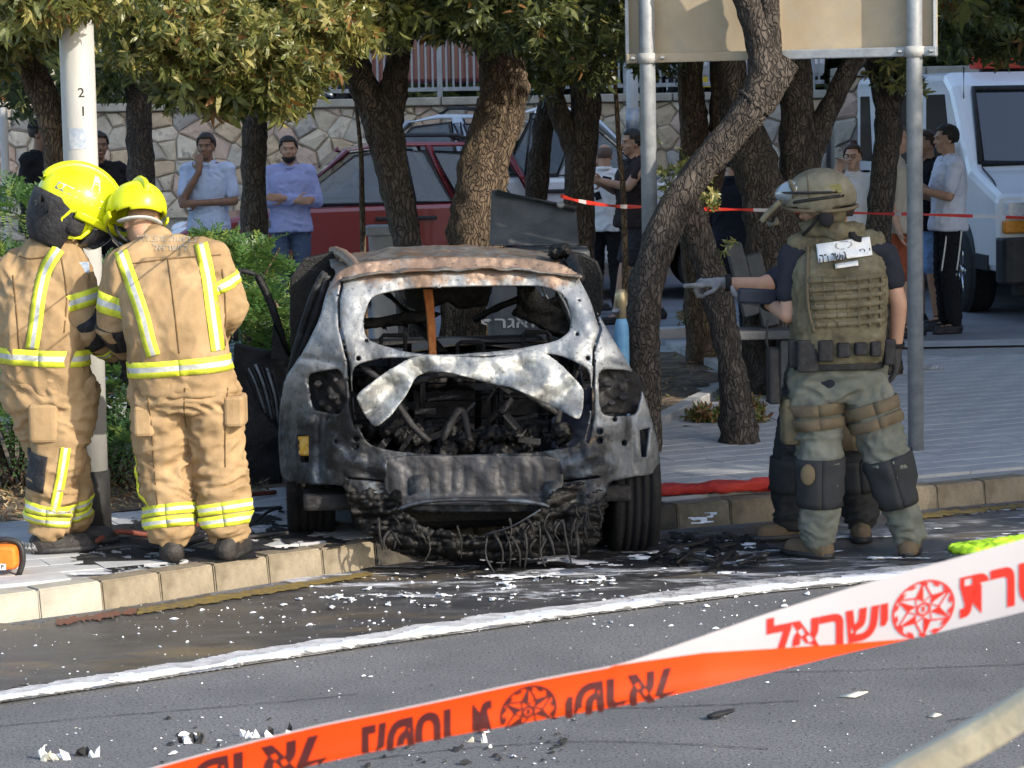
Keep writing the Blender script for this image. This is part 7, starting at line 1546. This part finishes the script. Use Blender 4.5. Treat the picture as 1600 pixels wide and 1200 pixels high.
# charred heap beside the right wheel
rb2 = random.Random(9); hp = [ellip(road(rb2.uniform(1028, 1190), rb2.uniform(842, 890)) + UP * rb2.uniform(.0, .01), (rb2.uniform(.02, .1), .04, rb2.uniform(.006, .022)), 10, 8) for _ in range(40)]
me = remesh(hp, .008, 1, amp=.012, freq=16, amp2=.009, freq2=50); me.materials.append(M_CHAR); o = link('charred_debris', me, base=road(1100, 870)); tag(o, kind='stuff')
for i in range(16):
    p = road(rb2.uniform(1030, 1200), rb2.uniform(845, 892)); o = part('burnt_fragment', xf(box((0, 0, .02), (rb2.uniform(.05, .22), rb2.uniform(.02, .06), .012)), Matrix.Translation(p + UP * .03) @ Matrix.Rotation(rb2.uniform(-.5, .5), 4, 'Y') @ Matrix.Rotation(rb2.uniform(0, 3), 4, 'Z')), M_CHAR if i % 3 else M_SOOT, base=p, bevel=.004); tag(o, 'charred strip of car trim in the burnt heap between wreck and officers', 'debris', 'charred strips beside the wreck')
# single pieces of wreckage on the near road
def shard(name, label, px, py, pieces, mat, seed, sz):
    r = random.Random(seed); p = road(px, py); t = thing(name, label, 'debris', p)
    for k in range(pieces):
        h = sz * r.uniform(.5, 1.2); a = Vector((r.uniform(-1, 1), r.uniform(-.4, .4), 0)) * sz * 1.1
        V = [p + a + Vector((r.uniform(-.5, .5) * sz, r.uniform(-.3, .3) * sz, z)) for z in (0, 0, 0, h * .7, h, h * .6)]
        o = part('fragment', (V, [(0, 1, 2), (0, 1, 4, 3), (1, 2, 5, 4), (2, 0, 3, 5), (3, 4, 5)]), mat if k % 3 else M_CRUMB, t, smooth=False); fixn(o)
M_IVORY = M('ivory_plastic', (.55, .52, .42), (.7, .66, .56), scale=20, rough=.5)
shard('debris_fragment', 'broken ivory plastic lump at the lower left of the road', 84, 1188, 7, M_IVORY, 1, .042); shard('debris_fragment', 'small ivory plastic lump right of the orange tape', 745, 1160, 4, M_IVORY, 2, .03)
shard('debris_fragment', 'grey-white broken lamp piece above the orange tape', 388, 1152, 6, M_HLAMP, 3, .03); shard('debris_fragment', 'black broken plastic corner just above the orange tape', 437, 1150, 4, M_CHIP, 4, .04)
shard('debris_fragment', 'scattered black splinters left of the orange tape', 300, 1160, 8, M_CHIP, 5, .035); shard('debris_fragment', 'black splinters beside the ivory lump', 140, 1182, 5, M_CHIP, 6, .035)
p = road(1126, 1125); o = part('debris_fragment', join(tube(resample([p + Vector((-.045, 0, .012)), p + Vector((0, .01, .02)), p + Vector((.05, 0, .035))], 10), interp([0, .5, 1], [.012, .02, .008], 10), 10, nz=.4, nf=40, flat=.6)), M_CHIP, base=p); tag(o, 'dark chunk of rubber lying alone on the right road', 'debris')
p = road(1335, 1090); o = part('dry_leaf', ([p + Vector((-.06, 0, .004)), p + Vector((0, .02, .016)), p + Vector((.05, .0, .02)), p + Vector((0, -.02, .006))], [(0, 3, 2, 1)]), M_IVORY, base=p, solid=.004); tag(o, 'pale dry leaf on the road below the white tape', 'leaf')
p = road(1460, 1122); o = part('dry_leaf', ([p + Vector((-.02, 0, .004)), p + Vector((0, .012, .016)), p + Vector((.025, .0, .012)), p + Vector((0, -.01, .006))], [(0, 3, 2, 1)]), M_IVORY, base=p, solid=.004); tag(o, 'tiny crumpled leaf near the handrail', 'leaf')

# ---- red flattened hose bag on the pavement
p = pave(1120, 772); a = pave(1022, 776); c = pave(1214, 768); M_REDF = M('red_tarpaulin', (.42, .025, .02), (.58, .05, .035), scale=9, rough=.55, bump=.4, bscale=30)
secs = []
for k in range(16):
    q = a.lerp(c, k / 15); h = .024 + .003 * math.sin(k * 1.1) + .008 * (k / 15); secs.append((q + UP * (h + .008), UP * h, Vector((.1, .32, 0)) * (.20 + .05 * math.sin(k * .9))))
me = remesh([loft(secs, ex=4)], .008, 2, amp=.006, freq=8, squash=3); me.materials.append(M_REDF); o = link('folded_tarpaulin', me, base=p); tag(o, 'folded bright red tarpaulin on the pavement between wreck and officers', 'tarpaulin')
# ---- hoses round the firefighters' feet
M_HOSE = M('hose_red_brown', (.12, .03, .02), (.2, .06, .04), scale=20, rough=.7); M_HOSEK = M('hose_black', (.012, .012, .013), (.03, .03, .03), scale=20, rough=.6)
for lab, pts, m, r in (('reddish hydraulic hose running past the lamp post foot', [(140, 862), (180, 848), (240, 842), (300, 838), (330, 815), (345, 795), (430, 775)], M_HOSE, .013), ('thin black hydraulic hose on the foam behind the boots', [(150, 868), (210, 872), (260, 868), (330, 858), (400, 845), (450, 850)], M_HOSEK, .01), ('grey cable curling beside the right boot', [(300, 842), (335, 826), (380, 832), (420, 815), (440, 800)], M_HOSEK, .007)):
    P = resample([pave(*q) + UP * (.02 + .03 * (i % 2)) for i, q in enumerate(pts)], 50); o = part('hydraulic_hose', tube(P, r, 10), m, base=P[0]); tag(o, lab, 'hose')
# ---- orange rescue saw at the left edge
q = pave(22, 900); Y0 = q.y; t = thing('rescue_saw', 'orange petrol saw with grey filter cap at the left edge', 'saw', q); M_OR = M('saw_orange', (.65, .14, .015), (.75, .2, .03), scale=15, rough=.4)
z = lambda px, py, d=0: pix(px, py, Y0 + d)
part('motor_housing', loft([(z(12, 893) + Vector((0, d, .0)) + UP * .075, Vector((.075 - abs(d) * .2, 0, 0)), Vector((0, 0, .07 - abs(d) * .2))) for d in (-.1, -.06, .06, .1)], ex=4), M_OR, t, bevel=.01)
part('front_handle', tube(resample([z(28, 902, -.05), z(36, 875, -.05), z(30, 850, -.05), z(10, 843, -.05), z(-10, 846, -.05)], 18), .013, 8), M_PLA, t)
for k in range(4): part('cooling_fin', tube([z(34 + k * 5, 858, -.02), z(39 + k * 5, 855, -.02)], .03 - .002 * k, 14), M_GALV if k % 2 else M_POLE, t)
part('makers_plate', box(z(3, 886, -.108), (.035, .004, .028)), M_WHT, t, bevel=.002); V, F = text_vf('P', .02, None, .018); cc = z(2, 889, -.112); part('plate_letter', ([(cc.x + x, cc.y, cc.z + y) for x, y, _ in V], F), M_BLKT, t, smooth=False)
part('rear_handle', tube(resample([z(-10, 850), z(-34, 850), z(-44, 880), z(-20, 896)], 14), .016, 8), M_PLA, t)
# ---- fluorescent vest lying at the right
p = road(1560, 858); me = remesh([ellip(road(1510 + k * 16, 862 - k * 2) + UP * .015, (.09, .12, .02), 12, 8) for k in range(8)], .009, 2, amp=.012, freq=14); me.materials.append(M_FLUO if False else M('lime_cloth', (.35, .62, .02), (.45, .75, .05), scale=10, rough=.8)); o = link('safety_vest', me, base=p); tag(o, 'lime green cloth lying on the wet road at the right edge', 'cloth')
p = pave(1455, 576); me = remesh([ellip(pave(1440 + k * 7, 578) + UP * .015, (.03, .05, .02), 10, 8) for k in range(5)], .008, 1, amp=.01, freq=20); me.materials.append(M_FOAMD); o = link('crumpled_paper', me, base=p); tag(o, 'crumpled pale paper beside the right-hand post', 'paper')

# ---------------------------------------------------------------- police tape in the foreground
YT = 3.3
TOP = [(-60, 1262), (230, 1202), (300, 1182), (400, 1156), (500, 1132), (600, 1112), (700, 1091), (800, 1069), (900, 1050), (960, 1040), (1000, 1028), (1100, 993), (1200, 958), (1330, 918), (1450, 884), (1600, 842), (1760, 795)]
BOT = [(-60, 1340), (230, 1262), (300, 1246), (400, 1216), (500, 1193), (600, 1171), (700, 1151), (800, 1133), (900, 1115), (960, 1105), (1000, 1097), (1100, 1075), (1200, 1051), (1330, 1019), (1450, 992), (1600, 956), (1760, 912)]
FOLD = [(960, 1040), (1000, 1034), (1100, 1020), (1200, 1014), (1330, 1005), (1420, 998)]
xs = np.linspace(-60, 1760, 183)
ft = lambda P, x: np.interp(x, [p[0] for p in P], [p[1] for p in P])
sm_ = lambda P, x: (ft(P, x - 22) + ft(P, x) * 2 + ft(P, x + 22)) / 4
def fold_y(x):
    if x < 960: return float(sm_(TOP, np.array(x))) + 2.5
    if x > 1420: return float(sm_(BOT, np.array(x)))
    return float(ft(FOLD, x))
def tape_pt(x, y, side):
    """side 0: white face, 1: orange face folded towards the viewer"""
    t_ = float(sm_(TOP, np.array(x))); f = fold_y(x); b_ = float(sm_(BOT, np.array(x)))
    if side == 0: d = .012 * math.sin(x * .006) + .010 * ((y - t_) / 90) ** 2
    else: d = .012 * math.sin(x * .006) + .010 * ((f - t_) / 90) ** 2 - .022 * math.sin(min(1, max(0, (y - f) / 80)) * 2.2) - .001
    return pix(x, y, YT + d)
M_TW = thin('tape_white', (.56, .52, .53), (.64, .60, .61), 3, .35, .35, (.75, .7, .7), spec=.5); M_TO = thin('tape_orange', (.66, .05, .0), (.74, .062, .001), 3, .4, .2, (.8, .05, .0), spec=.3)
tp = thing('police_tape', 'twisted white and orange police barrier tape sagging across the foreground', 'barrier tape', pix(800, 1100, YT))
V = []; F = []
for x in xs:
    t_ = float(sm_(TOP, np.array(x))); f = max(fold_y(x), t_ + 2)
    for k in range(7): V.append(tape_pt(x, t_ + (f - t_) * k / 6, 0))
for i in range(len(xs) - 1):
    for k in range(6): a = i * 7 + k; F.append((a, a + 7, a + 8, a + 1))
part('white_side', (V, F), M_TW, tp)
V = []; F = []; xo = xs[xs < 1430]
for x in xo:
    f = fold_y(x); b_ = max(float(sm_(BOT, np.array(x))), f + .2)
    for k in range(7): V.append(tape_pt(x, f + (b_ - f) * k / 6, 1))
for i in range(len(xo) - 1):
    for k in range(6): a = i * 7 + k; F.append((a, a + 7, a + 8, a + 1))
part('orange_side', (V, F), M_TO, tp)
M_RED = M('tape_print_red', (.62, .03, .02), rough=.5); M_BLKI = M('tape_print_black', (.06, .008, .006), rough=.5)
def tape_text(body, x0, x1, base, slope, h, side, mat, flip=False, bold=.035, name='tape_lettering'):
    V, F = text_vf(body, bold, x1 - x0, h)
    bm = bmesh.new(); bm.from_mesh(mesh_of(V, F)); bmesh.ops.triangulate(bm, faces=bm.faces[:])
    for ax_ in (0, 1):
        n_ = int((x1 - x0) / 14) if ax_ == 0 else 5
        for k in range(1, n_):
            co = Vector(((x1 - x0) * k / n_, 0, 0)) if ax_ == 0 else Vector((0, h * k / n_, 0)); bmesh.ops.bisect_plane(bm, geom=bm.verts[:] + bm.edges[:] + bm.faces[:], plane_co=co, plane_no=(1, 0, 0) if ax_ == 0 else (0, 1, 0))
    for v in bm.verts:
        x, y = v.co.x, v.co.y
        if flip: x, y = (x1 - x0) - x, h - y
        v.co = Vector((x0 + x, base + slope * x - y, 0))
    kill = []
    for f in bm.faces:
        c = f.calc_center_median(); fy = fold_y(c.x); lo_, hi_ = (float(sm_(TOP, np.array(c.x))), fy) if side == 0 else (fy, float(sm_(BOT, np.array(c.x))))
        if not (lo_ + 1 < c.y < hi_ - .5): kill.append(f)
    bmesh.ops.delete(bm, geom=kill, context='FACES'); bm.verts.index_update()
    V = [tape_pt(v.co.x, v.co.y, side) - nrm(ray(v.co.x, v.co.y)) * .0012 for v in bm.verts]; F = [tuple(v.index for v in f.verts) for f in bm.faces]; bm.free()
    if F: part(name, (V, F), mat, tp, smooth=False)
def emblem(cx, cy, r, slope, side, mat):
    polys = []
    def P(x, y): return (cx + x * r, cy + slope * x * r - y * r * .92)
    rings = []
    def band(r0, r1, a0, a1, n=20):
        for k in range(n):
            a = a0 + (a1 - a0) * k / n; b_ = a0 + (a1 - a0) * (k + 1) / n; polys.append([P(r0 * math.cos(a), r0 * math.sin(a)), P(r1 * math.cos(a), r1 * math.sin(a)), P(r1 * math.cos(b_), r1 * math.sin(b_)), P(r0 * math.cos(b_), r0 * math.sin(b_))])
    band(.93, 1.0, 0, 6.2832, 40)
    def line(a, b_, w_=.022):
        dx, dy = b_[0] - a[0], b_[1] - a[1]; L_ = math.hypot(dx, dy); nx_, ny_ = -dy / L_ * w_, dx / L_ * w_; polys.append([P(a[0] + nx_, a[1] + ny_), P(b_[0] + nx_, b_[1] + ny_), P(b_[0] - nx_, b_[1] - ny_), P(a[0] - nx_, a[1] - ny_)])
    for k in range(14):
        a = k * 6.2832 / 14; polys.append([P(.84 * math.cos(a), .84 * math.sin(a)), P(.92 * math.cos(a + .12), .92 * math.sin(a + .12)), P(.93 * math.cos(a + .36), .93 * math.sin(a + .36)), P(.82 * math.cos(a + .22), .82 * math.sin(a + .22))])
    for k in range(6):
        b_ = math.pi / 2 + k * math.pi / 3; tip = (.97 * math.cos(b_), .97 * math.sin(b_)); l_ = (.5 * math.cos(b_ + .5236), .5 * math.sin(b_ + .5236)); r_ = (.5 * math.cos(b_ - .5236), .5 * math.sin(b_ - .5236)); m_ = (.26 * math.cos(b_), .26 * math.sin(b_))
        polys.append([P(*tip), P(*l_), P(*m_)]); line(tip, r_, .028); line(r_, m_, .02)
    band(.16, .24, 0, 6.2832, 16); polys.append([P(-.04, -.1), P(.04, -.1), P(.05, .1), P(-.05, .1)])
    V = []; F = []
    for pl in polys:
        c = (sum(p[0] for p in pl) / len(pl), sum(p[1] for p in pl) / len(pl)); fy = fold_y(c[0]); lo_, hi_ = (0, fy) if side == 0 else (fy, float(sm_(BOT, np.array(c[0]))))
        if not (lo_ < c[1] < hi_ - 1): continue
        b0 = len(V); V += [tape_pt(x, y, side) - nrm(ray(x, y)) * .0012 for x, y in pl]; F.append(tuple(range(b0, b0 + len(pl))))
    if F: part('tape_emblem', (V, F), mat, tp, smooth=False)
tape_text('לארשי', 1198, 1388, 1031, -.2, 64, 0, M_RED); emblem(1443, 952, 49, -.22, 0, M_RED); tape_text('תרטשמ', 1500, 1735, 968, -.24, 66, 0, M_RED)
tape_text('תרטשמ', 566, 768, 1193, -.21, 58, 1, M_BLKI, True); emblem(826, 1112, 44, -.2, 1, M_BLKI); tape_text('לארשי', 884, 1060, 1136, -.19, 62, 1, M_BLKI, True); tape_text('לארשי', 280, 512, 1258, -.22, 62, 1, M_BLKI, True); 
# ---- thin tape strung behind: from the bin past the trunks to the right
for lab, pts in (('thin red and white tape strung from the bin lid to the crooked trunk', [(876, 306, 17.2), (905, 314, 17.4), (960, 322, 17.6), (1005, 323, 16.8), (1060, 322, 16.2)]), ('thin red tape stretched behind the officers towards the van', [(1100, 327, 17.6), (1180, 328, 18.2), (1380, 334, 19.2), (1440, 335, 20), (1620, 341, 21)])):
    P = resample([pix(*p) for p in pts], 50); V = []; F = []; FM = []
    for i, p in enumerate(P):
        a = .013 * (.5 + .5 * abs(math.sin(i * .23 + 1))); V += [p + UP * a, p - UP * a + Vector((0, .02 * math.sin(i * .3), 0))]
    for i in range(len(P) - 1): F.append((2 * i, 2 * i + 2, 2 * i + 3, 2 * i + 1)); FM.append(1 if (i // 3) % 5 == 4 else 0)
    o = part('barrier_tape', (V, F, FM), [thin('tape_far_red', (.5, .03, .02), (.6, .05, .03), 4, .4, .25), M_TW], base=P[0]); tag(o, lab, 'barrier tape')
# ---------------------------------------------------------------- handrail at the lower right
M_RAILT = M('rail_cream_paint', (.42, .37, .26), (.56, .5, .37), scale=9, rough=.5, bump=.2, bscale=40, c3=(.33, .28, .2), s3=5)
YR = 2.35; a0 = pix(1330, 1262, YR); P = resample([pix(1250, 1310, YR + .02), pix(1400, 1222, YR), pix(1500, 1168, YR - .02), pix(1600, 1110, YR - .04), pix(1750, 1010, YR - .08)], 30)
t = thing('handrail', 'cream painted metal handrail at the lower right corner', 'handrail', Vector((P[12].x, P[12].y, 0)))
V = []; F = []
for i, p in enumerate(P):
    d = nrm(P[min(i + 1, 29)] - P[max(i - 1, 0)]); up = nrm(UP - d * d.z); sd = d.cross(up)
    for a, b_ in ((-.024, -.014), (-.024, .008), (-.018, .016), (.018, .016), (.024, .008), (.024, -.014)): V.append(p + sd * a + up * b_)
for i in range(29):
    for k in range(6): F.append((i * 6 + k, i * 6 + (k + 1) % 6, (i + 1) * 6 + (k + 1) % 6, (i + 1) * 6 + k))
o = part('rail', (V, F), M_RAILT, t, smooth=False, bevel=.002); fixn(o)
q = pix(1608, 1150, YR - .03); part('baluster', box((q.x, q.y, q.z / 2 - .03), (.02, .02, q.z)), M_RAILT, t, bevel=.003)
q = pix(1330, 1290, YR); part('baluster', box((q.x, q.y, q.z / 2 - .02), (.02, .02, q.z)), M_RAILT, t, bevel=.003)
